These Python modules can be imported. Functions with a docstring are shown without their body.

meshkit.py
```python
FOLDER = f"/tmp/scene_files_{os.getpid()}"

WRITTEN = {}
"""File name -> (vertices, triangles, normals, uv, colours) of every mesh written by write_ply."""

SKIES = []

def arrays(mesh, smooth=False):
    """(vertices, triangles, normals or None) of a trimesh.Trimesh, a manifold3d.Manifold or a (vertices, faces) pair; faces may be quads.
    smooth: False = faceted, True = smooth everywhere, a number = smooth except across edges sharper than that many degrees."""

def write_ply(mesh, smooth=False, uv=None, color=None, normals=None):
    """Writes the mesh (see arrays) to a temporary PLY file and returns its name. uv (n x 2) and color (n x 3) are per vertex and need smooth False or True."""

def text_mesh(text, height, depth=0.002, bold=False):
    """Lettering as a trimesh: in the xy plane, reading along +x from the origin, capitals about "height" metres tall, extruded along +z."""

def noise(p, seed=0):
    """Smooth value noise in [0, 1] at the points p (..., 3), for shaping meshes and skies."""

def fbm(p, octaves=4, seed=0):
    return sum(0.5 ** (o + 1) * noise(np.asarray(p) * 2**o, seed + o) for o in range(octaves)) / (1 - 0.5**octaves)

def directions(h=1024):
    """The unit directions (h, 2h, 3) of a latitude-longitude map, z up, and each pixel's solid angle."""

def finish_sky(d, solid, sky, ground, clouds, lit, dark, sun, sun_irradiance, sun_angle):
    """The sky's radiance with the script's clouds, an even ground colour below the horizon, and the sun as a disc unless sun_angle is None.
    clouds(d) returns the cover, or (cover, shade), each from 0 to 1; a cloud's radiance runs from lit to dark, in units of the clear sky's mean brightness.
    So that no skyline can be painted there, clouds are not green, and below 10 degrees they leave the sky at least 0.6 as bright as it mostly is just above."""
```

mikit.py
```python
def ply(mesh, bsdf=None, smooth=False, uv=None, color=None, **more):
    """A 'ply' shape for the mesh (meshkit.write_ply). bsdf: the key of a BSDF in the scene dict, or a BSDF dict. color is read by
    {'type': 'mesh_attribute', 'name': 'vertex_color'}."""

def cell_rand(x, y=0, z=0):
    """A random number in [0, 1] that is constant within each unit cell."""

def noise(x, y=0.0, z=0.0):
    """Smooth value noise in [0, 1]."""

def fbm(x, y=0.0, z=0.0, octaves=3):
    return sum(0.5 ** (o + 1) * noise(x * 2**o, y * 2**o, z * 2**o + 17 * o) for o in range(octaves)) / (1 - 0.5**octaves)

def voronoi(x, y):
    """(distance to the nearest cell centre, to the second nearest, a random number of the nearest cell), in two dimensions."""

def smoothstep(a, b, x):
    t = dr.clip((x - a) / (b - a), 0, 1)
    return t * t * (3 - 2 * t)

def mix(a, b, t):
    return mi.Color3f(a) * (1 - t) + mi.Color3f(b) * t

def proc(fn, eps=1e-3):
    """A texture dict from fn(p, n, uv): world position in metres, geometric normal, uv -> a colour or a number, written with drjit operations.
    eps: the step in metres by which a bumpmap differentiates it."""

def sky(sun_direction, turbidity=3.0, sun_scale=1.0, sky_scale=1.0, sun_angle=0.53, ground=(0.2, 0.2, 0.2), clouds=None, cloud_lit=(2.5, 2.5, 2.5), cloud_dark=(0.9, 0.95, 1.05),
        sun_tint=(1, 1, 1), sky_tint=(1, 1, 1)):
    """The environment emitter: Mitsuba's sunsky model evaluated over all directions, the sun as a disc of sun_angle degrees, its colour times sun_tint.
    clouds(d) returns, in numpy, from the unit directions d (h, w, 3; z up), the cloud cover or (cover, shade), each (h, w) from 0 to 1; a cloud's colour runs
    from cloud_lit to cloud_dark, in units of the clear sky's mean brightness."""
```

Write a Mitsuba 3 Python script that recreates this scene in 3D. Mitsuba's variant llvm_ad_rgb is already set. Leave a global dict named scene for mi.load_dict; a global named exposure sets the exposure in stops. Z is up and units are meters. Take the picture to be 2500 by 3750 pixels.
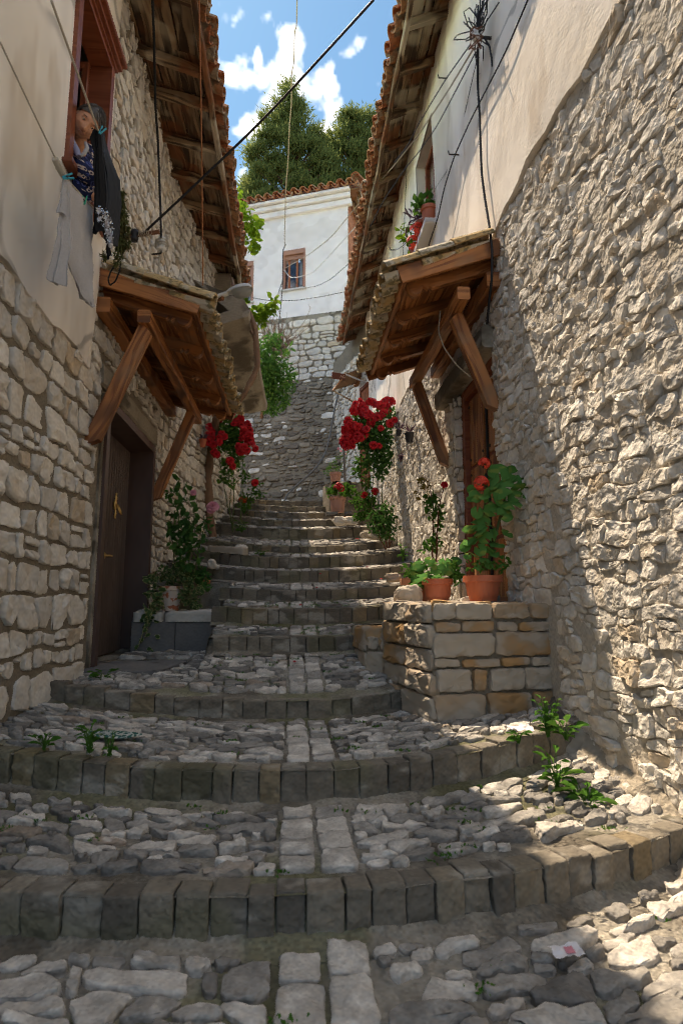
import math, random
import numpy as np, trimesh, mitsuba as mi, drjit as dr, mikit, meshkit
from mikit import proc, noise, fbm, voronoi, cell_rand, smoothstep, mix
from shapely.geometry import Polygon, box as sbox, LineString
from shapely import affinity
from shapely.ops import unary_union
T = mi.ScalarTransform4f
A = np.array

# ------------------------------------------------------------------ camera, sky, exposure
scene, labels = {}, {}
CAM_FWD = A([0.078, 0.986, 0.148])
scene['camera'] = {'type': 'thinlens', 'fov': 58.5, 'fov_axis': 'x', 'near_clip': 0.05, 'far_clip': 2000.0,
                   'aperture_radius': 0.0028, 'focus_distance': 5.2,
                   'to_world': T().look_at(origin=[0, 0, 0], target=CAM_FWD.tolist(), up=[0, 0, 1])}
def unit(v):
    v = np.asarray(v, float); return v / (np.linalg.norm(v) + 1e-12)


SUN = (-0.27, 0.42, 1.0)


def clouds(d):
    az = np.degrees(np.arctan2(d[..., 0], d[..., 1])); el = np.degrees(np.arcsin(np.clip(d[..., 2], -1, 1)))
    w = meshkit.fbm(d * 14 + 3.1, 4, 5) - .5
    n = meshkit.fbm(d * 34 + w[..., None] * 3, 6, 3)
    m = np.zeros_like(az)
    for a, e, ra, re, k in ((-2.6, 42.6, 3.6, 3.0, 1), (-.2, 45.2, 1.9, 1.6, 1), (-4.4, 40.6, 3.0, 1.1, .9), (2.0, 43.0, 2.2, 2.2, .85), (2.9, 40.0, 1.3, 2.2, .8), (-5.6, 37.0, 1.2, 1.0, .65),
                            (2.3, 50.3, 1.3, 1.1, .62), (-5.5, 33.5, 1.6, 1.2, .8)):
        m = np.maximum(m, k * np.exp(-((az - a) / ra) ** 2 - ((el - e) / re) ** 2))
    # extra bright cloud added over the unseen sky to raise the fill light
    far = np.clip((np.degrees(np.arccos(np.clip(d @ unit([0, .75, .66]), -1, 1))) - 15) / 10, 0, 1)
    m = np.maximum(m, far * np.clip(meshkit.fbm(d * 5.0, 4, 11) * 2.6 - .85, 0, 1) * np.clip(d[..., 2] * 5, 0, 1))
    c = np.clip((m * 1.05 + (n - .5) * 2.5 - .42) * 1.35, 0, 1)
    return c, np.clip((.62 - n) * 1.2, 0, .5)


scene['sky'] = mikit.sky(SUN, turbidity=2.6, clouds=clouds, cloud_lit=(4.8, 4.6, 4.6), cloud_dark=(2.2, 2.2, 2.3), sky_tint=(.60, .735, .70), sun_scale=.66, sun_tint=(1.0, .96, .90), ground=(.25, .23, .2))
exposure = 3.08

# ------------------------------------------------------------------ mesh helpers
rng = np.random.default_rng(7)


def nz(p, f, seed=0, o=3):
    return meshkit.fbm(np.asarray(p, float) * f, o, seed) - .5



class M:
    """One mesh: vertices, triangles, uv."""
    def __init__(self): self.v, self.f, self.u, self.n = [], [], [], 0

    def add(self, v, f, uv=None):
        v = np.asarray(v, float).reshape(-1, 3); f = np.asarray(f, int)
        if f.shape[1] == 4: f = np.vstack([f[:, [0, 1, 2]], f[:, [0, 2, 3]]])
        if uv is None: uv = np.zeros((len(v), 2))
        uv = np.broadcast_to(np.asarray(uv, float), (len(v), 2))
        self.v.append(v); self.f.append(f + self.n); self.u.append(uv); self.n += len(v); return self

    def join(self, o):
        for v, f, u in zip(o.v, o.f, o.u): pass
        if o.v: V, F, U = o.get(); self.add(V, F, U)
        return self

    def get(self): return np.vstack(self.v), np.vstack(self.f), np.vstack(self.u)

    def move(self, R=None, t=(0, 0, 0)):
        self.v = [(v if R is None else v @ np.asarray(R).T) + t for v in self.v]; return self

    def beam(self, p0, p1, w, h, up=(0, 0, 1), ch=.006, jit=0., u0=None, tip0=0, tip1=0, nseg=1):
        """chamfered timber from p0 to p1, w wide, h high (along up); uv: along, around in metres. tip: slanted end cuts."""
        p0, p1 = A(p0, float), A(p1, float); d = unit(p1 - p0); s = unit(np.cross(d, up)); t = np.cross(s, d); L = np.linalg.norm(p1 - p0)
        a, b = w / 2, h / 2; c = min(ch, a * .4, b * .4)
        ring = A([(-a + c, -b), (a - c, -b), (a, -b + c), (a, b - c), (a - c, b), (-a + c, b), (-a, b - c), (-a, -b + c)])
        # every side its own strip so that edges stay crisp
        r0 = rng.uniform(0, 9) if u0 is None else u0
        xs = np.linspace(0, 1, nseg + 1)
        P = []
        for x in xs:
            e = ring.copy()
            sh = np.zeros(8)
            if x == 0: sh = tip0 * (ring[:, 1] / h)
            if x == 1: sh = tip1 * (ring[:, 1] / h)
            if jit: e = e + rng.normal(0, jit, 2)
            P.append(p0 + d * (x * L + sh)[:, None] + e[:, :1] * s + e[:, 1:] * t)
        P = A(P)
        per = np.concatenate([[0], np.cumsum(np.linalg.norm(np.diff(np.vstack([ring, ring[:1]]), axis=0), axis=1))])
        for k in range(8):
            for i in range(nseg):
                q = [P[i][k], P[i][(k + 1) % 8], P[i + 1][(k + 1) % 8], P[i + 1][k]]
                self.add(q, [[3, 2, 1, 0]], [(r0 + xs[i] * L, r0 + per[k]), (r0 + xs[i] * L, r0 + per[k + 1]), (r0 + xs[i + 1] * L, r0 + per[k + 1]), (r0 + xs[i + 1] * L, r0 + per[k])])
        for ring3, sgn in ((P[0], 1), (P[-1], -1)):
            f = [[0, i, i + 1] if sgn > 0 else [0, i + 1, i] for i in range(1, 7)]
            self.add(ring3, A(f), np.c_[r0 + ring[:, 0] * .15, r0 + ring[:, 1]])
        return self

    def box(self, x0, x1, y0, y1, z0, z1, ch=.006):
        return self.beam((x0, (y0 + y1) / 2, (z0 + z1) / 2), (x1, (y0 + y1) / 2, (z0 + z1) / 2), y1 - y0, z1 - z0, ch=ch)

    def tube(self, pts, r, sides=8, cap=True, uvr=None):
        p = A(pts, float); n = len(p); r = np.broadcast_to(r, (n,)).astype(float)
        t = np.gradient(p, axis=0); t /= np.linalg.norm(t, axis=1, keepdims=True) + 1e-12
        a = np.cross(t[0], (0, 0, 1.) if abs(t[0][2]) < .9 else (1., 0, 0)); a = unit(a); ax = []
        for i in range(n):
            a = unit(a - t[i] * (a @ t[i])); ax.append(a)
        ax = A(ax); b = np.cross(t, ax); g = np.arange(sides) * 2 * np.pi / sides
        v = p[:, None] + r[:, None, None] * (np.cos(g)[None, :, None] * ax[:, None] + np.sin(g)[None, :, None] * b[:, None])
        i, j = np.meshgrid(np.arange(n - 1), np.arange(sides), indexing='ij'); j2 = (j + 1) % sides
        f = np.stack([i * sides + j, i * sides + j2, (i + 1) * sides + j2, (i + 1) * sides + j], -1).reshape(-1, 4)
        L = np.concatenate([[0], np.cumsum(np.linalg.norm(np.diff(p, axis=0), axis=1))])
        uv = np.stack(np.broadcast_arrays(L[:, None], np.abs(g - np.pi)[None] * r.mean()), -1).reshape(-1, 2)
        if uvr is not None: uv = np.broadcast_to(uvr, uv.shape)
        self.add(v.reshape(-1, 3), f, uv)
        if cap:
            for e, o in ((0, -1), (n - 1, 1)):
                c = np.vstack([v[e], p[e]]); k = np.arange(sides)
                q = np.stack([k, (k + 1) % sides, np.full(sides, sides)], -1)
                self.add(c, q if o > 0 else q[:, ::-1], uv[0])
        return self

    def lathe(self, prof, c=(0, 0, 0), sides=28, uv=None):
        """prof: (r, z) list; double rows make creases."""
        pr = A(prof, float); g = np.arange(sides + 1) * 2 * np.pi / sides; n = len(pr)
        v = np.stack([pr[:, :1] * np.cos(g), pr[:, :1] * np.sin(g), np.broadcast_to(pr[:, 1:], (n, sides + 1))], -1) + A(c)
        i, j = np.meshgrid(np.arange(n - 1), np.arange(sides), indexing='ij'); s = sides + 1
        f = np.stack([i * s + j, i * s + j + 1, (i + 1) * s + j + 1, (i + 1) * s + j], -1).reshape(-1, 4)
        self.add(v.reshape(-1, 3), f, uv if uv is not None else np.stack(np.broadcast_arrays(g[None] / 6.283, pr[:, 1:]), -1).reshape(-1, 2)); return self

    def grid(self, P, uv=None, flip=False):
        P = np.asarray(P, float); a, b = P.shape[:2]
        i, j = np.meshgrid(np.arange(a - 1), np.arange(b - 1), indexing='ij')
        f = np.stack([i * b + j, (i + 1) * b + j, (i + 1) * b + j + 1, i * b + j + 1], -1).reshape(-1, 4)
        if flip: f = f[:, ::-1]
        if uv is None:
            uu, vv = np.meshgrid(np.linspace(0, 1, a), np.linspace(0, 1, b), indexing='ij'); uv = np.stack([uu, vv], -1)
        self.add(P.reshape(-1, 3), f, np.asarray(uv).reshape(-1, 2)); return self

    def ball(self, c, r, sub=2, uv=(0, 0)):
        s = trimesh.creation.icosphere(subdivisions=sub); self.add(s.vertices * np.broadcast_to(r, 3) + c, s.faces, uv); return self


_count = {}


def name_for(key):
    n = _count.get(key, 0); _count[key] = n + 1
    return key if n == 0 else '%s_%03d' % (key, n)


def put(key, m, bsdf, smooth=False, **tags):
    """One entry of the scene under the next free number of key."""
    k = name_for(key)
    v, f, u = m.get() if isinstance(m, M) else (m[0], m[1], np.zeros((len(m[0]), 2)) if len(m) < 3 else m[2])
    scene[k] = mikit.ply(trimesh.Trimesh(v, f, process=False), bsdf, smooth=smooth, uv=u)
    if tags: labels[k] = tags
    return k


def thing(key, label, category, group=None):
    k = name_for(key); labels[k] = {'label': label, 'category': category}
    if group: labels[k]['group'] = group
    return k


def again(key, i, **over):
    """copy of entry key with another transform"""
    k = name_for(key); scene[k] = {**scene[key], **over}; return k


# ------------------------------------------------------------------ masonry: polygons in (u, v) raised into stones
def courses(u0, u1, v0, v1, hr, ar, seed, wav=.22, slant=.28, split=.16, fill=None):
    """wavy courses of irregular stones filling the rectangle"""
    r = np.random.default_rng(seed); out = []
    lv = [v0]
    while lv[-1] < v1: lv.append(lv[-1] + r.uniform(*hr))
    hm = (hr[0] + hr[1]) / 2

    ph = r.uniform(0, 6.283, (len(lv), 3)); fr = r.uniform(.7, 1.4, (len(lv), 3)) * A([1.1, 2.3, 4.1]) / hm * .8

    def bound(k, u): return lv[k] + wav * hm * .55 * (np.sin(fr[k, 0] * u + ph[k, 0]) + .6 * np.sin(fr[k, 1] * u + ph[k, 1]) + .35 * np.sin(fr[k, 2] * u + ph[k, 2]))
    for k in range(len(lv) - 1):
        h = lv[k + 1] - lv[k]; u = u0 - r.uniform(0, h); cb = ct = u
        while u < u1:
            w = h * r.uniform(*ar); u += w; nb, nt = u + slant * h * r.uniform(-1, 1), u + slant * h * r.uniform(-1, 1)
            bs, ts = np.linspace(cb, nb, 5), np.linspace(ct, nt, 5)
            B, Tp = np.c_[bs, bound(k, bs)], np.c_[ts, bound(k + 1, ts)]
            if r.random() < split:
                s = r.uniform(.35, .65); mid = B * (1 - s) + Tp * s
                out += [np.vstack([B, mid[::-1]]), np.vstack([mid, Tp[::-1]])]
            else: out.append(np.vstack([B, Tp[::-1]]))
            cb, ct = nb, nt
    return out


def trimmed(polys, joint, rnd, region=None, amin=.0008, seed=0, chop=.0):
    r = np.random.default_rng(seed + 99); res = []
    for p in polys:
        g = Polygon(p)
        if not g.is_valid: g = g.buffer(0)
        if region is not None:
            if not region.intersects(g): continue
            g = g.intersection(region)
        j = joint * r.uniform(.6, 1.4)
        g = g.buffer(-j - rnd, join_style=2).buffer(rnd, quad_segs=3)
        if g.is_empty: continue
        for q in getattr(g, 'geoms', [g]):
            if q.area < amin: continue
            if chop and r.random() < .8:   # knock corners off
                b = q.bounds
                for _ in range(r.integers(1, 4)):
                    a = r.uniform(0, 6.283); c = q.centroid; R = .5 * max(b[2] - b[0], b[3] - b[1]) * r.uniform(.72, 1.0)
                    asp = A([b[2] - b[0], b[3] - b[1]]); asp = asp / asp.max()
                    n = A([math.cos(a), math.sin(a)]); o = A([c.x, c.y]) + n * R * np.hypot(*(n * asp)); tt = A([-n[1], n[0]])
                    half = Polygon([o + tt * 3, o - tt * 3, o - tt * 3 - n * 6, o + tt * 3 - n * 6])
                    q2 = q.intersection(half)
                    if q2.geom_type == 'Polygon' and q2.area > .72 * q.area: q = q2
            if q.geom_type == 'Polygon' and q.area > amin: res.append(q)
    return res


RINGS = ((1.0, -1.2), (1.0, .45), (.965, .84), (.86, 1.0), (.5, 1.04))


def stones(polys, to_xyz, height, rough=.4, N=14, rings=RINGS, tilt=.12, seed=0, freq=14., tone=None, bump=0.):
    """list of (vertices, faces, uv, area, centre) - one closed-front stone per polygon. to_xyz(uvw (n,3)) -> xyz"""
    r = np.random.default_rng(seed + 5); V, meta, F = [], [], None
    R = len(rings)
    f = []
    for i in range(R - 1):
        for j in range(N):
            j2 = (j + 1) % N; f += [[i * N + j, i * N + j2, (i + 1) * N + j2], [i * N + j, (i + 1) * N + j2, (i + 1) * N + j]]
    f += [[(R - 1) * N + j, (R - 1) * N + (j + 1) % N, R * N] for j in range(N)]
    F = A(f)
    for q in polys:
        co = np.asarray(q.exterior.coords)[:, :2]
        if ((co[1:, 0] - co[:-1, 0]) * (co[1:, 1] + co[:-1, 1])).sum() > 0: co = co[::-1]
        cl = np.r_[0, np.cumsum(np.hypot(*np.diff(co, axis=0).T))]; at = (r.random() + np.arange(N) / N) % 1.0 * cl[-1]
        at = np.sort(at); P = np.c_[np.interp(at, cl, co[:, 0]), np.interp(at, cl, co[:, 1])]
        c = A([q.centroid.x, q.centroid.y]); h = r.uniform(*height); size = math.sqrt(q.area)
        h = min(h, size * .55) if size < .12 else h
        tx, ty = r.uniform(-tilt, tilt, 2)
        rows = []
        for s, w in rings:
            e = c + (P - c) * s
            if 0.4 < s < .99: e = e + r.normal(0, .02 * size, e.shape)
            ww = w * h + ((e - c) @ A([tx, ty]) if w > .5 else 0)
            rows.append(np.c_[e, np.broadcast_to(ww, (N,))])
        rows.append(np.r_[c + r.normal(0, .06 * size, 2), 1.06 * h][None])
        V.append(np.vstack(rows)); meta.append((q.area, c, (r.random() if tone is None else tone(r), r.random()), h))
    if not V: return []
    K = len(V[0]); W = np.concatenate(V)
    hh = np.repeat([m[3] for m in meta], K)
    lev = np.tile(np.r_[np.repeat([w for _, w in rings], N), 1.06], len(V)); lev = np.clip(lev, 0, 1)
    cell = np.repeat(np.arange(len(V)), K)[:, None] * A([3.7, 1.3, 2.1])
    n1 = nz(np.c_[W[:, :2], 0 * hh] + cell / freq, freq, seed, 3)
    W[:, 2] += lev * rough * hh * n1 * 2
    W[:, :2] += (nz(np.c_[W[:, :2], W[:, 2]] + cell, freq * 1.7, seed + 3, 2) * .012)[:, None] * (lev < .999)[:, None] * A([1, -1])
    X = to_xyz(W).reshape(len(V), K, 3)
    return [(X[i], F, np.broadcast_to(A(m[2]), (K, 2)), m[0], X[i, -1]) for i, m in enumerate(meta)]


def put_pieces(holder, piece, items, bsdf, most=300, smooth=True, flipped=False, rest=None):
    """the pieces that show largest as parts of holder, the rest as one stuff part"""
    vis = []
    for it in items:
        c = it[4]; d = np.linalg.norm(c); vis.append(it[3] / (d * d + .01) * (1 if c @ CAM_FWD > .70 * d else .02))
    order = np.argsort(vis)[::-1]
    for i in order[:most]:
        v, f, u = items[i][:3]; put(holder + '__' + piece, (v, f[:, ::-1] if flipped else f, u), bsdf, smooth)
    if len(order) > most:
        m = M()
        for i in order[most:]: m.add(items[i][0], items[i][1][:, ::-1] if flipped else items[i][1], items[i][2])
        k = put(holder + '__' + (rest or 'small_' + piece), m, bsdf, smooth); labels[k] = {'kind': 'stuff'}
# ------------------------------------------------------------------ materials
def C(*c): return mi.Color3f(*c)


def mat(key, color, rough=.9, bump=None, scale=.002, spec=.25, eps=1e-3, **more):
    d = {'type': 'principled', 'base_color': proc(color) if callable(color) else {'type': 'rgb', 'value': list(color)}, 'roughness': rough, 'specular': spec, **more}
    if bump is not None: d = {'type': 'bumpmap', 'tex': proc(bump, eps), 'scale': scale, 'bsdf': d}
    scene[key] = {'type': 'twosided', 'bsdf': d}


def rocky(p, n, uv): return fbm(p.x * 38, p.y * 38, p.z * 38, 3)


def wall_stone(p, n, uv):
    t, s = uv.x, uv.y
    c = mix((.65, .612, .548), (.55, .52, .47), smoothstep(.35, .75, t))
    c = mix(c, (.50, .38, .24), smoothstep(.92, .98, t) * .6)
    c = mix(c, (.72, .685, .62), smoothstep(.34, .05, t))
    a = fbm(p.x * 7 + s * 50, p.y * 7, p.z * 7, 3); b = noise(p.x * 60, p.y * 60, p.z * 60)
    c = mix(c, (.42, .33, .22), smoothstep(.52, .75, a) * .4)
    return c * (.78 + .42 * a) * (.86 + .22 * b)


def mortar(p, n, uv):
    a = fbm(p.x * 5, p.y * 5, p.z * 5, 3); b = noise(p.x * 90, p.y * 90, p.z * 90)
    return mix((.175, .15, .115), (.27, .238, .19), a) * (.75 + .4 * b)


def dark_wall_stone(p, n, uv):
    t = uv.x; a = fbm(p.x * 6, p.y * 6, p.z * 6, 3)
    c = mix((.150, .130, .108), (.25, .215, .17), smoothstep(.2, .7, t)); c = mix(c, (.58, .55, .50), smoothstep(.86, .90, t))
    return c * (.65 + .7 * a)


def cobble(p, n, uv):
    t, s = uv.x, uv.y
    c = mix((.17, .161, .149), (.29, .274, .25), smoothstep(0, .45, t)); c = mix(c, (.48, .45, .405), smoothstep(.50, .66, t)); c = mix(c, (.24, .175, .12), smoothstep(.95, .97, t) * .7)
    a = fbm(p.x * 16 + s * 30, p.y * 16, p.z * 16, 3); b = noise(p.x * 130, p.y * 130, p.z * 130)
    c = mix(c, (.55, .525, .48), smoothstep(.56, .70, a) * .6 * smoothstep(.2, .6, t))
    return c * (.52 + .9 * a) * (.78 + .42 * b)


def sett(p, n, uv):
    t = uv.x; a = fbm(p.x * 8, p.y * 8, p.z * 8, 4); b = noise(p.x * 95, p.y * 95, p.z * 95)
    c = mix((.115, .103, .086), (.21, .186, .148), t); c = mix(c, (.20, .155, .09), smoothstep(.88, .95, t) * .7)
    c = mix(c, (.36, .34, .30), smoothstep(.56, .68, fbm(p.x * 5 + 9, p.y * 5, p.z * 9, 4)) * .55)
    c = mix(c, (.12, .12, .05), smoothstep(.58, .7, noise(p.x * 4, p.y * 4 + 3, p.z * 3)) * .35)
    return c * (.7 + .6 * a) * (.8 + .35 * b)


def bedding(p, n, uv):
    a = fbm(p.x * 4, p.y * 4, p.z * 4, 4); b = noise(p.x * 110, p.y * 110, p.z * 110); g = fbm(p.x * 2.6 + 7, p.y * 2.6, p.z, 4)
    c = mix((.13, .115, .093), (.31, .285, .24), smoothstep(.33, .62, a)); c = mix(c, (.12, .125, .045), smoothstep(.54, .68, g) * .55)
    return c * (.65 + .6 * b)


def plaster(p, n, uv):
    a = fbm(p.x * 1.3, p.y * 1.3, p.z * .7, 4); b = fbm(p.x * 5, p.y * 5, p.z * 1.6, 3); s = noise(p.x * 9, p.y * 9, p.z * .5)
    c = mix((.70, .64, .55), (.78, .735, .67), smoothstep(.3, .65, a)); c = mix(c, (.46, .37, .27), smoothstep(.52, .78, b) * .5); c = mix(c, (.44, .40, .35), smoothstep(.56, .70, fbm(p.x * 2 + 5, p.y * 2, p.z * .35, 4)) * .4)
    c = c * (1 - .4 * smoothstep(.022, .006, dr.abs(fbm(p.x * .9 + 3, p.y * .9, p.z * .9, 4) - .47)) * smoothstep(.5, .6, noise(p.x * .7, p.y * .7 + 4, p.z * .7)))
    return c * (.93 + .12 * s)


def plaster_bump(p, n, uv): return fbm(p.x * 9, p.y * 9, p.z * 6, 3) + .25 * noise(p.x * 70, p.y * 70, p.z * 70)


def white_wall(p, n, uv):
    a = fbm(p.x * 1.5 + 3, p.y * 1.5, p.z * 1.5, 4); b = fbm(p.x * .8 + 3, p.y * .8, p.z * 1.2, 4)
    c = mix((.78, .75, .755), (.64, .60, .59), smoothstep(.53, .58, a) * .5); c = mix(c, (.70, .655, .64), smoothstep(.5, .7, b) * .5)
    return c * (.93 + .12 * noise(p.x * 6, p.y * 6, p.z * 6))


def grain(uv, f=1.0):
    w = fbm(uv.x * 1.6, uv.y * 9, 0.0, 3)
    return fbm(uv.x * 2.2 * f, uv.y * 42 * f + w * 7, 1.0, 3)


def timber(p, n, uv):
    g = grain(uv); k = fbm(uv.x * 3, uv.y * 3, 4.0, 2)
    c = mix((.165, .058, .018), (.40, .165, .052), smoothstep(.25, .75, g)); c = mix(c, (.08, .032, .015), smoothstep(.56, .75, k) * .7); c = mix(c, (.27, .17, .10), smoothstep(.55, .72, fbm(p.x * 4, p.y * 4, p.z * 4, 3)) * .5)
    return c


def old_timber(p, n, uv):
    g = grain(uv, .8); k = fbm(p.x * 3.3, p.y * 3.3, p.z * 3.3, 3)
    c = mix((.07, .042, .026), (.27, .185, .11), smoothstep(.3, .72, g)); c = mix(c, (.46, .39, .29), smoothstep(.54, .66, k) * .8); c = mix(c, (.20, .070, .025), smoothstep(.48, .34, k) * .8)
    return c * (.6 + .6 * g)


def red_wood(p, n, uv):
    g = grain(uv); return mix((.13, .035, .017), (.27, .085, .038), g)


def dark_metal(p, n, uv): return mix((.060, .034, .028), (.105, .066, .053), fbm(p.x * 9, p.y * 9, p.z * 3, 3))


def roof_tile(p, n, uv):
    t, s = uv.x, uv.y; a = fbm(p.x * 8 + s * 40, p.y * 8, p.z * 8, 3); b = fbm(p.x * 24, p.y * 24 + s * 9, p.z * 24, 3)
    c = mix((.36, .125, .055), (.42, .235, .125), t); c = mix(c, (.36, .31, .23), smoothstep(.50, .66, a) * .85); c = mix(c, (.09, .075, .06), smoothstep(.55, .7, b) * .7)
    return c * (.75 + .4 * b)


def mossy_tile(p, n, uv):
    t, s = uv.x, uv.y; a = fbm(p.x * 9 + s * 40, p.y * 9, p.z * 9, 3); b = fbm(p.x * 30, p.y * 30 + s * 9, p.z * 30, 3)
    c = mix((.44, .29, .12), (.50, .39, .22), t); c = mix(c, (.48, .44, .36), smoothstep(.45, .62, a) * .9); c = mix(c, (.11, .10, .055), smoothstep(.5, .66, b) * .8)
    return c * (.75 + .4 * b)


def concrete(p, n, uv):
    a = fbm(p.x * 2.2, p.y * 2.2, p.z * 2.2, 4); b = noise(p.x * 60, p.y * 60, p.z * 60); d = fbm(p.x * 5 + 4, p.y * 1.5, p.z * 5, 4)
    c = mix((.34, .30, .24), (.25, .22, .175), a); c = mix(c, (.075, .062, .046), smoothstep(.46, .62, a) * .8); c = mix(c, (.45, .42, .36), smoothstep(.56, .7, d) * .6)
    return c * (.85 + .25 * b)


def slate(p, n, uv):
    a = fbm(p.x * 4, p.y * 4, p.z * 4, 4); return mix((.115, .115, .118), (.20, .19, .18), a) * (.85 + .25 * noise(p.x * 70, p.y * 70, p.z * 70))


def platform_stone(p, n, uv):
    t, s = uv.x, uv.y; a = fbm(p.x * 6 + s * 30, p.y * 6, p.z * 6, 4)
    c = mix((.42, .37, .30), (.36, .27, .18), smoothstep(.2, .8, t)); c = mix(c, (.40, .245, .115), smoothstep(.44, .62, a) * smoothstep(.3, .8, t))
    c = mix(c, (.50, .46, .40), smoothstep(.5, .38, a) * .5)
    return c * (.8 + .35 * a)


def terracotta(p, n, uv):
    a = fbm(p.x * 14, p.y * 14, p.z * 5, 3); return mix((.36, .085, .035), (.46, .16, .085), a)


def pale_pot(p, n, uv):
    a = fbm(p.x * 12, p.y * 12, p.z * 12, 3); return mix((.52, .44, .37), (.36, .12, .06), smoothstep(.57, .61, fbm(p.x * 26, p.y * 26, p.z * 26, 3)))


def pink_pot(p, n, uv): return mix((.42, .21, .155), (.50, .30, .24), fbm(p.x * 12, p.y * 12, p.z * 4, 3))


def leafy(a, b, c0):
    def fn(p, n, uv):
        t = noise(p.x * 9 + 5, p.y * 9, p.z * 9); r = smoothstep(.6, .8, noise(p.x * 27, p.y * 27, p.z * 27))
        c = mix(a, b, t); return mix(c, c0, r * .6) * (.8 + .3 * dr.abs(uv.y - .5))
    return fn


def leaf_mat(key, a, b, c0, trans=.55, rough=.42):
    scene[key] = {'type': 'principledthin', 'base_color': proc(leafy(a, b, c0)), 'roughness': rough, 'diff_trans': trans * 1.0, 'spec_trans': 0., 'eta': 1.4}


def variegated(p, n, uv):
    e = dr.maximum(dr.abs(uv.x - .5) * 2, dr.abs(uv.y - .5) * 2); return mix((.07, .125, .045), (.46, .45, .20), smoothstep(.62, .82, e + .25 * (noise(p.x * 60, p.y * 60, p.z * 60) - .5)))


def blossom(a, b):
    def fn(p, n, uv): return mix(a, b, fbm(p.x * 40, p.y * 40, p.z * 40, 2))
    return fn


def bark(p, n, uv): return mix((.13, .072, .045), (.29, .19, .125), fbm(uv.x * 9, uv.y * 60, p.z * 4, 3))


def blouse(p, n, uv):
    d1, d2, w = voronoi(uv.x * 34 + fbm(uv.x * 30, uv.y * 30, 0., 2) * 1.4, uv.y * 34); e = smoothstep(.34, .24, dr.abs(d1 - .30) * 2.6)
    return mix((.012, .018, .062), mix((.50, .40, .34), (.07, .09, .26), smoothstep(.55, .6, w)), e * smoothstep(.3, .45, noise(uv.x * 60, uv.y * 60)))


def skin(p, n, uv): return mix((.44, .21, .12), (.54, .29, .18), fbm(p.x * 55, p.y * 55, p.z * 55, 2))


def grey_cloth(p, n, uv): return mix((.31, .30, .30), (.38, .37, .37), noise(p.x * 220, p.y * 220, p.z * 220))


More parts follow.
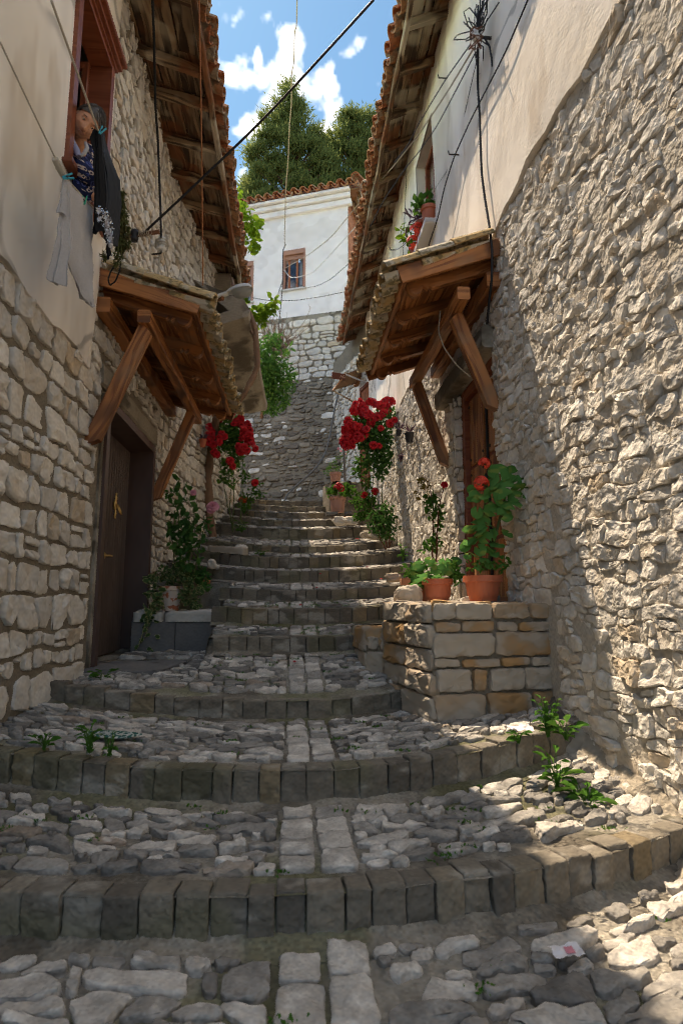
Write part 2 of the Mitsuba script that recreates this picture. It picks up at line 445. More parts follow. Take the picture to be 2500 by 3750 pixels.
def brick(p, n, uv): return mix((.34, .125, .06), (.44, .21, .12), uv.x) * (.75 + .5 * fbm(p.x * 12, p.y * 12, p.z * 12, 3))


def speckled_glass(p, n, uv):
    a = noise(uv.x * 55, uv.y * 24); return mix((.025, .105, .095), (.42, .46, .44), smoothstep(.45, .62, a))


mat('wall_stone_material', wall_stone, 1.0, rocky, .014, spec=.04)
mat('mortar_material', mortar, 1.0, rocky, .016, spec=.04)
mat('pale_mortar_material', lambda p, n, uv: mix((.40, .36, .30), (.54, .50, .43), fbm(p.x * 6, p.y * 6, p.z * 6, 3)) * (.75 + .35 * noise(p.x * 70, p.y * 70, p.z * 70)), 1.0, rocky, .02, spec=.04)
mat('dark_stone_material', dark_wall_stone, 1.0, rocky, .02, spec=.04)
mat('cobble_material', cobble, .72, rocky, .020, spec=.2)
mat('sett_material', sett, .78, rocky, .016, spec=.15)
mat('bedding_material', bedding, 1.0, rocky, .045, spec=.04)
mat('plaster_material', plaster, 1.0, plaster_bump, .007, spec=.04)
mat('white_wall_material', white_wall, .92)
mat('timber_material', timber, .50, lambda p, n, uv: grain(uv), .0022, spec=.4)
mat('old_timber_material', old_timber, .85, lambda p, n, uv: grain(uv, .8), .006)
mat('red_wood_material', red_wood, .38, spec=.45)
mat('door_material', dark_metal, .36, spec=.6)
mat('door_rib_lit_material', lambda p, n, uv: mix((.066, .046, .039), (.115, .083, .070), fbm(p.x * 9, p.y * 9, p.z * 3, 3)), .34, spec=.6)  # lighter copy of the door colour, highlights on the ribs painted in
mat('tile_material', roof_tile, .88, rocky, .006)
mat('mossy_tile_material', mossy_tile, .9, rocky, .008)
mat('concrete_material', concrete, 1.0, rocky, .03, spec=.04)
mat('slate_material', slate, .75, rocky, .004)
mat('platform_material', platform_stone, 1.0, rocky, .02, spec=.04)
mat('terracotta_material', terracotta, .55, spec=.4)
mat('pale_pot_material', pale_pot, .7)
mat('pink_pot_material', pink_pot, .7)
mat('brick_material', brick, .9)
mat('bark_material', bark, .9, lambda p, n, uv: fbm(uv.x * 9, uv.y * 60, 0., 3), .006)
mat('brass_material', (.62, .42, .15), .3, metallic=1.)
mat('iron_material', (.045, .042, .04), .55, metallic=.6)
mat('rust_material', (.16, .07, .035), .8)
mat('black_cable_material', (.012, .012, .014), .5)
mat('pale_cable_material', (.34, .29, .22), .7)
mat('rope_material', (.40, .37, .31), .85)
mat('copper_line_material', (.40, .17, .075), .6)
mat('grey_plastic_material', (.52, .53, .52), .45, spec=.5)
mat('ceramic_material', (.62, .62, .60), .25, spec=.6)
mat('black_pot_material', (.030, .030, .033), .5)
mat('grey_cloth_material', grey_cloth, .95, sheen=.4)
mat('black_cloth_material', (.003, .003, .0035), .8)
mat('shiny_cloth_material', (.013, .014, .017), .5)
mat('sequin_material', (.55, .56, .60), .2, metallic=1.)
mat('lavender_cloth_material', (.26, .26, .37), .9)
mat('blouse_material', blouse, .9)
mat('skin_material', skin, .55, spec=.35)
mat('hair_material', (.055, .048, .044), .5, spec=.4)
mat('grey_hair_material', (.20, .19, .185), .5)
mat('eye_white_material', (.52, .47, .42), .3)
mat('eye_dark_material', (.012, .009, .008), .2)
mat('lip_material', (.26, .115, .095), .5)
mat('turquoise_material', (.05, .34, .44), .45)
mat('green_peg_material', (.02, .30, .17), .45)
mat('speckled_glass_material', speckled_glass, .25, spec=.6)
mat('tissue_material', (.70, .68, .70), .9)
mat('pink_print_material', (.62, .25, .30), .9)
mat('orange_bag_material', (.62, .085, .02), .6)
mat('dark_room_material', (.42, .39, .34), .95)
mat('white_paint_material', (.62, .60, .57), .7)
mat('sill_material', (.50, .49, .48), .8)
mat('shutter_material', (.34, .185, .135), .7)
mat('window_wood_material', (.30, .105, .045), .55)
mat('curtain_material', (.30, .29, .27), .9)
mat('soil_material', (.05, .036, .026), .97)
mat('awning_material', (.21, .12, .062), .95)
mat('sign_material', (.115, .036, .018), .6)
mat('sign_letter_material', (.45, .25, .16), .7)
mat('plant_stem_material', (.085, .12, .04), .7)
mat('red_stem_material', (.14, .05, .028), .7)
mat('rose_material', blossom((.20, .003, .006), (.66, .016, .028)), .55, sheen=.5)
mat('geranium_material', blossom((.62, .045, .022), (.80, .10, .055)), .6)
mat('pink_rose_material', blossom((.56, .19, .27), (.70, .36, .42)), .6)
leaf_mat('rose_leaf_material', (0.069, 0.165, 0.036), (0.142, 0.298, 0.059), (0.298, 0.436, 0.081))
leaf_mat('dark_leaf_material', (0.048, 0.129, 0.035), (0.101, 0.221, 0.053), (0.166, 0.309, 0.066))
leaf_mat('vine_leaf_material', (.13, .25, .018), (.24, .36, .03), (.34, .40, .05), .75)
leaf_mat('geranium_leaf_material', (0.090, 0.244, 0.056), (0.155, 0.342, 0.090), (0.325, 0.406, 0.090))
leaf_mat('weed_leaf_material', (0.054, 0.144, 0.024), (0.102, 0.228, 0.036), (0.168, 0.264, 0.060))
leaf_mat('dry_leaf_material', (.22, .17, .045), (.30, .21, .05), (.16, .18, .04))
leaf_mat('herb_material', (0.083, 0.093, 0.033), (0.135, 0.143, 0.053), (0.195, 0.150, 0.075), .3, .7)
leaf_mat('purple_leaf_material', (.09, .045, .085), (.14, .09, .12), (.07, .09, .05), .3)
leaf_mat('pine_material', (0.168, 0.242, 0.081), (0.303, 0.359, 0.106), (0.539, 0.485, 0.128), 1.0, .6)
scene['variegated_material'] = {'type': 'principledthin', 'base_color': proc(variegated), 'roughness': .4, 'diff_trans': .5}
scene['glass_material'] = {'type': 'thindielectric'}
scene['lamp_bowl_material'] = {'type': 'principledthin', 'base_color': {'type': 'rgb', 'value': [.55, .56, .55]}, 'roughness': .15, 'diff_trans': 1.5, 'spec_trans': .0}
scene['lamp_glass_material'] = {'type': 'twosided', 'bsdf': {'type': 'roughplastic', 'diffuse_reflectance': {'type': 'rgb', 'value': [.55, .55, .53]}, 'alpha': .1}}
# ------------------------------------------------------------------ the stepped street
# steps: centre y, top z, riser, left and right curvature, lift of the ends, x range, block width
ST = [(1.93, -.832, .130, .10, .185, .00, -1.62, 1.62, .097), (2.72, -.692, .148, .12, .235, .035, -1.62, 1.50, .106), (3.86, -.583, .124, .06, .37, .05, -1.50, .93, .136),
      (4.86, -.259, .130, .15, .30, .015, -.62, .56, .119), (5.45, -.047, .150, .20, .35, .04, -.72, 1.05, .119), (6.05, .127, .115, .22, .38, .05, -.72, 1.30, .119),
      (6.70, .350, .142, .22, .38, .06, -1.4, 1.62, .122), (7.40, .550, .150, .22, .38, .07, -1.35, 1.62, .122), (8.05, .742, .100, .22, .38, .08, -1.3, 1.62, .122),
      (8.80, 1.062, .160, .22, .38, .08, -1.2, 1.50, .122), (9.30, 1.256, .110, .22, .38, .08, -1.15, 1.45, .122), (9.70, 1.434, .110, .2, .35, .08, -1.10, 1.40, .122),
      (10.1, 1.595, .105, .2, .3, .08, -1.0, .95, .125), (10.5, 1.762, .100, .2, .3, .08, -1.0, .62, .125)]


def edge_y(i, x):
    s = ST[i]; x = np.asarray(x, float); return s[0] + s[3] * np.minimum(x, 0) ** 2 + s[4] * np.maximum(x, 0) ** 2


def top_z(i, x): s = ST[i]; return s[1] + s[5] * np.asarray(x, float) ** 2


def base_z(i, x): return top_z(i, x) - ST[i][2]


def sunken(x, y): return (x < -.66) & (y > 3.9) & (y < 6.66)   # the forecourt of the left door lies below the stairs


def tread(i, x, t):
    """point on the tread behind step i (i = -1: the street before the first step); t from 0 to 1"""
    x = np.asarray(x, float)
    if i < 0: y0, z0 = -1.2 + 0 * x, -1.03 + 0 * x
    else: y0, z0 = edge_y(i, x), top_z(i, x)
    if i + 1 < len(ST): y1, z1 = edge_y(i + 1, x), base_z(i + 1, x)
    else: y1, z1 = 17.0 + 0 * x, 2.75 + 0 * x
    y, z = y0 * (1 - t) + y1 * t, z0 * (1 - t) + z1 * t
    return np.stack([x, y, np.where(sunken(x, y), np.minimum(z, -.53 + .04 * (y - 4)), z)], -1)


street = name_for('street')
g = M()
xs = np.linspace(-2.0, 2.0, 90)
for i in range(-1, len(ST)):
    nt = 26 if i < 3 else 14
    rows = A([tread(i, xs, t) for t in np.linspace(0, 1, nt)])
    rows[..., 2] += nz(rows, 9, 2) * .018 - .0125
    sunk = sunken(rows[..., 0], rows[..., 1])
    if i < len(ST) - 1:  # riser face behind the setts
        last = rows[-1]; up = last.copy(); up[:, 1] += .05; up[:, 2] = np.where(sunk[-1], rows[-1][:, 2], top_z(i + 1, xs) - .03); rows = np.concatenate([rows, up[None]])
    g.grid(rows)
# mortar gathered along the foot of each riser and against the walls
for i in range(0, len(ST)):
    a = []
    for t in np.linspace(0, 1, 7):
        x = np.linspace(max(ST[i][6], -1.56), min(ST[i][7], 1.6), 80); d = .105 * (1 - t); y = edge_y(i, x) - d + .01
        z = base_z(i, x) - .012 + .030 * t ** 1.6
        pt = np.stack([x, y, z], -1); pt[:, 2] += nz(pt, 14, 4) * .022; pt[:, 1] += nz(pt, 5, 9) * .05; a.append(pt)
    g.grid(A(a))
put(street, g, 'bedding_material', True, kind='structure')

# setts of the risers
r = np.random.default_rng(21)
for i, s in enumerate(ST):
    x = s[6]
    while x < s[7]:
        w = s[8] * r.uniform(.80, 1.22); xa, xb = x, min(x + w, s[7] + .03); x += w
        if xb - xa < .05: continue
        pa, pb = A([xa, float(edge_y(i, xa))]), A([xb, float(edge_y(i, xb))]); L = np.linalg.norm(pb - pa); d = (pb - pa) / L; nn = A([d[1], -d[0]])
        xm = (xa + xb) / 2; zt, zb = float(top_z(i, xm)), float(base_z(i, xm)) - .035
        near = i < 6; na, nb_ = (9, 9) if i < 3 else (6, 6) if near else (4, 4)
        H = zt - zb; gap = .0012 + r.uniform(0, .0028) + .003 * (r.random() < .15); half = L / 2 - gap; dep = .092 * r.uniform(.85, 1.15)
        # rounded cushion: (a across, b path from foot of the face over the edge to the back of the top)
        aa = np.r_[-1, np.linspace(-.94, .94, na), 1.]; path = [(0, 0)] + [(0, q) for q in np.linspace(.12, .955, nb_)] + [(-.05, .99), (-.14, 1.0), (-.6, 1.), (-1, .99)]
        rows = []
        off = r.uniform(-.007, .010); sh = r.uniform(-.006, .006); lean = r.uniform(-.012, .012); yaw = r.uniform(-.03, .03)
        for q, (pd, ph) in enumerate(path):
            inset = np.where(np.abs(aa) >= 1, .0045, 0.) * (1 if q < len(path) else 1)
            base = (pa + pb) / 2 + d * (aa * half)[:, None] - nn * (-pd * dep + inset - off - lean * ph + yaw * aa * half)[:, None]
            z = zb + ph * (H + sh) - np.where(np.abs(aa) >= 1, .006, 0) * (ph > .9)
            rows.append(np.c_[base, np.broadcast_to(z, len(aa))])
        P = A(rows); q = nz(P, 24, 5 + i) * .020 + nz(P + i, 70, 8, 2) * .014
        body = A([0.4 if ph < .05 else 1. for pd, ph in path])[:, None]
        P[..., :2] += (q * body)[..., None] * nn * .9; P[..., 2] += q * .35
        # close the sides
        m = M().grid(P, np.broadcast_to(A([r.random(), r.random()]), P.shape[:2] + (2,)))
        for e in (0, -1):
            side = P[:, e]; back = side.copy(); back[:, :2] = ((pa + pb) / 2 + d * (aa[e] * half) - nn * dep); m.grid(A([side, back]), np.broadcast_to(A([.3, .5]), (2, len(side), 2)))
        put(street + '__kerb_stone', m, 'sett_material', True)

# gutter flags and cobbles
cob_items = []
flag_items = []
for i in range(-1, 12):
    yc0 = 0.6 if i < 0 else ST[i][0]; yc1 = ST[i + 1][0]; Ln = yc1 - yc0
    x0, x1 = (-1.62, 1.50) if i < 2 else (-1.52, 1.0) if i == 2 else (-.66, .62) if i == 3 else (-.72, 1.3) if i < 6 else (-1.5, 1.6)
    tk, te = (.135 if i >= 0 else 0), (.065 if i < 3 else .06 if i < 5 else .03)

    def to3(W, i=i, yc0=yc0, Ln=Ln):
        x, v, w = W[:, 0], W[:, 1], W[:, 2]
        if i < 0: t = np.clip((yc0 + v + 1.2) / (ST[0][0] + 1.2), 0, 1.0)
        else: t = v / Ln
        P = tread(i, x, t[:, None] if False else t); P[:, 2] += w - .009; return P
    lo, hi = tk, Ln - te
    if hi - lo < .06: continue
    gx = ((-.032, .086), (.100, .218)) if i < 1 else ((-.02, .085), (.100, .20))
    for (a, b) in gx:
        v = lo - (.0 if i >= 0 else 0); rr = np.random.default_rng(300 + i + int(a * 100) % 50)
        while v < hi + .04:
            l = rr.uniform(.09, .22); e = min(v + l, hi + .05)
            if e - v > .05:
                q = Polygon([(a + rr.normal(0, .005), v + .006), (b + rr.normal(0, .005), v + .006 + rr.normal(0, .005)), (b + rr.normal(0, .005), e - .006), (a + rr.normal(0, .005), e - .006)]).buffer(-.012).buffer(.012)
                if q.geom_type == 'Polygon' and not q.is_empty:
                    flag_items += stones([q], to3, (.010, .020), .7, N=24, freq=24, seed=500 + i * 40 + int(v * 100), tone=lambda r: r.uniform(.50, .80), tilt=.05)
            v += l
    door_slab = Polygon([(-1.7, 4.55 - yc0), (-.94, 4.55 - yc0), (-.82, 5.5 - yc0), (-1.7, 5.5 - yc0)])
    reg = unary_union([sbox(x0, lo, gx[0][0] - .012, hi), sbox(gx[1][1] + .012, lo, x1, hi)]).difference(door_slab)
    if i < 0:
        pl = courses(x0, 0, lo, hi, (.06, .125), (.8, 1.9), 41, .45, .6, .25) ; pr = courses(0, x1, lo, hi, (.042, .09), (1.2, 3.6), 42, .45, .5, .2)
    elif i < 3:
        pl = courses(x0, 0, lo, hi, (.042, .085), (1.0, 3.0), 43 + i, .5, .6, .25); pr = courses(0, x1, lo, hi, (.04, .085), (1.0, 3.4), 53 + i, .45, .5, .2)
    else:
        pl = courses(x0, 0, lo, hi, (.055, .11), (1.1, 3.0), 63 + i, .4, .5, .2); pr = courses(0, x1, lo, hi, (.055, .11), (1.1, 3.), 73 + i, .4, .5, .2)
    polys = trimmed(pl + pr, .0042 if i < 4 else .006, .014, reg, .0007, 80 + i, chop=.28)
    cob_items += stones(polys, to3, (.011, .023), .85, N=20 if i < 3 else 12, seed=90 + i, tilt=.12, freq=30, rings=((1., -.8), (1., .35), (.975, .72), (.90, .95), (.55, 1.04)))
pol = trimmed(courses(-1.5, -.70, 4.86, 5.9, (.07, .12), (1., 2.6), 171, .4, .5, .2), .005, .014, sbox(-1.5, 4.86, -.70, 5.9).difference(Polygon([(-1.7, 4.5), (-.94, 4.55), (-.82, 5.5), (-1.7, 5.5)])), .001, 81, chop=.3)
cob_items += stones(pol, lambda W: np.c_[W[:, :2], W[:, 2] - .535 + .04 * (W[:, 1] - 4)], (.012, .028), .85, N=14, seed=191, tilt=.12, freq=30, rings=((1., -.8), (1., .35), (.975, .72), (.90, .95), (.55, 1.04)))
put_pieces(street, 'gutter_flag', flag_items, 'cobble_material')
put_pieces(street, 'cobblestone', cob_items, 'cobble_material')

# sloping cement fillet at the foot of the right-hand wall
m = M(); P = []
for t in np.linspace(0, 1, 130):
    y = 2.0 + 2.0 * t; row = []
    w = .20 + .05 * math.sin(t * 23) + .04 * math.sin(t * 9 + 1) + .05 * (t > .3) * (t < .62)
    for q in np.linspace(0, 1, 26):
        x = 1.62 - w * (1.35 - q * 1.35) ; z0 = np.interp(y, [1.9, 2.32, 2.46, 3.16, 3.32, 4.1], [-.95, -.90, -.82, -.76, -.64, -.57])
        row.append((x, y, z0 - .07 + .17 * q ** 1.2))
    P.append(row)
P = A(P); P[..., 2] += nz(P, 5, 3) * .07 + np.abs(nz(P, 13, 4)) * .10 - .02 + nz(P, 45, 5) * .030
put('cement_apron', M().grid(P), 'concrete_material', True, kind='structure')

# wide land below and around the street
gx = np.r_[-400, -120, -40, np.linspace(-12, 12, 13), 40, 120, 400]; gy = np.r_[-400, -60, -10, 0, 4, 8, 11, 14, 20, 30, 60, 150, 400.]
P = A([[(x, y, np.interp(y, [-10, 0, 4, 8, 11, 17, 30, 60], [-1.6, -1.5, -1.2, -.1, 1.2, 2.2, 6.5, 9]) - .15 - (.25 if y < 11 else 0)) for y in gy] for x in gx])
put('hillside', M().grid(P), 'soil_material', True, kind='structure')
# ------------------------------------------------------------------ houses
def sheet(us, vs, holes, to_xyz, amp=.008, f=14, seed=0, res=.07):
    """a wall face over a grid of (u, v) lines, with rectangular openings (u0, u1, v0, v1) or shapely polygons left out"""
    def lines(a, cuts):
        q = [a[0]]
        for b in sorted(set(list(a[1:]) + [c for c in cuts if a[0] < c < a[-1]])):
            n = max(1, int(round((b - q[-1]) / res))); q += list(np.linspace(q[-1], b, n + 1)[1:])
        return A(q)
    U = lines(us, [h[k] for h in holes for k in (0, 1)]); V = lines(vs, [h[k] for h in holes for k in (2, 3)])
    uu, vv = np.meshgrid(U, V, indexing='ij'); W = np.stack([uu, vv, np.zeros_like(uu)], -1).reshape(-1, 3)
    W[:, 2] += nz(W, f, seed) * amp * 2 + nz(W, f * 4, seed + 1, 2) * amp * .6
    P = to_xyz(W); a, b = len(U), len(V)
    cu, cv = (U[:-1] + U[1:]) / 2, (V[:-1] + V[1:]) / 2; keep = np.ones((a - 1, b - 1), bool)
    for h in holes: keep &= ~((cu[:, None] > h[0]) & (cu[:, None] < h[1]) & (cv[None] > h[2]) & (cv[None] < h[3]))
    i, j = np.nonzero(keep); fq = np.stack([i * b + j, (i + 1) * b + j, (i + 1) * b + j + 1, i * b + j + 1], -1)
    return M().add(P, fq, W[:, :2])


def half_pipe(m, p0, p1, r0, r1, up=True, side=(0, 1, 0), t=.014, arc=165, uv=(0, 0), n=7, sag=.0):
    """one curved roof tile from p0 (upper end) to p1 (lower end)"""
    p0, p1 = A(p0, float), A(p1, float); d = unit(p1 - p0); s = unit(side); s = unit(s - d * (s @ d)); w = np.cross(s, d); w = w if w[2] > 0 else -w
    if not up: w = -w
    g = np.radians(np.linspace(-arc / 2, arc / 2, n)); P = []
    for rr in (1, -1):
        for p, r in ((p0, r0), (p1, r1)):
            R = r - (t if rr < 0 else 0); P.append(p + np.sin(g)[:, None] * s * R + (np.cos(g)[:, None] * R - r * .35) * w)
    o0, o1, i0, i1 = P
    for q in ((o0, o1), (i0, i1), (o1, i1), (o0, i0)): m.grid(A(q), np.broadcast_to(A(uv, float), (2, n, 2)))
    for k in (0, -1): m.grid(A([[o0[k], o1[k]], [i0[k], i1[k]]]), np.broadcast_to(A(uv, float), (2, 2, 2)))
    return m


def tile_rows(holder, y0, y1, sp, xz, side, bsdf, rows=2, r=.085, L=.34, seed=0, piece='roof_tile', ydir=(0, 1, 0), origin=None, jit=1.):
    """pan and cover tiles along an eave; xz(q) -> point offset going up the slope by q metres, at y = 0"""
    r_ = np.random.default_rng(seed); y = y0; k = 0
    while y < y1:
        for row in range(rows):
            for cover in (0, 1):
                yy = y + (sp / 2 if cover else 0); j = r_.normal(0, .012 * jit, 3); a = xz(L + row * L * .8) + A([0, 0, .035 if cover else 0.]) + row * A([0, 0, .012]); b = xz(r_.uniform(-.035, .03) * jit + row * L * .8) + A([0, 0, .035 if cover else 0.]) + row * A([0, 0, .012])
                m = M(); half_pipe(m, a + A(ydir) * (yy + j[0]), b + A(ydir) * (yy + j[1]) + A([0, 0, j[2] * .5]), r * .86, r * 1.05, bool(cover), side, uv=(r_.random(), r_.random()))
                put(holder + '__' + piece, m, bsdf, False)
        y += sp * r_.uniform(.94, 1.06)


# ---- left: stone house with the timber eave
def xL(y): y = np.asarray(y, float); return -1.5 + .138 * np.maximum(y - 7.0, 0)


def left_xyz(W): return np.stack([xL(W[:, 0]) + W[:, 2], W[:, 0], W[:, 1]], -1)


LH = thing('stone_house', 'pale rubble house with plastered corner and timber eave, left of the steps', 'house')
DOOR_L = (4.77, 6.36, -.47, 1.62); WIN_L = (3.62, 4.30, 2.80, 4.13)
stone_reg = Polygon([(-1, -1.3), (10.75, -1.3), (10.75, 3.42), (9.25, 3.42), (9.25, 5.2), (4.50, 5.2), (4.46, 3.9), (4.37, 2.4), (4.33, 2.0), (4.21, 1.66), (4.1, 1.74), (-1, 1.70)])
plaster_reg = Polygon([(-1.2, 1.70), (4.1, 1.74), (4.21, 1.66), (4.33, 2.0), (4.37, 2.4), (4.46, 3.9), (4.50, 5.2), (-1.2, 5.2)])
put(LH + '__stone_wall', sheet([-1.2, 10.8], [-1.4, 3.42, 5.22], [DOOR_L, WIN_L, (9.25, 11, 3.42, 6)], left_xyz, .010, 12, 3), 'mortar_material', True)
reg = stone_reg.difference(sbox(4.60, -.52, 6.50, 1.87))
pol = trimmed(courses(1.2, 4.75, -1.3, 1.8, (.11, .215), (.7, 1.7), 11, .14, .13, .12) + courses(6.36, 10.8, -.6, 1.9, (.085, .165), (.75, 1.8), 12, .16, .14, .12)
              + courses(3.8, 10.8, 1.62, 5.25, (.085, .165), (.8, 1.9), 13, .18, .16, .12) + courses(4.75, 6.36, -1.3, -.5, (.1, .15), (.8, 2), 14), .0135, .011, reg, .0014, 5, chop=.35)
merged = unary_union([p.buffer(.001) for p in pol])
put_pieces(LH + '__stone_wall', 'stone', stones(pol, left_xyz, (.012, .028), 1.2, N=22, seed=31, freq=24, tilt=.09, rings=((1., -1.2), (1., .5), (.975, .88), (.91, 1.), (.62, 1.02), (.3, 1.02))), 'wall_stone_material')
# plaster coat of the corner, a little proud of the stone
us = np.r_[np.arange(-1.2, 3.6, .12), np.linspace(3.62, 4.30, 7), 4.42, 4.50]
pm = M(); vs = np.r_[1.66, 1.9, 2.1, 2.4, WIN_L[2], 3.2, 3.6, WIN_L[3], 4.6, 5.2]


def plaster_edge_u(v): return np.interp(v, [1.66, 2.0, 2.4, 3.9, 5.2], [4.21, 4.33, 4.37, 4.46, 4.50])


V = np.unique(np.r_[np.linspace(1.66, WIN_L[2], 12), np.linspace(WIN_L[2], WIN_L[3], 10), np.linspace(WIN_L[3], 5.2, 8)])
U = np.unique(np.r_[np.linspace(-1.2, WIN_L[0], 40), np.linspace(WIN_L[0], WIN_L[1], 6), np.linspace(WIN_L[1], 4.5, 5)])
P = A([[(min(u, 99) if u <= WIN_L[1] else WIN_L[1] + (u - WIN_L[1]) / .2 * (plaster_edge_u(v) - WIN_L[1]), max(v, 1.70 + .02 * math.sin(u * 5) + .012 * math.sin(u * 17)) if v < 1.8 and u < 4.15 else v, 0) for v in V] for u in U])
P = P.reshape(-1, 3); P[:, 2] = .034 + nz(P, 1.6, 2) * .02; a, b = len(U), len(V)
fq = [(i * b + j, (i + 1) * b + j, (i + 1) * b + j + 1, i * b + j + 1) for i in range(a - 1) for j in range(b - 1) if not (WIN_L[0] - .01 < (U[i] + U[i + 1]) / 2 < WIN_L[1] + .01 and WIN_L[2] < (V[j] + V[j + 1]) / 2 < WIN_L[3])]
pm.add(left_xyz(P), A(fq), P[:, :2])
PP = P.reshape(a, b, 3)
for line in (PP[:, 0], PP[-1]):   # the broken edge of the coat
    back = line.copy(); back[:, 2] = -.01; pm.grid(A([left_xyz(line), left_xyz(back)]))
put(LH + '__plaster_coat', pm, 'plaster_material', True)

# shell behind the street face: roof, back and end walls, a room behind the window
m = M(); m.box(-6.2, -6.0, -1.4, 9.2, -1.4, 6.9); m.box(-6.0, -1.62, -1.5, -1.3, -1.4, 5.4); m.box(-6.0, -1.62, 9.05, 9.2, 2, 5.25); m.box(-6.0, -1.3, 9.2, 10.75, 3.30, 3.42); m.box(-6.0, -1.02, 10.6, 10.72, -.5, 3.38)
put(LH + '__side_wall', m, 'plaster_material')
m = M().beam((-1.02, 3.9, 5.18), (-6.2, 3.9, 6.9), 10.9, .06, ch=.001); put(LH + '__roof', m, 'tile_material')
m = M(); m.box(-4.2, -1.56, 1.5, 5.4, 2.30, 2.40); m.box(-4.2, -1.56, 1.5, 5.4, 4.72, 4.80); m.box(-4.3, -4.2, 1.5, 5.4, 2.3, 4.8); m.box(-4.2, -1.6, 5.4, 5.5, 2.3, 4.8); m.box(-4.2, -1.6, 1.4, 1.5, 2.3, 4.8)
put(LH + '__room', m, 'dark_room_material')

# window: red-brown frame, moulded head, open inner casement
W = thing  # (window is a part)
wk = LH + '__window'
m = M(); y0, y1, z0, z1 = 3.58, 4.34, 2.76, 4.16
m.box(-1.60, -1.435, y0, y0 + .07, z0, z1); m.box(-1.60, -1.435, y1 - .07, y1, z0, z1); m.box(-1.60, -1.437, y0 + .07, y1 - .07, z1 - .07, z1); m.box(-1.60, -1.437, y0 + .07, y1 - .07, z0, z0 + .05)
put(wk, m, 'red_wood_material')
m = M(); m.box(-1.56, -1.395, y0 - .06, y1 + .05, z1 + .003, z1 + .045); m.box(-1.56, -1.365, y0 - .08, y1 + .07, z1 + .048, z1 + .085); m.box(-1.56, -1.42, y0 - .03, y1 + .03, z1 - .03, z1 - .003); put(wk + '__cornice', m, 'red_wood_material')
m = M(); m.box(-1.56, -1.40, y0 - .03, y1 + .03, z0 - .035, z0 - .003); put(wk + '__sill', m, 'red_wood_material')
for (ya, yb, xa, xb) in ((y1 - .10, y1 - .15, -1.62, -2.02), (y0 + .10, y0 + .15, -1.62, -1.9)):
    m = M(); zz0, zz1 = z0 + .06, z1 - .08
    for (p, q, w, h) in (((xa, ya, zz0), (xa, ya, zz1), .04, .05), ((xb, yb, zz0), (xb, yb, zz1), .04, .05), ((xa, ya, zz0 + .03), (xb, yb, zz0 + .03), .04, .055), ((xa, ya, zz1 - .03), (xb, yb, zz1 - .03), .04, .055), ((xa, ya, (zz0 + zz1) / 2), (xb, yb, (zz0 + zz1) / 2), .03, .03)): m.beam(p, q, w, h, up=(1, 0, 0) if abs(p[2] - q[2]) > .3 else (0, 0, 1))
    s = put(wk + '__casement', m, 'red_wood_material')
    m = M(); m.grid(A([[(xa, ya, zz0), (xa, ya, zz1)], [(xb, yb, zz0), (xb, yb, zz1)]])); put(s + '__pane' if s.count('__') < 2 else LH + '__window__pane', m, 'glass_material')
m = M()
for k in range(12):
    pass
P = A([[(-2.25 + .03 * math.sin(q * 40), 2.5 + q * 2.6, z) for z in (2.45, 3.6, 4.7)] for q in np.linspace(0, 1, 50)]); put(LH + '__curtain', M().grid(P), 'curtain_material', True)

# door: deep brown metal frame, ribbed leaf set back in the wall
y0, y1, z0, z1 = DOOR_L
m = M()
m.box(-1.80, -1.455, y0 - .03, y0 + .05, z0 + .001, z1); m.box(-1.80, -1.455, y1 - .05, y1 + .03, z0 + .001, z1); m.box(-1.80, -1.457, y0 + .05, y1 - .05, z1 - .07, z1 + .0)
put(LH + '__door_frame', m, 'door_material')
dk = LH + '__door'
m = M(); m.box(-1.80, -1.70, y0 + .04, y1 - .055, z0, z1 - .06); put(dk, m, 'door_material')
yy = y0 + .085
while yy < y1 - .10:
    m = M(); m.beam((-1.692, yy, z0 + .02), (-1.692, yy, z1 - .10), .044, .05, up=(1, 0, 0), ch=.014); put(dk + '__rib', m, 'door_rib_lit_material'); yy += .074
m = M(); yk = 5.74; zk = .90
m.ball((-1.655, yk, zk), (.018, .035, .05)); m.tube([(-1.655, yk, zk + .10), (-1.65, yk, zk + .07), (-1.65, yk, zk + .04)], [.007, .014, .010]); m.tube([(-1.655, yk, zk - .11), (-1.65, yk, zk - .08), (-1.65, yk, zk - .04)], [.007, .014, .010])
a = np.linspace(0, 2 * np.pi, 15); m.tube(np.c_[-1.635 + .02 * (1 - np.cos(a)), yk + .035 * np.sin(a), zk - .04 + .045 * np.cos(a)], .008, 6); m.ball((-1.65, yk, zk + .105), .012, 1); m.ball((-1.65, yk, zk - .115), .012, 1)
put(dk + '__knocker', m, 'brass_material', True)
m = M(); m.tube([(-1.675, 5.58, .42), (-1.63, 5.58, .42), (-1.628, 5.64, .42)], .009, 6); m.ball((-1.672, 5.58, .42), (.006, .02, .03), 1); put(dk + '__handle', m, 'brass_material', True)
# lintel and bedding strip around the frame
m = M(); P = M().box(-1.60, -1.462, y0 - .16, y1 + .12, z1 + .035, z1 + .215, ch=.02).get()[0]
m.beam((-1.53, y0 - .18, z1 + .125), (-1.53, y1 + .13, z1 + .125), .13, .175, ch=.018, jit=.004, nseg=14); put(LH + '__lintel', m, 'concrete_material')
for a, b in ((y0 - .085, y0 - .032), (y1 + .032, y1 + .08)): put(LH + '__door_surround', M().box(-1.60, -1.478, a, b, z0 - .1, z1), 'concrete_material')


# eave of the left house
def roofL(q): return A([-.76 - q * .95, 0, 5.030 + q * .34])


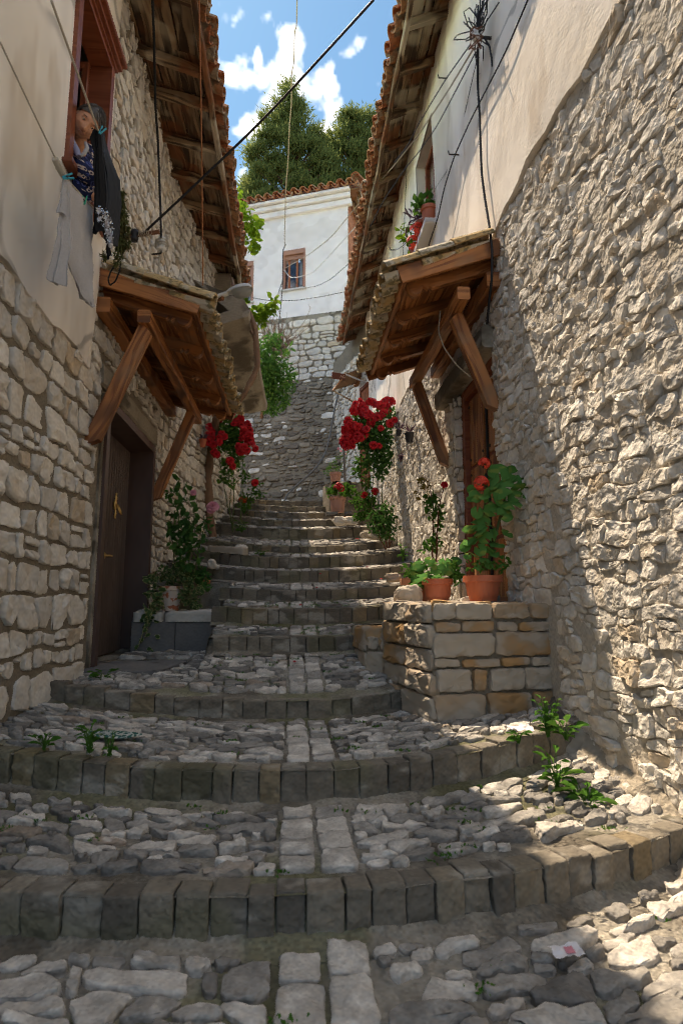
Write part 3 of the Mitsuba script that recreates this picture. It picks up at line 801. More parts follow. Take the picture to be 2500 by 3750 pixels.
ek = LH + '__eave'
m = M(); m.beam((-.865, 2.2, 4.93), (-.875, 9.15, 4.90), .055, .10, ch=.012, jit=.006, nseg=26); put(LH + '__fascia', m, 'old_timber_material')
r = np.random.default_rng(3)
ys = [2.6, 3.2, 3.85, 4.45, 5.08, 5.53, 6.15, 6.72, 7.25, 7.80, 8.4, 8.98]
for y in ys:
    m = M(); m.beam((-1.66, y + r.normal(0, .02), 5.115), (-.85, y + r.normal(0, .02), 4.925), .075, .095, ch=.010, jit=.005, nseg=6); put(LH + '__rafter', m, 'old_timber_material')
for a, b in zip(ys[:-1], ys[1:]):
    q = -1.62
    while q < -.92:
        w = r.uniform(.10, .22); e = min(q + w, -.89); zt = lambda x: 5.19 - (x + 1.66) * .235
        if r.random() < .96:
            m = M(); m.beam(((q + e) / 2 + r.normal(0, .006), a - r.uniform(.0, .04), zt((q + e) / 2) + r.uniform(0, .012)), ((q + e) / 2 + r.normal(0, .01), b + r.uniform(0, .04), zt((q + e) / 2) + r.uniform(0, .012)), e - q - r.uniform(.002, .014), .018, up=(.23, 0, 1), ch=.003); put(LH + '__soffit_board', m, 'old_timber_material')
        q = e
tile_rows(LH, 2.3, 9.2, .195, roofL, (0, 1, 0), 'tile_material', 2, .088, .36, 4)
m = M().beam((-.9, 5.7, 5.11), (-1.7, 5.7, 5.35), 7.1, .02, ch=.001); put(LH + '__sarking', m, 'old_timber_material')
# end of the upper wall: rough cement stub under the eave, and the leaning concrete canopy slab of the lower range
m = M(); P = []
for t in np.linspace(0, 1, 20):
    y = 7.3 + t * 3.5
    sec = [(-1.3, 4.05 - .06 * t), (-.66 + .08 * t, 3.80 - .10 * t), (-.58 + .08 * t, 3.66 - .10 * t), (-.60 + .08 * t, 3.58 - .1 * t), (-.98, 3.44 - .04 * t), (-1.36, 3.42)]
    row = []
    for (x0_, z0_), (x1_, z1_) in zip(sec[:-1], sec[1:]):
        for q in np.linspace(0, 1, 6)[:-1]: row.append((x0_ + (x1_ - x0_) * q, y, z0_ + (z1_ - z0_) * q))
    row.append((*sec[-1][:1], y, sec[-1][1])); P.append(row)
P = A(P); P += (nz(P, 6, 8) * .016)[..., None] * A([1, 0, 1]); m.grid(P)
for e in (0, -1):
    c = P[e].mean(0); m.add(np.vstack([P[e], c]), [[k, k + 1, len(P[e])] for k in range(len(P[e]) - 1)])
put(LH + '__concrete_ledge', m, 'concrete_material', True)
m = M(); m.box(-1.5, -1.0, 8.75, 9.24, 4.0, 5.0, ch=.05); put(LH + '__cement_stub', m, 'concrete_material')

# ---- right: plastered house on a rubble base
XR = 1.55


def right_xyz(W): return np.stack([XR - W[:, 2], W[:, 0], W[:, 1]], -1)


RH = thing('plastered_house', 'white plastered house on a rough rubble base, right of the steps', 'house')
DOOR_R = (4.30, 5.50, .0, 1.98); WINS = [(6.05, 6.95, 4.22, 5.50), (9.35, 9.95, 4.45, 5.40)]
put(RH + '__stone_wall', sheet([-1.2, 13.2], [-1.5, 2.9], [(4.32, 5.50, 0, 1.2), (4.47, 5.50, 1.2, 1.98)], lambda W: right_xyz(W + A([0, 0, .006])), .015, 10, 13), 'pale_mortar_material', True)
reg = sbox(-1, -1.4, 13.1, 2.86).difference(Polygon([(4.30, -.06), (4.43, 1.2), (4.47, 1.98), (5.50, 1.98), (5.50, -.06)])).difference(sbox(4.42, 1.96, 5.98, 2.20)).difference(sbox(5.40, 0, 5.60, 1.98)).difference(sbox(3.50, -1.2, 5.6, -.02))
# below the plaster the ragged edge climbs and falls
pol = trimmed(courses(.9, 4.5, -1.3, 2.9, (.055, .125), (.8, 2.4), 111, .35, .35, .25) + courses(5.5, 13.1, -.3, 2.9, (.06, .13), (.8, 2.2), 112, .35, .35, .2) + courses(4.5, 5.5, 1.95, 2.9, (.05, .11), (.8, 2.2), 113, .4, .4, .2), .0045, .010, reg, .0009, 15, chop=.75)
put_pieces(RH + '__stone_wall', 'stone', smooth=False, items=stones(pol, right_xyz, (.008, .029), .95, N=24, seed=41, freq=17, tilt=.16, rings=((1.03, -.6), (1., .45), (.97, .80), (.90, .98), (.66, 1.0), (.33, 1.0))), bsdf='wall_stone_material')
V = np.unique(np.r_[np.linspace(2.82, 4.22, 15), np.linspace(4.22, 5.5, 10), 5.40, 4.45, np.linspace(5.5, 6.3, 6)])
U = np.unique(np.r_[np.linspace(-1.2, 6.05, 50), np.linspace(6.05, 6.95, 8), np.linspace(6.95, 9.35, 14), 9.35, 9.65, 9.95, np.linspace(9.95, 13.1, 14)])
P = A([[(u, v if v > 2.83 else 2.86 + .03 * math.sin(u * 4.1) + .02 * math.sin(u * 13), 0) for v in V] for u in U]).reshape(-1, 3); P[:, 2] = .040 + nz(P, 1.3, 6, 2) * .05; a, b = len(U), len(V)
cu, cv = (U[:-1] + U[1:]) / 2, (V[:-1] + V[1:]) / 2
fq = [(i * b + j, (i + 1) * b + j, (i + 1) * b + j + 1, i * b + j + 1) for i in range(a - 1) for j in range(b - 1) if not any(w[0] < cu[i] < w[1] and w[2] < cv[j] < w[3] for w in WINS)]
pm = M().add(right_xyz(P), A(fq), P[:, :2]); PP = P.reshape(a, b, 3)[:, 0]; back = PP.copy(); back[:, 2] = -.02; pm.grid(A([right_xyz(PP), right_xyz(back)]))
put(RH + '__plaster_coat', pm, 'plaster_material', True)
m = M(); m.box(6.0, 6.2, -1.4, 13.1, -1.4, 7.9); m.box(1.62, 6.0, -1.5, -1.3, -1.4, 7.5); m.box(1.58, 6.0, 12.95, 13.1, -.4, 6.4); put(RH + '__side_wall', m, 'plaster_material')
m = M().beam((1.30, 5.8, 6.26), (6.2, 5.8, 8.1), 14.7, .06, ch=.001); put(RH + '__roof', m, 'tile_material')
for w in WINS:
    wk = RH + '__window'; m = M(); d = .26
    m.box(1.515, 1.80, w[0] - .06, w[0], w[2] - .06, w[3] + .06); m.box(1.515, 1.80, w[1], w[1] + .06, w[2] - .06, w[3] + .06); m.box(1.515, 1.80, w[0], w[1], w[3], w[3] + .06); m.box(1.515, 1.80, w[0], w[1], w[2] - .06, w[2])
    k = put(wk, m, 'plaster_material')
    m = M(); f = .05
    m.box(1.62, 1.67, w[0] + .001, w[0] + f, w[2], w[3]); m.box(1.62, 1.67, w[1] - f, w[1] - .001, w[2], w[3]); m.box(1.62, 1.668, w[0] + f, w[1] - f, w[3] - f, w[3]); m.box(1.62, 1.668, w[0] + f, w[1] - f, w[2], w[2] + f); m.box(1.622, 1.666, (w[0] + w[1]) / 2 - .03, (w[0] + w[1]) / 2 + .03, w[2] + f, w[3] - f)
    put(k + '__frame', m, 'red_wood_material')
    put(k + '__pane', M().grid(A([[(1.65, w[0], w[2]), (1.65, w[0], w[3])], [(1.65, w[1], w[2]), (1.65, w[1], w[3])]])), 'glass_material')
    m = M(); m.box(1.95, 2.0, w[0] - .3, w[1] + .3, w[2] - .3, w[3] + .3); put(k + '__blind', m, 'soil_material')  # dark sheet behind the pane, room shade painted as its colour
m = M(); m.box(1.385, 1.60, 5.98, 7.03, 4.09, 4.155, ch=.012); put(RH + '__window_sill', m, 'sill_material')


def roofR(q): return A([.965 + q * .92, 0, 5.915 + q * .44])


m = M(); m.beam((1.085, 3.0, 5.80), (1.085, 13.0, 5.80), .05, .09, ch=.012, jit=.006, nseg=30); put(RH + '__fascia', m, 'old_timber_material')
ys = list(np.arange(3.0, 13.1, .585)); r = np.random.default_rng(8)
for y in ys:
    m = M(); m.beam((1.66, y + r.normal(0, .02), 6.10), (1.06, y + r.normal(0, .02), 5.845), .075, .09, ch=.010, jit=.005, nseg=6); put(RH + '__rafter', m, 'old_timber_material')
for a, b in zip(ys[:-1], ys[1:]):
    q = 1.10
    while q < 1.60:
        w = r.uniform(.09, .2); e = min(q + w, 1.62); zt = lambda x: 5.90 + (x - 1.06) * .43
        m = M(); m.beam(((q + e) / 2, a - r.uniform(0, .04), zt((q + e) / 2) + r.uniform(0, .014)), ((q + e) / 2 + r.normal(0, .01), b + r.uniform(0, .04), zt((q + e) / 2) + r.uniform(0, .014)), e - q - r.uniform(.002, .014), .018, up=(-.4, 0, 1), ch=.003); put(RH + '__soffit_board', m, 'old_timber_material')
        q = e
tile_rows(RH, 3.0, 13.15, .20, roofR, (0, 1, 0), 'tile_material', 2, .090, .36, 14)
m = M().beam((1.12, 8., 5.99), (1.75, 8., 6.26), 10.3, .02, ch=.001); put(RH + '__sarking', m, 'old_timber_material')

# right door in its deep opening
y0, y1, z0, z1 = DOOR_R
put(RH + '__door_jamb', M().box(1.60, 1.95, y0 - .08, y0, z0 - .05, z1), 'concrete_material'); put(RH + '__door_jamb', M().box(1.52, 1.95, y1 + .0, y1 + .10, z0 - .05, z1), 'concrete_material')
pol = trimmed(courses(1.50, 1.60, .0, 1.96, (.09, .2), (.6, 1.2), 77, .2, .2), .006, .010, sbox(1.505, 0, 1.585, 1.96), .0006)
for it in stones(pol, lambda W: np.stack([W[:, 0], y1 - W[:, 2], W[:, 1]], -1), (.012, .03), .6, seed=78): put(RH + '__door_jamb__stone', it[:3], 'wall_stone_material', True)
pol = trimmed(courses(y1 + .01, y1 + .12, .0, 1.96, (.10, .22), (.6, 1.2), 79, .2, .2), .006, .012, sbox(y1 + .004, 0, y1 + .115, 1.96), .001)
for it in stones(pol, right_xyz, (.03, .05), .5, seed=80): put(RH + '__door_jamb__stone', it[:3], 'wall_stone_material', True)
m = M(); m.beam((1.545, 4.40, 2.075), (1.545, 6.0, 2.065), .20, .185, ch=.02, jit=.005, nseg=14); put(RH + '__lintel', m, 'concrete_material')
m = M(); m.box(1.580, 1.675, y1 - .10, y1 - .001, z0, z1 - .001); m.box(1.580, 1.675, y0 + .001, y0 + .08, z0, z1 - .001); m.box(1.582, 1.675, y0 + .08, y1 - .10, z1 - .10, z1 - .002); put(RH + '__door_frame', m, 'red_wood_material')
dk = RH + '__door'; m = M(); m.box(1.630, 1.67, y0 + .082, y1 - .102, z0 + .01, z1 - .102); put(dk, m, 'red_wood_material')
ym = (y0 + y1) / 2 - .02
for (ya, yb) in ((ym + .03, y1 - .115), (y0 + .09, ym - .03)):
    for (za, zb) in ((.05, .50), (.54, 1.20), (1.24, 1.84)):
        m = M(); m.beam((1.623, (ya + yb) / 2, za), (1.623, (ya + yb) / 2, zb), yb - ya - .07, .024, up=(1, 0, 0), ch=.012); k = put(dk + '__panel', m, 'timber_material')
        for zz in (za + .05, zb - .05):
            for q in (ya + .06, yb - .06): put(k + '__stud' if k.count('__') < 2 else dk + '__stud', M().ball((1.608, q, zz), (.010, .014, .014), 1), 'iron_material', True)
m = M(); m.ball((1.610, ym + .05, 1.02), (.012, .035, .07)); a = np.linspace(0, 6.283, 17); m.tube(np.c_[1.590 + 0 * a, ym + .05 + .035 * np.sin(a), .98 + .045 * np.cos(a)], .008, 6); put(dk + '__knocker', m, 'iron_material', True)
m = M().beam((1.618, ym, .02), (1.618, ym, 1.86), .020, .02, up=(1, 0, 0)); put(dk + '__cover_strip', m, 'iron_material')
# ------------------------------------------------------------------ door canopies
def rafter(m, x0, x1, z0, z1, h, y0, y1, carve=True):
    """sloping rafter in the x-z plane from the wall (x0, z0) to the eave (x1, z1) with a carved tail, as a prism between y0 and y1"""
    s = 1 if x1 > x0 else -1; L = math.hypot(x1 - x0, z1 - z0)
    out = [(0, 0), (L, 0)]
    if carve:
        a = np.linspace(0, math.pi * .95, 9); out += [(L - .055 + .055 * math.cos(t), -h * .55 - .055 * math.sin(t)) for t in a]
        out += [(L - .125, -h * .62), (L - .145, -h * 1.02), (L - .165, -h * .66), (L - .185, -h)]
    else: out += [(L, -h)]
    out += [(0, -h)]
    p = A(out); d = A([(x1 - x0) / L, (z1 - z0) / L]); n = A([-d[1], d[0]]) * s
    q = A([x0, z0]) + p[:, :1] * d + p[:, 1:] * n
    tri = trimesh.creation.triangulate_polygon(Polygon(p), engine='earcut')
    for y in (y0, y1):
        V = tri[0]; Q = A([x0, z0]) + V[:, :1] * d + V[:, 1:] * n; m.add(np.c_[Q[:, 0], np.full(len(Q), y), Q[:, 1]], tri[1], V + y * 3)
    k = len(p)
    for i in range(k):
        j = (i + 1) % k; m.add([(q[i, 0], y0, q[i, 1]), (q[j, 0], y0, q[j, 1]), (q[j, 0], y1, q[j, 1]), (q[i, 0], y1, q[i, 1])], [[0, 1, 2, 3]], [(p[i, 0], y0), (p[j, 0], y0), (p[j, 0], y1), (p[i, 0], y1)])
    return m


def canopy(key, label, xw, xe, zw, ze, y0, y1, beam, yr, braces, r0, wallbeam, seed):
    """xw, xe: wall and eave; zw, ze: rafter tops there; beam: (x, z) centre of the purlin on the braces; braces: (y, z at the wall)"""
    r = np.random.default_rng(seed); k = thing(key, label, 'canopy'); s = 1 if xe > xw else -1
    slope = (zw - ze) / abs(xe - xw)
    for i, y in enumerate(yr):
        put(k + '__rafter', rafter(M(), xw, xe, zw, ze, .085, y - .035, y + .035), 'timber_material')
    bx, bz = beam
    put(k + '__purlin', M().beam((bx, y0 - .06, bz), (bx, y1 - .12, bz), .095, .10, ch=.008), 'timber_material')
    put(k + '__wall_plate', M().beam((wallbeam[0], y0 + .0, wallbeam[1]), (wallbeam[0], y1 - .05, wallbeam[1]), .11, .12, ch=.008), 'timber_material')
    for (y, zb) in braces:
        put(k + '__brace', M().beam((xw + s * .03, y, zb), (bx, y + .01, bz - .06), .085, .105, up=(0, 0, 1), ch=.007, tip0=-.10, tip1=.05), 'timber_material')
    # boarding above the rafters
    q = 0; L = math.hypot(xe - xw, zw - ze); d = A([(xe - xw) / L, 0, (ze - zw) / L]); nrm = A([-d[2] * s, 0, d[0] * s])
    while q < L - .01:
        w = min(r.uniform(.10, .15), L - q); c = A([xw, 0, zw]) + d * (q + w / 2) + nrm * .012
        put(k + '__board', M().beam(c + A([0, y0, 0]), c + A([0, y1, 0]), w - .004, .018, up=nrm, ch=.002), 'timber_material'); q += w
    # barge boards at the ends and a tilting fillet under the tiles
    for y, key2 in ((y0 - .022, 'barge_board'), (y1 + .022, 'barge_board')):
        c0, c1 = A([xw, y, zw]) + nrm * .025, A([xe, y, ze]) + nrm * .025 + d * .075
        put(k + '__barge_board', M().beam(c0, c1, .034, .135, up=nrm, ch=.005), 'timber_material')
    c = A([xe, 0, ze]) + d * .03 + nrm * .02; put(k + '__eave_fillet', M().beam(c + A([0, y0, 0]), c + A([0, y1, 0]), .045, .055, up=nrm, ch=.005), 'timber_material')
    # tiles
    def at(q): return A([xe, 0, ze]) + d * (.172 - q) + nrm * .055
    sp = .165; tile_rows(k, y0 + .02, y1 - .02, sp, at, (0, 1, 0), 'mossy_tile_material', 3, .073, .34, seed, piece='tile', jit=.8)
    # verge tiles laid along the near rake
    rr = np.random.default_rng(seed + 1); n = 3; Lr = L + .08
    for i in range(n):
        a = A([xe, y0 - .012, ze]) + d * .14 - d * (Lr / n) * (i + 1.12) + nrm * (.118 + .012 * i); b = A([xe, y0 - .012, ze]) + d * .165 - d * (Lr / n) * i + nrm * (.105 + .012 * i)
        m = M(); half_pipe(m, a, b, .072, .09, True, (0, 1, 0), .016, 170, (rr.random(), rr.random())); put(k + '__verge_tile', m, 'mossy_tile_material')
    return k


canopy('door_canopy', 'tiled timber canopy on braces above the dark ribbed door', -1.50, -.80, 2.40, 2.205, 4.40, 7.05, (-1.12, 2.10), (4.54, 5.15, 5.79, 6.43, 6.98), ((4.42, 1.14), (6.50, 1.08)), 0, (-1.44, 2.21), 5)
canopy('door_canopy', 'tiled timber canopy on braces above the studded red-brown door', 1.55, .84, 2.66, 2.415, 4.20, 6.16, (1.235, 2.275), (4.33, 4.79, 5.25, 5.68, 6.08), ((4.38, 1.46), (5.88, 1.36)), 0, (1.49, 2.43), 6)

# ------------------------------------------------------------------ platforms, doorstep and planter bench
PF = thing('stone_platform', 'platform of squared ochre stones in front of the studded door', 'platform')
FL, FR, BL = A([.815, 3.57]), A([1.60, 3.66]), A([.665, 4.36])
m = M()
ring = A([FL, FR, [1.62, 5.55], [.98, 5.55], [.80, 4.95], BL]); zt, zb = -.022, -.70
cen = ring.mean(0); inn = cen + (ring - cen) * .985
m.add(np.vstack([np.c_[inn, np.full(6, zt)], np.c_[inn, np.full(6, zb)]]), [[0, 1, 2], [0, 2, 3], [0, 3, 4], [0, 4, 5]], (.4, .4))
for i in range(6):
    a, b = inn[i], inn[(i + 1) % 6]; m.grid(A([[(a[0], a[1], zb), (b[0], b[1], zb)], [(a[0], a[1], zt), (b[0], b[1], zt)]]))
put(PF + '__core', m, 'mortar_material')


def course_face(a, b, rows, seed, depth=(.014, .026), holder=None, bsdf='platform_material', joint=.007, zoff=0.):
    """squared stones on the vertical face from a to b (plan points); rows: (z0, z1, [width shares])"""
    a, b = A(a, float), A(b, float); L = np.linalg.norm(b - a); d = (b - a) / L; n = A([d[1], -d[0]]); r = np.random.default_rng(seed)

    def xyz(W): P = a + W[:, :1] * d + W[:, 2:] * n; return np.c_[P, W[:, 1]]
    for z0, z1, sh in rows:
        t = np.r_[0, np.cumsum(sh)] / sum(sh) * L
        for u0, u1 in zip(t[:-1], t[1:]):
            j = lambda: r.normal(0, .006)
            q = Polygon([(u0 + joint + j(), z0 + joint + j() * .6), (u1 - joint + j(), z0 + joint + j() * .6), (u1 - joint + j(), z1 - joint + j() * .6), (u0 + joint + j(), z1 - joint + j() * .6)]).buffer(-.012).buffer(.012, quad_segs=3)
            if q.is_empty: continue
            for it in stones([q], xyz, depth, .8, N=26, seed=int(r.integers(1e6)), tilt=.03, freq=26): put(holder + '__stone', it[:3], bsdf, True)


course_face(FL, FR, [(-.69, -.515, [.36, .34, .2]), (-.515, -.375, [.30, .13, .29, .28]), (-.375, -.315, [.2, .27, .23, .2]), (-.315, -.17, [.47, .5]), (-.17, -.105, [.22, .26, .18, .32]), (-.10, .006, [.18, .30, .30, .22])], 3, holder=PF)
course_face(BL, FL, [(-.69, -.53, [.3, .5]), (-.53, -.40, [.4, .35]), (-.40, -.27, [.3, .3]), (-.27, -.12, [.45, .4]), (-.12, .006, [.5, .4])], 4, holder=PF, depth=(.02, .04))
course_face([.80, 4.95], BL, [(-.5, -.3, [1]), (-.3, -.12, [.6, .5]), (-.12, .006, [.5, .5])], 14, holder=PF, depth=(.02, .04))
pol = trimmed(courses(.6, 1.62, 3.5, 5.6, (.12, .25), (.8, 1.8), 31, .2, .3), .006, .015, Polygon(ring).buffer(.012), .002)
for it in stones(pol, lambda W: np.c_[W[:, :2], W[:, 2] - .022], (.018, .028), .5, seed=32): put(PF + '__top_slab', it[:3], 'platform_material', True)
LB = thing('stone_step', 'low ochre stone block at the left corner of the stone platform', 'step')
a, b, c, d_ = A([.535, 4.47]), A([.79, 4.36]), A([.86, 4.98]), A([.50, 5.08])
m = M(); q = A([a, b, c, d_]); m.add(np.c_[q, np.full(4, -.215)], [[0, 1, 2, 3]])
for i in range(4): m.grid(A([[(*q[i], -.6), (*q[(i + 1) % 4], -.6)], [(*q[i], -.215), (*q[(i + 1) % 4], -.215)]]))
put(LB + '__core', m, 'mortar_material')
course_face(a, b, [(-.52, -.34, [1]), (-.34, -.23, [.3, .6])], 8, holder=LB); course_face(d_, a, [(-.50, -.35, [.4, .5]), (-.35, -.23, [.5, .4])], 9, holder=LB)
for it in stones([Polygon([a + A([-.02, -.02]), b, c, d_ + A([-.02, 0])]).buffer(-.01).buffer(.01)], lambda W: np.c_[W[:, :2], W[:, 2] - .23], (.055, .06), .3, N=40, seed=6, tilt=.02): put(LB + '__top_slab', it[:3], 'platform_material', True)

BN = thing('planter_bench', 'low bench of grey slabs with a thick pale capstone beside the dark door', 'bench')
for x0, x1 in ((-1.50, -1.10), (-1.095, -.70)): put(BN + '__slab', M().beam(((x0 + x1) / 2, 5.955, -.52), ((x0 + x1) / 2, 5.955, -.168), x1 - x0, .05, up=(0, 1, 0), ch=.004), 'slate_material')
m = M(); m.box(-1.50, -.71, 5.985, 6.62, -.52, -.165); put(BN + '__core', m, 'mortar_material')
def cap(W): return np.c_[W[:, :2], W[:, 2] - .165]
for poly, sd in ((sbox(-1.50, 5.90, -1.21, 6.40), 3), (sbox(-1.20, 5.90, -.64, 6.42), 4), (sbox(-1.50, 6.41, -1.1, 6.7), 5), (sbox(-1.09, 6.43, -.66, 6.7), 6)):
    for it in stones([poly.buffer(-.02).buffer(.012)], cap, (.088, .095), .25, N=28, seed=sd, tilt=.02, rings=((1., -.1), (1., .3), (1., .7), (.985, .95), (.9, 1.), (.5, 1.))): put(BN + '__capstone', it[:3], 'wall_stone_material', True)
for it in stones([sbox(-.71, 5.93, -.645, 6.04)], lambda W: np.c_[W[:, 0], W[:, 1], W[:, 2] - .5], (.33, .33), .06, N=20, seed=9, tilt=0): put(BN + '__end_stone', it[:3], 'mortar_material', True)

DS = thing('doorstep', 'worn grey doorstep slab in front of the dark ribbed door', 'doorstep')
pts = A([(-1.62, 4.66), (-.96, 4.62), (-.86, 5.30), (-1.0, 5.40), (-1.62, 5.40)])
for it in stones([Polygon(pts)], lambda W: np.c_[W[:, :2], W[:, 2] - .62], (.145, .145), .12, N=60, seed=3, tilt=.0, rings=((1.01, -.1), (1., .5), (.995, .92), (.97, 1.), (.6, 1.0))): put(DS + '__slab', it[:3], 'slate_material', True)

# ------------------------------------------------------------------ retaining wall and the house above it
FD = A([-.94, .342]); FO = A([1.36, 15.0])          # along the facade to the left; its right corner
FN = A([-FD[1], FD[0]]); FN = FN if FN[1] < 0 else -FN   # towards the street


def facade_xyz(W):  # u to the LEFT from the corner, v up, w out
    P = FO + W[:, :1] * FD + W[:, 2:] * FN; return np.c_[P, W[:, 1]]


def batter_xyz(W):
    return facade_xyz(np.c_[W[:, 0], W[:, 1], W[:, 2] + np.clip(6.0 - W[:, 1], 0, 9) * .36 + .10])


RW = thing('retaining_wall', 'tall retaining wall of dark rubble with paler courses on top, behind the steps', 'wall')
put(RW + '__backing', sheet([-1.5, 5.5], [.8, 6.0, 7.45], [], batter_xyz, .02, 6, 33, .12), 'mortar_material', True)
pu = trimmed(courses(-1.3, 5.4, 5.75, 7.42, (.10, .21), (1.0, 3.0), 201, .2, .25, .12), .010, .014, None, .003, 25, chop=.4)
put_pieces(RW, 'pale_stone', stones(pu, batter_xyz, (.03, .07), .7, N=14, seed=51, freq=9), 'wall_stone_material', 260, rest='small_pale_stone')
pd = trimmed(courses(-1.3, 5.4, 1.4, 5.72, (.06, .17), (.9, 2.8), 203, .35, .4, .25), .015, .014, None, .002, 26, chop=.6)
put_pieces(RW, 'dark_stone', stones(pd, batter_xyz, (.015, .06), .8, N=12, seed=52, freq=9), 'dark_stone_material', 280, rest='small_dark_stone')

HH = thing('hillside_house', 'white house with tiled roof and two shuttered windows above the retaining wall', 'house')
HW = [(1.20, 1.85, 8.44, 9.60), (2.72, 3.36, 8.24, 9.46)]
us = M(); Wd = 5.2; roof_z = lambda u: 11.0 - .0 * u
sh = sheet([0, Wd], [7.62, 11.0], HW, facade_xyz, .006, 3, 44, .2); put(HH + '__wall', sh, 'white_wall_material', True)
m = M().grid(facade_xyz(A([(0, 6.2, .012), (0, 7.63, .012), (Wd, 6.2, .012), (Wd, 7.63, .012)])).reshape(2, 2, 3)); put(HH + '__plinth', m, 'concrete_material')
# brick gable side
side_d = A([.30, .954])
m = M(); c0 = FO; c1 = FO + side_d * 6; m.grid(A([[(*c0, 5.5), (*c1, 5.5)], [(*c0, 11.0), (*c1, 11.0)]])); put(HH + '__side_wall', m, 'mortar_material')
bv = M(); rr = np.random.default_rng(5)
z = 7.0
sn = A([side_d[1], -side_d[0]])
while z < 10.95:
    u = -rr.uniform(0, .2)
    while u < 3.2:
        w = .215; a0, a1 = max(u, .02), u + w - .012
        c = FO + side_d * ((a0 + a1) / 2); one = M().beam((*(c - side_d * (a1 - a0) / 2 + sn * .0), z + .03), (*(c + side_d * (a1 - a0) / 2), z + .03), .03, .058, ch=.004); V1, F1, _ = one.get(); bv.add(V1, F1, (rr.random(), .5)); u += w
    z += .072
labels[put(HH + '__brickwork', bv, 'brick_material')] = {'kind': 'stuff'}
# cornice, eave tiles
for (z0, z1, o) in ((10.62, 10.78, .05), (10.80, 10.92, .13), (10.94, 11.02, .22)):
    P = facade_xyz(A([(-.1, (z0 + z1) / 2, o / 2), (Wd, (z0 + z1) / 2, o / 2)])); m = M().beam(P[0], P[1], o + .1, z1 - z0, ch=.012); put(HH + '__cornice', m, 'white_wall_material')
q0 = FO + FN * .10 - FD * .12
for (zz, o) in ((10.86, .10), (10.98, .20)): m = M().beam((*(q0 + sn * o / 2), zz), (*(q0 + sn * o / 2 + side_d * 5), zz), o + .08, .12, ch=.012); put(HH + '__side_cornice', m, 'old_timber_material')
u = -.25; kk = 0
while u < Wd:
    for row in range(3):
        for cover in (0, 1):
            a = facade_xyz(A([(u + cover * .13, 11.07 + .16 * (row + 1) + cover * .06, .30 - .34 * (row + 1))]))[0]; b = facade_xyz(A([(u + cover * .13, 11.07 + .16 * row + cover * .06 + rr.normal(0, .012), .34 - .34 * row)]))[0]
            m = M(); half_pipe(m, a, b, .085, .105, bool(cover), (*FD, 0), .02, 165, (rr.random(), rr.random()), n=7); put(HH + '__roof_tile', m, 'tile_material')
    u += .26
P = facade_xyz(A([(-.25, 11.10, .25), (Wd, 11.10, .25), (-.25, 13.2, -4.3), (Wd, 13.2, -4.3)])); m = M().grid(P.reshape(2, 2, 3)); put(HH + '__roof', m, 'tile_material')
for i in range(8):  # rake tiles down the right-hand edge
    a = facade_xyz(A([(-.27, 11.32 + .14 * (i + 1), .22 - .30 * (i + 1))]))[0]; b = facade_xyz(A([(-.27, 11.30 + .14 * i, .26 - .30 * i)]))[0]; m = M(); half_pipe(m, a, b, .11, .13, True, (*FD, 0), .02, 170, (rr.random(), rr.random())); put(HH + '__rake_tile', m, 'tile_material')
for w in HW:
    def fb(u0, u1, z0, z1, o0, o1, ch=.004):
        P = facade_xyz(A([(u0, (z0 + z1) / 2, (o0 + o1) / 2), (u1, (z0 + z1) / 2, (o0 + o1) / 2)])); return M().beam(P[0], P[1], abs(o1 - o0), z1 - z0, ch=ch)
    k = put(HH + '__window', fb(w[0], w[1], w[3] - .14, w[3], -.10, .015), 'shutter_material')
    put(k + '__jamb', fb(w[0] - .01, w[0] + .045, w[2], w[3] - .142, -.12, .012), 'shutter_material'); put(k + '__jamb', fb(w[1] - .045, w[1] + .01, w[2], w[3] - .142, -.12, .012), 'shutter_material')
    drop = .12 if w is HW[0] else .34
    m = M()
    for i in range(int(drop / .04)): m.join(fb(w[0] + .045, w[1] - .045, w[3] - .145 - .04 * (i + 1), w[3] - .147 - .04 * i, -.07, -.04))
    put(k + '__roller_shutter', m, 'shutter_material')
    put(k + '__sill', fb(w[0] - .05, w[1] + .05, w[2] - .045, w[2] - .002, -.1, .07), 'sill_material')
    for a in (.05, .24, .47): put(k + '__mullion', fb(w[0] + a, w[0] + a + .05, w[2] + .002, w[3] - .145, -.13, -.085), 'window_wood_material')
    P = facade_xyz(A([(w[0] + .05, w[2], -.11), (w[0] + .05, w[3], -.11), (w[1] - .05, w[2], -.11), (w[1] - .05, w[3], -.11)])); put(k + '__pane', M().grid(P.reshape(2, 2, 3)), 'glass_material')
    put(k + '__curtain', M().grid(facade_xyz(A([(w[0] - .1, w[2] - .1, -.30), (w[0] - .1, w[3] + .1, -.30), (w[0] + .26, w[2] - .1, -.30), (w[0] + .26, w[3] + .1, -.30)])).reshape(2, 2, 3)), 'curtain_material')
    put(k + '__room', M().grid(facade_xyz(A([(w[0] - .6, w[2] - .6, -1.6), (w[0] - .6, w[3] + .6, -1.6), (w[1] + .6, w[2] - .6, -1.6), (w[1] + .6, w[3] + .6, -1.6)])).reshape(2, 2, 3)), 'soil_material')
# shell so that the rooms are dark
B4 = [FO + FD * .02, FO + FD * Wd, FO + FD * Wd + side_d * 6, FO + side_d * 6]
m = M()
for i in (1, 2): m.grid(A([[(*B4[i], 5.5), (*B4[(i + 1) % 4], 5.5)], [(*B4[i], 11.2), (*B4[(i + 1) % 4], 11.2)]]))
m.add([(*p, 7.0) for p in B4], [[0, 1, 2, 3]]); put(HH + '__back_wall', m, 'white_wall_material')

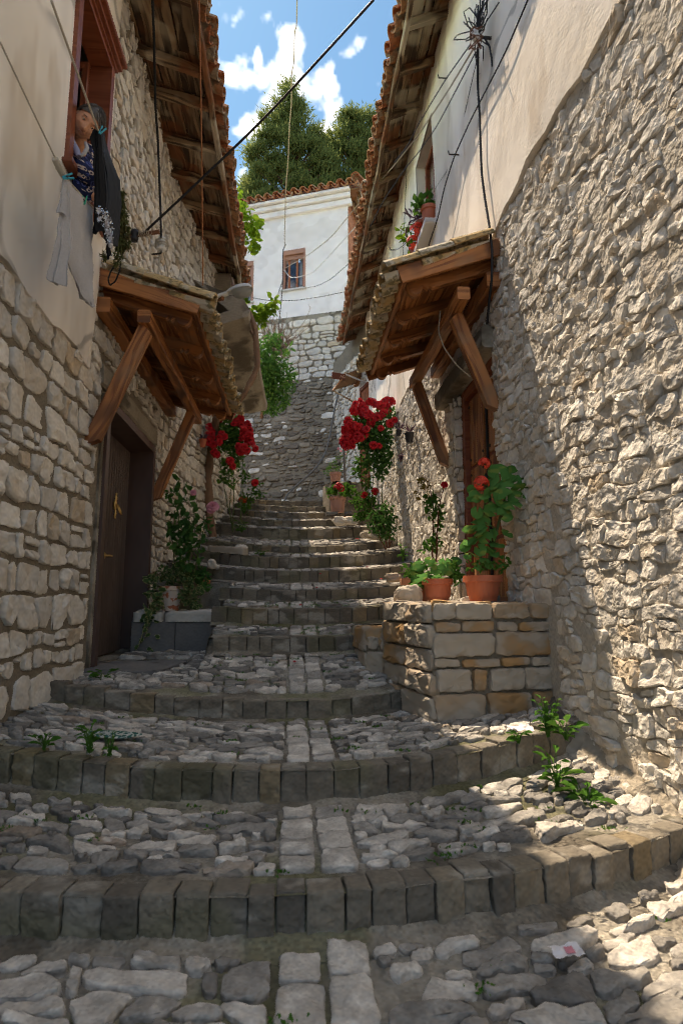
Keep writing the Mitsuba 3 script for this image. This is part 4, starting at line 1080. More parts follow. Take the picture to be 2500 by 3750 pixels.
# ------------------------------------------------------------------ side wall at the end of the plastered house, with its small door and awning
SW = thing('garden_wall', 'sunlit rubble wall between the retaining wall and the plastered house', 'wall')
ga, gb = A([1.02, 14.4]), A([1.58, 12.0]); gl = np.linalg.norm(gb - ga); gd = (gb - ga) / gl; gn = A([gd[1], -gd[0]])
gn = gn if gn[0] < 0 else -gn


def garden_xyz(W): P = ga + W[:, :1] * gd + W[:, 2:] * gn; return np.c_[P, W[:, 1]]


put(SW + '__backing', sheet([-.3, gl], [.8, 6.0], [], garden_xyz, .015, 8, 5, .12), 'mortar_material', True)
pol = trimmed(courses(-.25, gl, 1.2, 5.6, (.09, .19), (.9, 2.2), 207, .3, .3, .15), .010, .014, sbox(-.2, 1.2, gl, 5.5), .002, 28, chop=.5)
for it in stones(pol, garden_xyz, (.02, .06), .7, N=14, seed=57, freq=11): put(SW + '__stone', it[:3], 'wall_stone_material', True)
# ------------------------------------------------------------------ plants
def leaves(m, pos, dirs, nrm, size, width=.6, fold=.25):
    """pointed, lightly folded leaves: 5 points, 4 triangles each"""
    pos, dirs, nrm = (A(q, float).reshape(-1, 3) for q in (pos, dirs, nrm)); n = len(pos); size = np.broadcast_to(size, (n,))[:, None]
    d = dirs / (np.linalg.norm(dirs, axis=1, keepdims=True) + 1e-9); s = np.cross(d, nrm); s /= np.linalg.norm(s, axis=1, keepdims=True) + 1e-9; u = np.cross(s, d)
    b = pos; l = pos + d * size * .45 - s * size * width / 2 + u * size * fold * .5; r = pos + d * size * .45 + s * size * width / 2 + u * size * fold * .5; t = pos + d * size - u * size * .12; c = pos + d * size * .45
    l2 = pos + d * size * .78 - s * size * width * .33 + u * size * fold * .25; r2 = pos + d * size * .78 + s * size * width * .33 + u * size * fold * .25
    V = np.stack([b, l, r, t, c, l2, r2], 1).reshape(-1, 3); k = np.arange(n)[:, None] * 7
    F = np.concatenate([k + A([0, 4, 1]), k + A([0, 2, 4]), k + A([1, 4, 5]), k + A([4, 2, 6]), k + A([4, 3, 5]), k + A([4, 6, 3])])
    return m.add(V, F, np.tile(A([(.5, 0), (0, .45), (1, .45), (.5, 1), (.5, .45), (.12, .78), (.88, .78)]), (n, 1)))


def scatter(m, blobs, n, size, r, width=.6, up=.5, fold=.25, shell=.5, droop=0.):
    """n leaves spread through the blobs (x, y, z, radius[, squash])"""
    B = A([b[:4] for b in blobs]); w = B[:, 3] ** 2; pick = r.choice(len(B), n, p=w / w.sum())
    v = r.normal(size=(n, 3)); v /= np.linalg.norm(v, axis=1, keepdims=True); rad = r.uniform(shell, 1, n) ** .6
    p = B[pick, :3] + v * (B[pick, 3] * rad)[:, None]
    d = v * .6 + r.normal(0, .7, (n, 3)) - A([0, 0, droop]); nn = r.normal(0, .6, (n, 3)) + A([0, 0, up])
    return leaves(m, p, d, nn, size * r.uniform(.6, 1.25, n), width, fold)


def wander(p0, p1, r, n=10, amp=.02):
    t = np.linspace(0, 1, n)[:, None]; p = A(p0) * (1 - t) + A(p1) * t; w = np.cumsum(r.normal(0, 1, (n, 3)), 0); w -= t * w[-1:]; return p + w * amp


def rose(c, rad, r, face=(0, -1, .4)):
    """a full blown rose: cupped petals in four whorls round a tight heart"""
    m = M(); f = unit(A(face) + r.normal(0, .35, 3)); a = unit(np.cross(f, (0.3, .2, 1))); b = np.cross(f, a)
    for k, (n, op, ln) in enumerate(((6, 1.25, 1.0), (6, .9, .92), (5, .55, .8), (3, .2, .62))):
        o = r.uniform(0, 6)
        for i in range(n):
            g = o + i * 6.283 / n + r.normal(0, .1); P = []
            for s in (-1, -.4, .4, 1):
                row = []
                for t in (0, .4, .75, 1.):
                    h = g + s * (.55 + .1 * t) * (1 if k < 3 else 1.5) * 6.283 / n * .72; q = op * (.35 + .75 * t); R = rad * ln * t * (math.sin(min(q, 1.5)) + .12) + rad * .04; z = rad * ln * (t * math.cos(q) - .1) + rad * .12 * k - (rad * .10 * abs(s) if t > .9 else 0)
                    row.append(A(c) + (a * math.cos(h) + b * math.sin(h)) * R + f * z)
                P.append(row)
            m.grid(A(P) + r.normal(0, rad * .025, (4, 4, 3)))
    return m


def umbel(c, rad, r, n=22):
    """geranium head: many small open florets on a ball"""
    m = M()
    for i in range(n):
        v = unit(r.normal(size=3) + A([0, -.3, .35])); p = A(c) + v * rad * r.uniform(.8, 1.05); a = unit(np.cross(v, (.3, .5, .8))); b = np.cross(v, a); o = r.uniform(0, 6)
        for k in range(5):
            g = o + k * 1.2566; d = a * math.cos(g) + b * math.sin(g); s = a * -math.sin(g) + b * math.cos(g); L = rad * .46
            m.add([p, p + d * L * .55 - s * L * .36 + v * L * .22, p + d * L * .55 + s * L * .36 + v * L * .22, p + d * L + v * L * .12 - s * L * .18, p + d * L + v * L * .12 + s * L * .18], [[0, 2, 1], [1, 2, 4], [1, 4, 3]])
    return m


def round_leaf(c, nrm, size, r):
    """scalloped, cupped geranium leaf"""
    f = unit(nrm); a = unit(np.cross(f, r.normal(size=3))); b = np.cross(f, a); n = 15; m = M(); rows = []
    g = np.linspace(.25, 6.283 - .25, n)
    for q in (.0, .4, .75, 1.):
        R = size * q * (1 + (.06 * np.sin(g * 6.5) if q == 1 else 0)); z = size * (.22 * q - .30 * q * q + (.05 * np.sin(g * 3.3 + q) if q > .7 else 0))
        rows.append(A(c) + (np.cos(g) * R)[:, None] * a + (np.sin(g) * R)[:, None] * b + np.broadcast_to(z, n)[:, None] * f)
    return m.grid(A(rows), np.broadcast_to(A([.5, .5]) + 0 * r.random(2), (4, n, 2)))


def pot(key, c, r0, r1, h, bsdf, ribs=True, lip=.012):
    """flower pot standing at c: base radius r0, rim radius r1"""
    th = .008; prof = [(0.001, .0), (r0, .0), (r0, .0), (r0 + (r1 - r0) * .22, h * .2), (r0 + (r1 - r0) * .24 + .006, h * .215), (r1 - .003, h - .045), (r1 - .003, h - .045), (r1 + lip, h - .042), (r1 + lip, h - .042), (r1 + lip, h), (r1 + lip, h), (r1 - th, h), (r1 - th, h), (r1 - th - .01, h - .03)]
    k = key; put(k + '__pot', M().lathe(prof, c, 40), bsdf, True)
    put(k + '__soil', M().lathe([(0.001, h - .022), (r1 - th, h - .03)], c, 24), 'soil_material', True)
    return k


r = np.random.default_rng(77)

# climbing vine: gnarled trunk from the steps over the left canopy, leaves against the sky
VN = thing('grape_vine', 'gnarled brown vine trunk looping up past the street lamp with bright yellow-green leaves', 'vine')
tr = [(-1.118, 8.750, 0.752), (-1.163, 8.750, 1.044), (-1.198, 8.720, 1.290), (-1.207, 8.680, 1.566), (-1.229, 8.650, 1.813), (-1.212, 8.600, 2.056), (-1.175, 8.550, 2.267), (-1.125, 8.450, 2.431), (-1.103, 8.300, 2.531), (-1.016, 8.100, 2.576), (-0.867, 7.800, 2.525), (-0.736, 7.600, 2.544), (-0.637, 7.500, 2.633), (-0.558, 7.500, 2.809), (-0.512, 7.500, 2.944), (-0.481, 7.500, 3.091), (-0.491, 7.500, 3.297), (-0.511, 7.500, 3.444), (-0.559, 7.500, 3.621), (-0.639, 7.550, 3.781), (-0.731, 7.600, 3.918), (-0.824, 7.800, 4.194), (-0.934, 8.200, 4.639)]
tr = A(tr); k_ = np.linspace(0, 1, 90); tr = np.stack([np.interp(k_ * (len(tr) - 1), np.arange(len(tr)), tr[:, q]) for q in range(3)], 1); tr = np.array([tr[max(0, i - 2):i + 3].mean(0) for i in range(len(tr))])
rad = np.interp(k_, [0, .03, .35, .42, .55, .8, 1], [.085, .060, .052, .036, .034, .036, .02]) * (1 + .30 * nz(np.c_[k_ * 30, 0 * k_, 0 * k_], 1, 3) * 2)
put(VN + '__trunk', M().tube(tr + nz(np.c_[k_ * 14, 0 * k_, 0 * k_], 1, 5)[:, None] * A([.05, 0, .02]), rad, 9), 'bark_material', True)
put(VN + '__branch', M().tube([(-0.496, 7.500, 3.238), (-0.551, 7.600, 3.459), (-0.626, 7.800, 3.659), (-0.732, 8.200, 3.909)], [.022, .02, .016, .01], 7), 'bark_material', True)
m = M(); scatter(m, [(-0.943, 8.900, 6.218, 0.102), (-0.827, 8.800, 5.932, 0.163), (-0.656, 8.800, 5.794, 0.126), (-0.717, 8.800, 5.534, 0.126), (-0.615, 8.800, 5.430, 0.057), (-0.964, 8.900, 5.695, 0.140), (-0.939, 9.000, 6.518, 0.051), (-0.938, 9.000, 5.132, 0.077), (-0.954, 9.000, 5.500, 0.064)], 330, .105, r, .85, .5, .2, .2, .4)
scatter(m, [(-0.823, 9.200, 4.437, 0.158), (-0.653, 9.200, 4.495, 0.158), (-0.517, 9.200, 4.596, 0.131), (-0.401, 9.200, 4.674, 0.092), (-0.362, 9.200, 4.787, 0.059), (-0.829, 9.200, 4.694, 0.099), (-0.867, 9.000, 4.159, 0.077)], 260, .10, r, .85, .5, .2, .2, .4)
labels[put(VN + '__foliage', m, 'vine_leaf_material')] = {'kind': 'stuff'}

# bush on the left end of the retaining wall
BS = thing('laurel_bush', 'glossy green bush spilling over the dark retaining wall behind the concrete ledge', 'bush')
m = M(); scatter(m, [(-0.716, 12.200, 5.270, 0.192), (-0.536, 12.200, 5.372, 0.157), (-0.349, 12.200, 4.995, 0.227), (-0.618, 12.200, 4.891, 0.296), (-0.259, 12.400, 4.837, 0.230), (-0.435, 12.300, 4.554, 0.299), (-0.699, 12.200, 4.415, 0.296), (-0.340, 12.300, 4.225, 0.193), (-0.604, 12.200, 4.090, 0.192), (-0.699, 12.100, 4.660, 0.294), (-0.812, 12.100, 4.939, 0.207)], 1900, .125, r, .38, .25, .2, .3, .35)
scatter(m, [(-0.361, 12.300, 5.617, 0.079), (-0.494, 12.200, 5.518, 0.105), (-0.128, 12.400, 5.377, 0.071), (-0.441, 12.200, 3.954, 0.087), (-0.056, 12.500, 4.737, 0.080)], 90, .13, r, .38, .4, .2, .2, .2)
labels[put(BS + '__foliage', m, 'rose_leaf_material')] = {'kind': 'stuff'}
m = M(); scatter(m, [(-0.166, 12.600, 4.576, 0.180), (-0.346, 12.600, 4.183, 0.162), (-0.208, 12.600, 4.283, 0.126)], 420, .055, r, .5, .3); labels[put(BS + '__creeper', m, 'dark_leaf_material')] = {'kind': 'stuff'}
put(BS + '__stem', M().tube([(-0.709, 12.600, 3.886), (-0.631, 12.300, 4.359), (-0.510, 12.200, 4.894), (-0.446, 12.200, 5.375)], [.04, .03, .02, .008], 6), 'bark_material', True)
# dry tangle of stems under the far window
DT = thing('dry_creeper', 'tangle of bare dry twigs under the middle window of the white house', 'creeper')
m = M()
for i in range(46):
    a = A((-0.406, 13.900, 6.238)); p0 = a + r.normal(0, .10, 3) * A([1, .3, 1]) + A([0, 0, -.3]); p1 = a + r.normal(0, .28, 3) * A([1, .3, .8]) + A([0, 0, .42]); m.tube(wander(p0, p1, r, 9, .045), np.linspace(.012, .004, 9), 4, False)
labels[put(DT + '__twigs', m, 'bark_material', True)] = {'kind': 'stuff'}


def rose_plant(key, label, stems, blobs, n, size, blooms, rad, bloom_mat='rose_material', leaf='rose_leaf_material', stem_mat='plant_stem_material', sr=.008, seed=1, hips=()):
    rr = np.random.default_rng(seed); k = thing(key, label, 'rose bush')
    for s in stems:
        s = A(s); t = np.linspace(0, 1, 8 * len(s)); s = np.stack([np.interp(t * (len(s) - 1), np.arange(len(s)), s[:, q]) for q in range(3)], 1)
        s = np.array([s[max(0, i - 3):i + 4].mean(0) for i in range(len(s))]); put(k + '__stem', M().tube(s + rr.normal(0, .003, s.shape), np.linspace(sr, sr * .5, len(s)), 6), stem_mat, True)
    if n:
        m = M(); scatter(m, blobs, n, size, rr, .62, .55, .2, .15, .2)
        # fine twigs that carry the leaves
        for b in blobs:
            for i in range(3): v = unit(rr.normal(size=3)); m2 = wander(A(b[:3]) - v * b[3], A(b[:3]) + v * b[3], rr, 6, b[3] * .06); m.tube(m2, .003, 3, False, (.5, .5))
        labels[put(k + '__foliage', m, leaf)] = {'kind': 'stuff'}
    for b in blooms: put(k + '__bloom', rose(b[:3], rad * rr.uniform(.8, 1.2), rr, (-A(b[:3]) * A([1, 1, .3])) / 8), bloom_mat, False)
    return k


def dense(blobs, n, r, flat=.6):
    """n bloom positions on the near side of the blobs"""
    out = []; B = A(blobs); w = B[:, 3] ** 2
    for q in r.choice(len(B), n, p=w / w.sum()):
        v = r.normal(size=3); v[1] = -abs(v[1]); v = unit(v); out.append(B[q, :3] + v * B[q, 3] * r.uniform(.7, 1.0))
    return out


bl = dense([(-1.137, 8.400, 2.416, 0.066), (-1.033, 8.400, 2.608, 0.078), (-0.930, 8.400, 2.611, 0.054), (-1.207, 8.400, 2.352, 0.060), (-1.085, 8.350, 2.309, 0.083), (-0.971, 8.350, 2.311, 0.054), (-1.160, 8.350, 2.214, 0.072), (-1.059, 8.300, 2.233, 0.047), (-0.789, 8.400, 2.551, 0.060), (-0.703, 8.400, 2.489, 0.060), (-0.640, 8.400, 2.428, 0.060), (-0.733, 8.300, 2.334, 0.071), (-0.654, 8.300, 2.273, 0.071), (-0.706, 8.250, 2.116, 0.083), (-0.590, 8.400, 2.334, 0.042), (-0.610, 8.300, 2.169, 0.053), (-0.831, 8.350, 2.453, 0.042), (-0.825, 8.350, 2.221, 0.030)], 72, r)
bl += [(-0.549, 8.400, 2.146), (-1.071, 8.300, 2.029), (-1.101, 8.300, 2.060), (-0.874, 8.200, 1.917), (-0.578, 8.900, 1.759), (-0.847, 8.300, 1.868)]
rose_plant('climbing_rose', 'climbing rose with dense red blooms around the vine trunk, left of the steps', [[(-0.825, 8.700, 0.960), (-0.949, 8.600, 1.430), (-1.045, 8.500, 1.972), (-1.078, 8.450, 2.274)], [(-0.867, 8.700, 0.935), (-0.843, 8.600, 1.557), (-0.863, 8.500, 1.976), (-0.807, 8.450, 2.343)], [(-0.849, 8.700, 0.935), (-0.916, 8.650, 1.345), (-0.879, 8.600, 1.745), (-0.898, 8.500, 2.164)], [(-0.768, 8.900, 0.970), (-0.774, 8.900, 1.483), (-0.765, 8.900, 1.874), (-0.739, 8.800, 2.179)]],
           [(-0.968, 8.500, 2.481, 0.170), (-0.814, 8.500, 2.453, 0.158), (-0.896, 8.450, 2.278, 0.157), (-0.744, 8.450, 2.281, 0.121), (-0.831, 8.450, 2.090, 0.109), (-0.912, 8.400, 1.920, 0.084), (-0.937, 8.400, 1.765, 0.072), (-0.874, 8.400, 1.643, 0.048), (-0.792, 8.400, 1.954, 0.060), (-1.076, 8.450, 2.211, 0.084), (-0.983, 8.400, 1.672, 0.036)], 1000, .075, bl, .047, seed=2)
rose_plant('young_rose', 'thin rose with one red bloom at the left foot of the top steps', [[(-0.732, 9.400, 1.295), (-0.671, 9.400, 1.568), (-0.623, 9.400, 1.844)], [(-0.808, 9.300, 1.214), (-0.789, 9.300, 1.550), (-0.764, 9.200, 1.938)]], [(-0.653, 9.400, 1.671, 0.121), (-0.576, 9.400, 1.845, 0.081), (-0.772, 9.300, 1.924, 0.093), (-0.738, 9.400, 1.568, 0.107), (-0.506, 9.400, 1.674, 0.067), (-0.793, 9.200, 2.039, 0.059)], 150, .065, [(-0.617, 9.300, 1.838)], .045, leaf='weed_leaf_material', seed=3)
bl = dense([(0.946, 8.800, 2.919, 0.088), (0.880, 8.800, 2.849, 0.063), (1.032, 8.800, 2.853, 0.088), (1.132, 8.800, 2.971, 0.075), (1.211, 8.800, 2.994, 0.069), (1.297, 8.800, 2.948, 0.063), (1.405, 8.850, 3.016, 0.076), (1.370, 8.850, 2.878, 0.057), (1.091, 8.750, 2.771, 0.094), (1.176, 8.750, 2.706, 0.087), (1.262, 8.800, 2.791, 0.050), (0.759, 8.700, 2.547, 0.081), (0.824, 8.700, 2.615, 0.075), (0.889, 8.700, 2.550, 0.081), (0.792, 8.700, 2.448, 0.081), (0.908, 8.700, 2.451, 0.075), (0.740, 8.700, 2.348, 0.056), (0.787, 8.650, 2.270, 0.062), (0.851, 8.650, 2.357, 0.062), (0.987, 8.600, 2.359, 0.049), (1.037, 8.700, 2.454, 0.050), (1.204, 8.600, 2.265, 0.043)], 118, r)
bl += [(1.410, 8.700, 2.649), (1.258, 8.600, 2.543), (1.146, 8.600, 2.284), (1.230, 8.600, 2.273), (1.314, 8.700, 2.808), (1.477, 8.700, 2.698), (1.045, 8.600, 2.524)]
rose_plant('climbing_rose', 'large climbing rose heavy with crimson blooms against the right wall', [[(1.235, 8.300, 0.831), (1.245, 8.500, 1.380), (1.292, 8.700, 1.931), (1.265, 8.750, 2.406), (1.196, 8.800, 2.755)], [(1.175, 8.300, 0.891), (1.198, 8.600, 1.651), (1.230, 8.700, 2.193), (1.090, 8.750, 2.670)], [(1.142, 8.600, 0.985), (1.115, 8.600, 1.522), (1.177, 8.700, 2.060), (0.986, 8.700, 2.452)]],
           [(1.102, 8.850, 2.598, 0.215), (1.302, 8.850, 2.739, 0.190), (1.445, 8.900, 2.861, 0.102), (1.226, 8.800, 2.452, 0.214), (1.029, 8.800, 2.448, 0.163), (1.325, 8.800, 2.421, 0.151), (1.185, 8.750, 2.205, 0.163), (1.306, 8.700, 2.063, 0.124), (1.113, 8.700, 2.059, 0.099), (1.265, 8.650, 1.887, 0.087), (1.341, 8.750, 2.208, 0.113), (0.938, 8.850, 2.730, 0.101), (1.212, 8.600, 1.779, 0.055)], 1900, .070, bl, .050, leaf='dark_leaf_material', seed=4)
rose_plant('slender_rose', 'tall thin rose with pale leaves and one red bloom beside the pink pot', [[(1.054, 8.900, 1.246), (1.017, 8.900, 1.705), (0.993, 8.900, 2.171), (0.981, 8.900, 2.305)], [(1.106, 8.700, 1.155), (1.077, 8.700, 1.603), (1.106, 8.750, 2.137)], [(1.067, 8.800, 1.167), (1.108, 8.700, 1.378), (1.147, 8.600, 1.573)]], [(0.973, 8.900, 2.137, 0.089), (1.039, 8.900, 2.004, 0.102), (1.058, 8.800, 1.752, 0.088), (1.018, 8.900, 1.871, 0.076), (0.907, 8.900, 1.935, 0.076), (1.077, 8.700, 1.539, 0.124), (0.992, 8.800, 1.490, 0.113), (1.031, 8.700, 1.313, 0.112), (0.948, 8.700, 1.248, 0.087), (1.108, 8.700, 1.378, 0.087), (0.895, 8.800, 1.456, 0.075), (1.127, 8.600, 1.490, 0.049)], 420, .068, [(1.166, 8.600, 1.599), (1.008, 8.600, 1.546)], .05, leaf='weed_leaf_material', stem_mat='red_stem_material', seed=5)
rose_plant('low_rose', 'bushy low rose without blooms rooted on the steps below the climbing rose', [[(1.220, 7.900, 0.677), (1.130, 7.900, 0.848), (1.047, 8.000, 1.150)], [(1.232, 7.900, 0.677), (1.204, 8.000, 1.005), (1.163, 8.100, 1.375)], [(1.249, 7.900, 0.694), (1.309, 8.100, 1.137), (1.366, 8.300, 1.658)], [(1.232, 7.900, 0.677), (1.354, 8.100, 0.930), (1.416, 8.200, 1.152)]], [(1.076, 8.000, 1.150, 0.091), (1.165, 8.000, 1.210, 0.103), (1.250, 8.050, 1.278, 0.081), (1.127, 7.950, 1.027, 0.125), (1.222, 8.000, 1.064, 0.114), (1.068, 7.950, 0.969, 0.068), (1.176, 7.900, 0.889, 0.079), (1.279, 8.000, 0.918, 0.080), (0.988, 8.000, 1.061, 0.046), (1.315, 8.100, 1.137, 0.058), (1.397, 8.100, 0.990, 0.046)], 420, .062, [], .03, leaf='dark_leaf_material', stem_mat='red_stem_material', seed=6)
rose_plant('young_rose', 'young rose with a single red bloom and yellowing tips against the right wall', [[(1.263, 5.500, 0.216), (1.280, 5.500, 0.615), (1.293, 5.500, 0.858), (1.254, 5.500, 1.104)], [(1.282, 5.400, 0.329), (1.297, 5.400, 0.643), (1.319, 5.400, 0.883), (1.368, 5.400, 1.054)]], [(1.251, 5.500, 0.981, 0.055), (1.291, 5.500, 0.940, 0.063), (1.298, 5.450, 0.851, 0.062), (1.329, 5.450, 0.790, 0.051), (1.229, 5.500, 0.898, 0.035), (1.248, 5.500, 0.817, 0.035), (1.315, 5.450, 0.710, 0.035), (1.291, 5.450, 0.569, 0.047), (1.262, 5.500, 0.534, 0.047), (1.200, 5.500, 0.494, 0.035), (1.319, 5.400, 0.545, 0.035), (1.293, 5.450, 0.629, 0.035)], 170, .058, [(1.360, 5.350, 1.064)], .030, leaf='weed_leaf_material', seed=7, stem_mat='red_stem_material')
kk = [q for q in labels if q.startswith('young_rose')][-1]
m = M(); scatter(m, [(1.171, 5.500, 1.095, 0.035), (1.233, 5.500, 1.112, 0.031), (1.150, 5.500, 1.041, 0.028), (1.212, 5.500, 1.071, 0.031), (1.108, 5.500, 0.979, 0.020)], 34, .05, r, .6); labels[put(kk + '__dry_foliage', m, 'dry_leaf_material')] = {'kind': 'stuff', 'label': 'yellowing leaves at the top'}
rose_plant('tall_rose', 'leafy rose with pale pink blooms behind the pot of variegated ivy', [[(-1.100, 6.270, 0.151), (-1.151, 6.270, 0.589), (-1.182, 6.270, 0.946), (-1.175, 6.270, 1.218)], [(-1.166, 6.270, 0.195), (-1.220, 6.325, 0.549), (-1.266, 6.325, 0.818)], [(-0.997, 6.160, 0.192), (-0.944, 6.160, 0.493), (-0.889, 6.160, 0.756), (-0.902, 6.160, 0.888)], [(-1.080, 6.270, 0.195), (-1.020, 6.215, 0.585), (-0.992, 6.160, 0.887), (-1.010, 6.160, 1.020)]], [(-1.185, 6.270, 1.241, 0.040), (-1.117, 6.270, 1.183, 0.054), (-1.258, 6.270, 1.103, 0.049), (-1.196, 6.270, 0.969, 0.072), (-1.101, 6.215, 1.028, 0.058), (-1.236, 6.270, 0.878, 0.063), (-1.137, 6.215, 0.827, 0.080), (-1.052, 6.215, 0.872, 0.062), (-1.198, 6.215, 0.738, 0.071), (-1.079, 6.160, 0.688, 0.084), (-0.996, 6.160, 0.755, 0.057), (-1.140, 6.160, 0.601, 0.079), (-1.023, 6.105, 0.553, 0.087), (-0.939, 6.105, 0.575, 0.061), (-1.051, 6.050, 0.420, 0.086), (-0.946, 6.050, 0.421, 0.078), (-0.898, 6.105, 0.619, 0.044), (-0.891, 6.160, 0.822, 0.044), (-0.844, 6.160, 0.713, 0.035), (-0.983, 6.050, 0.272, 0.061)], 235, .086, [(-1.013, 6.160, 1.105)], .034, 'pink_rose_material', 'dark_leaf_material', seed=8)
kk = [q for q in labels if q.startswith('tall_rose')][0]
put(kk + '__bloom', rose((-0.827, 6.270, 0.978), .060, r), 'pink_rose_material'); put(kk + '__bloom', rose((-0.849, 6.270, 0.950), .04, r), 'pink_rose_material')

# potted plants
G1 = thing('potted_geranium', 'tall red geranium in a terracotta-coloured pot, in front of the studded door', 'potted plant')
c = A((1.287, 4.089, 0.041)); c[2] = .012
pot(G1, c, 0.090, .120, .172, 'terracotta_material')
put(G1 + '__stem', M().tube([(1.290, 4.089, 0.221), (1.266, 4.071, 0.368), (1.287, 4.071, 0.548), (1.317, 4.053, 0.698), (1.298, 4.027, 0.830)], [.012, .011, .01, .008, .005], 7), 'plant_stem_material', True)
put(G1 + '__stem', M().tube([(1.306, 4.071, 0.220), (1.360, 4.027, 0.424), (1.396, 3.982, 0.597), (1.433, 3.938, 0.769)], [.012, .011, .009, .006], 7), 'plant_stem_material', True)
for (p, q) in (((1.294, 3.982, 0.942), (1.341, 3.982, 0.882)), ((1.254, 3.938, 0.796), (1.343, 3.982, 0.770))): put(G1 + '__flower_stalk', M().tube([q, p], .005, 6), 'plant_stem_material', True); put(G1 + '__flower_head', umbel(p, (.040 if p[2] > .85 else .046), r, 30), 'geranium_material')
for q in [(1.392, 3.938, 0.873, 0.113), (1.345, 3.938, 0.827, 0.084), (1.452, 3.938, 0.859, 0.084), (1.511, 3.938, 0.836, 0.062), (1.340, 3.982, 0.852, 0.051), (1.492, 3.894, 0.768, 0.089), (1.418, 3.894, 0.775, 0.095), (1.371, 3.894, 0.730, 0.083), (1.519, 3.894, 0.718, 0.061), (1.452, 3.876, 0.699, 0.066), (1.329, 3.938, 0.782, 0.073), (1.296, 3.938, 0.708, 0.073), (1.207, 3.982, 0.774, 0.046), (1.195, 3.982, 0.699, 0.063), (1.230, 3.938, 0.707, 0.068), (1.243, 3.912, 0.702, 0.056), (1.369, 3.894, 0.677, 0.083), (1.427, 3.876, 0.655, 0.094), (1.339, 3.912, 0.645, 0.073), (1.233, 3.938, 0.618, 0.062), (1.307, 3.938, 0.604, 0.068), (1.380, 3.894, 0.584, 0.083), (1.410, 3.894, 0.584, 0.072), (1.275, 3.982, 0.560, 0.068), (1.229, 3.982, 0.536, 0.080), (1.303, 3.982, 0.522, 0.074), (1.183, 3.982, 0.491, 0.074), (1.236, 3.965, 0.469, 0.079), (1.327, 3.965, 0.491, 0.068), (1.166, 3.982, 0.418, 0.074), (1.196, 3.938, 0.399, 0.079), (1.149, 3.982, 0.374, 0.063), (1.279, 3.965, 0.417, 0.062), (1.319, 3.965, 0.441, 0.074), (1.358, 3.982, 0.384, 0.074), (1.247, 3.965, 0.353, 0.062), (1.192, 3.982, 0.325, 0.057), (1.312, 3.982, 0.346, 0.063), (1.405, 3.938, 0.450, 0.062), (1.355, 3.982, 0.317, 0.051), (1.265, 3.982, 0.287, 0.051), (1.161, 3.982, 0.287, 0.040), (1.383, 3.982, 0.256, 0.046), (1.219, 3.982, 0.249, 0.046), (1.323, 3.982, 0.253, 0.048)]: put(G1 + '__leaf', round_leaf(A(q[:3]) + r.normal(0, .01, 3), A([-.1, -.75, .6]) + r.normal(0, .45, 3), q[3] * .72, r), 'geranium_leaf_material', True)
m = M(); scatter(m, [(1.175, 3.982, 0.249, 0.026), (1.234, 3.982, 0.238, 0.028), (1.323, 3.982, 0.244, 0.028), (1.382, 3.982, 0.244, 0.028), (1.413, 3.982, 0.274, 0.023)], 110, .028, r, .8); labels[put(G1 + '__undergrowth', m, 'weed_leaf_material')] = {'kind': 'stuff'}
G2 = thing('potted_geranium', 'low green geranium in a pair of terracotta pots at the platform edge', 'potted plant')
c = A((1.072, 4.500, -0.003)); c[2] = .008; pot(G2, c, .082, .104, .170, 'terracotta_material'); c2 = A((1.042, 4.660, -0.003)); c2[2] = .008; pot(G2, c2, .078, .10, .165, 'terracotta_material')
p0, p1 = A((0.931, 4.600, 0.131)), A((1.256, 4.600, 0.331))
for i in range(42):
    px = A([r.uniform(p0[0], p1[0]), r.uniform(4.42, 4.7), r.uniform(p0[2], p1[2])]); put(G2 + '__leaf', round_leaf(px, A([-.1, -.6, .8]) + r.normal(0, .4, 3), r.uniform(.028, .062), r), 'geranium_leaf_material', True)
m = M(); scatter(m, [(0.919, 4.700, 0.251, 0.044), (0.952, 4.700, 0.184, 0.047), (0.877, 4.750, 0.237, 0.027), (0.988, 4.700, 0.268, 0.047), (1.194, 4.500, 0.258, 0.045), (1.209, 4.500, 0.209, 0.039), (0.924, 4.650, 0.116, 0.030)], 190, .045, r, .6); labels[put(G2 + '__foliage', m, 'weed_leaf_material')] = {'kind': 'stuff'}
G3 = thing('potted_geranium', 'crimson geranium in a large faded pink pot on the upper steps', 'potted plant')
c = A((0.693, 9.550, 1.429)); pot(G3, c, .098, .122, .245, 'pink_pot_material')
m = M(); scatter(m, [(0.620, 9.500, 1.742, 0.081), (0.724, 9.500, 1.730, 0.088), (0.828, 9.500, 1.759, 0.081), (0.585, 9.500, 1.798, 0.054), (0.867, 9.550, 1.826, 0.061), (0.932, 9.500, 1.712, 0.061)], 170, .075, r, .75); labels[put(G3 + '__foliage', m, 'weed_leaf_material')] = {'kind': 'stuff'}
for q in ((0.675, 9.400, 1.795), (0.737, 9.400, 1.782), (0.709, 9.400, 1.830)): put(G3 + '__flower_head', umbel(q, .052, r, 24), 'rose_material')
G4 = thing('potted_carnation', 'spindly grey-green plant in a terracotta pot on the concrete block at the top', 'potted plant')
c = A((0.716, 10.400, 2.093)); pot(G4, c, .075, .092, .16, 'pink_pot_material')
m = M(); scatter(m, [(0.678, 10.400, 2.333, 0.104), (0.792, 10.400, 2.452, 0.104), (0.869, 10.400, 2.570, 0.074), (0.602, 10.400, 2.292, 0.074), (0.815, 10.400, 2.296, 0.074)], 260, .05, r, .22, .2); labels[put(G4 + '__foliage', m, 'weed_leaf_material')] = {'kind': 'stuff'}
for q in ((0.815, 10.400, 2.640), (0.884, 10.400, 2.586), (0.769, 10.400, 2.686)): put(G4 + '__bloom', rose(q, .022, r), 'pink_rose_material')
IV = thing('potted_ivy', 'variegated ivy trailing from a flaking white pot on the bench by the dark door', 'potted plant')
c = A((-1.178, 6.077, -0.062)); c[2] = -.074
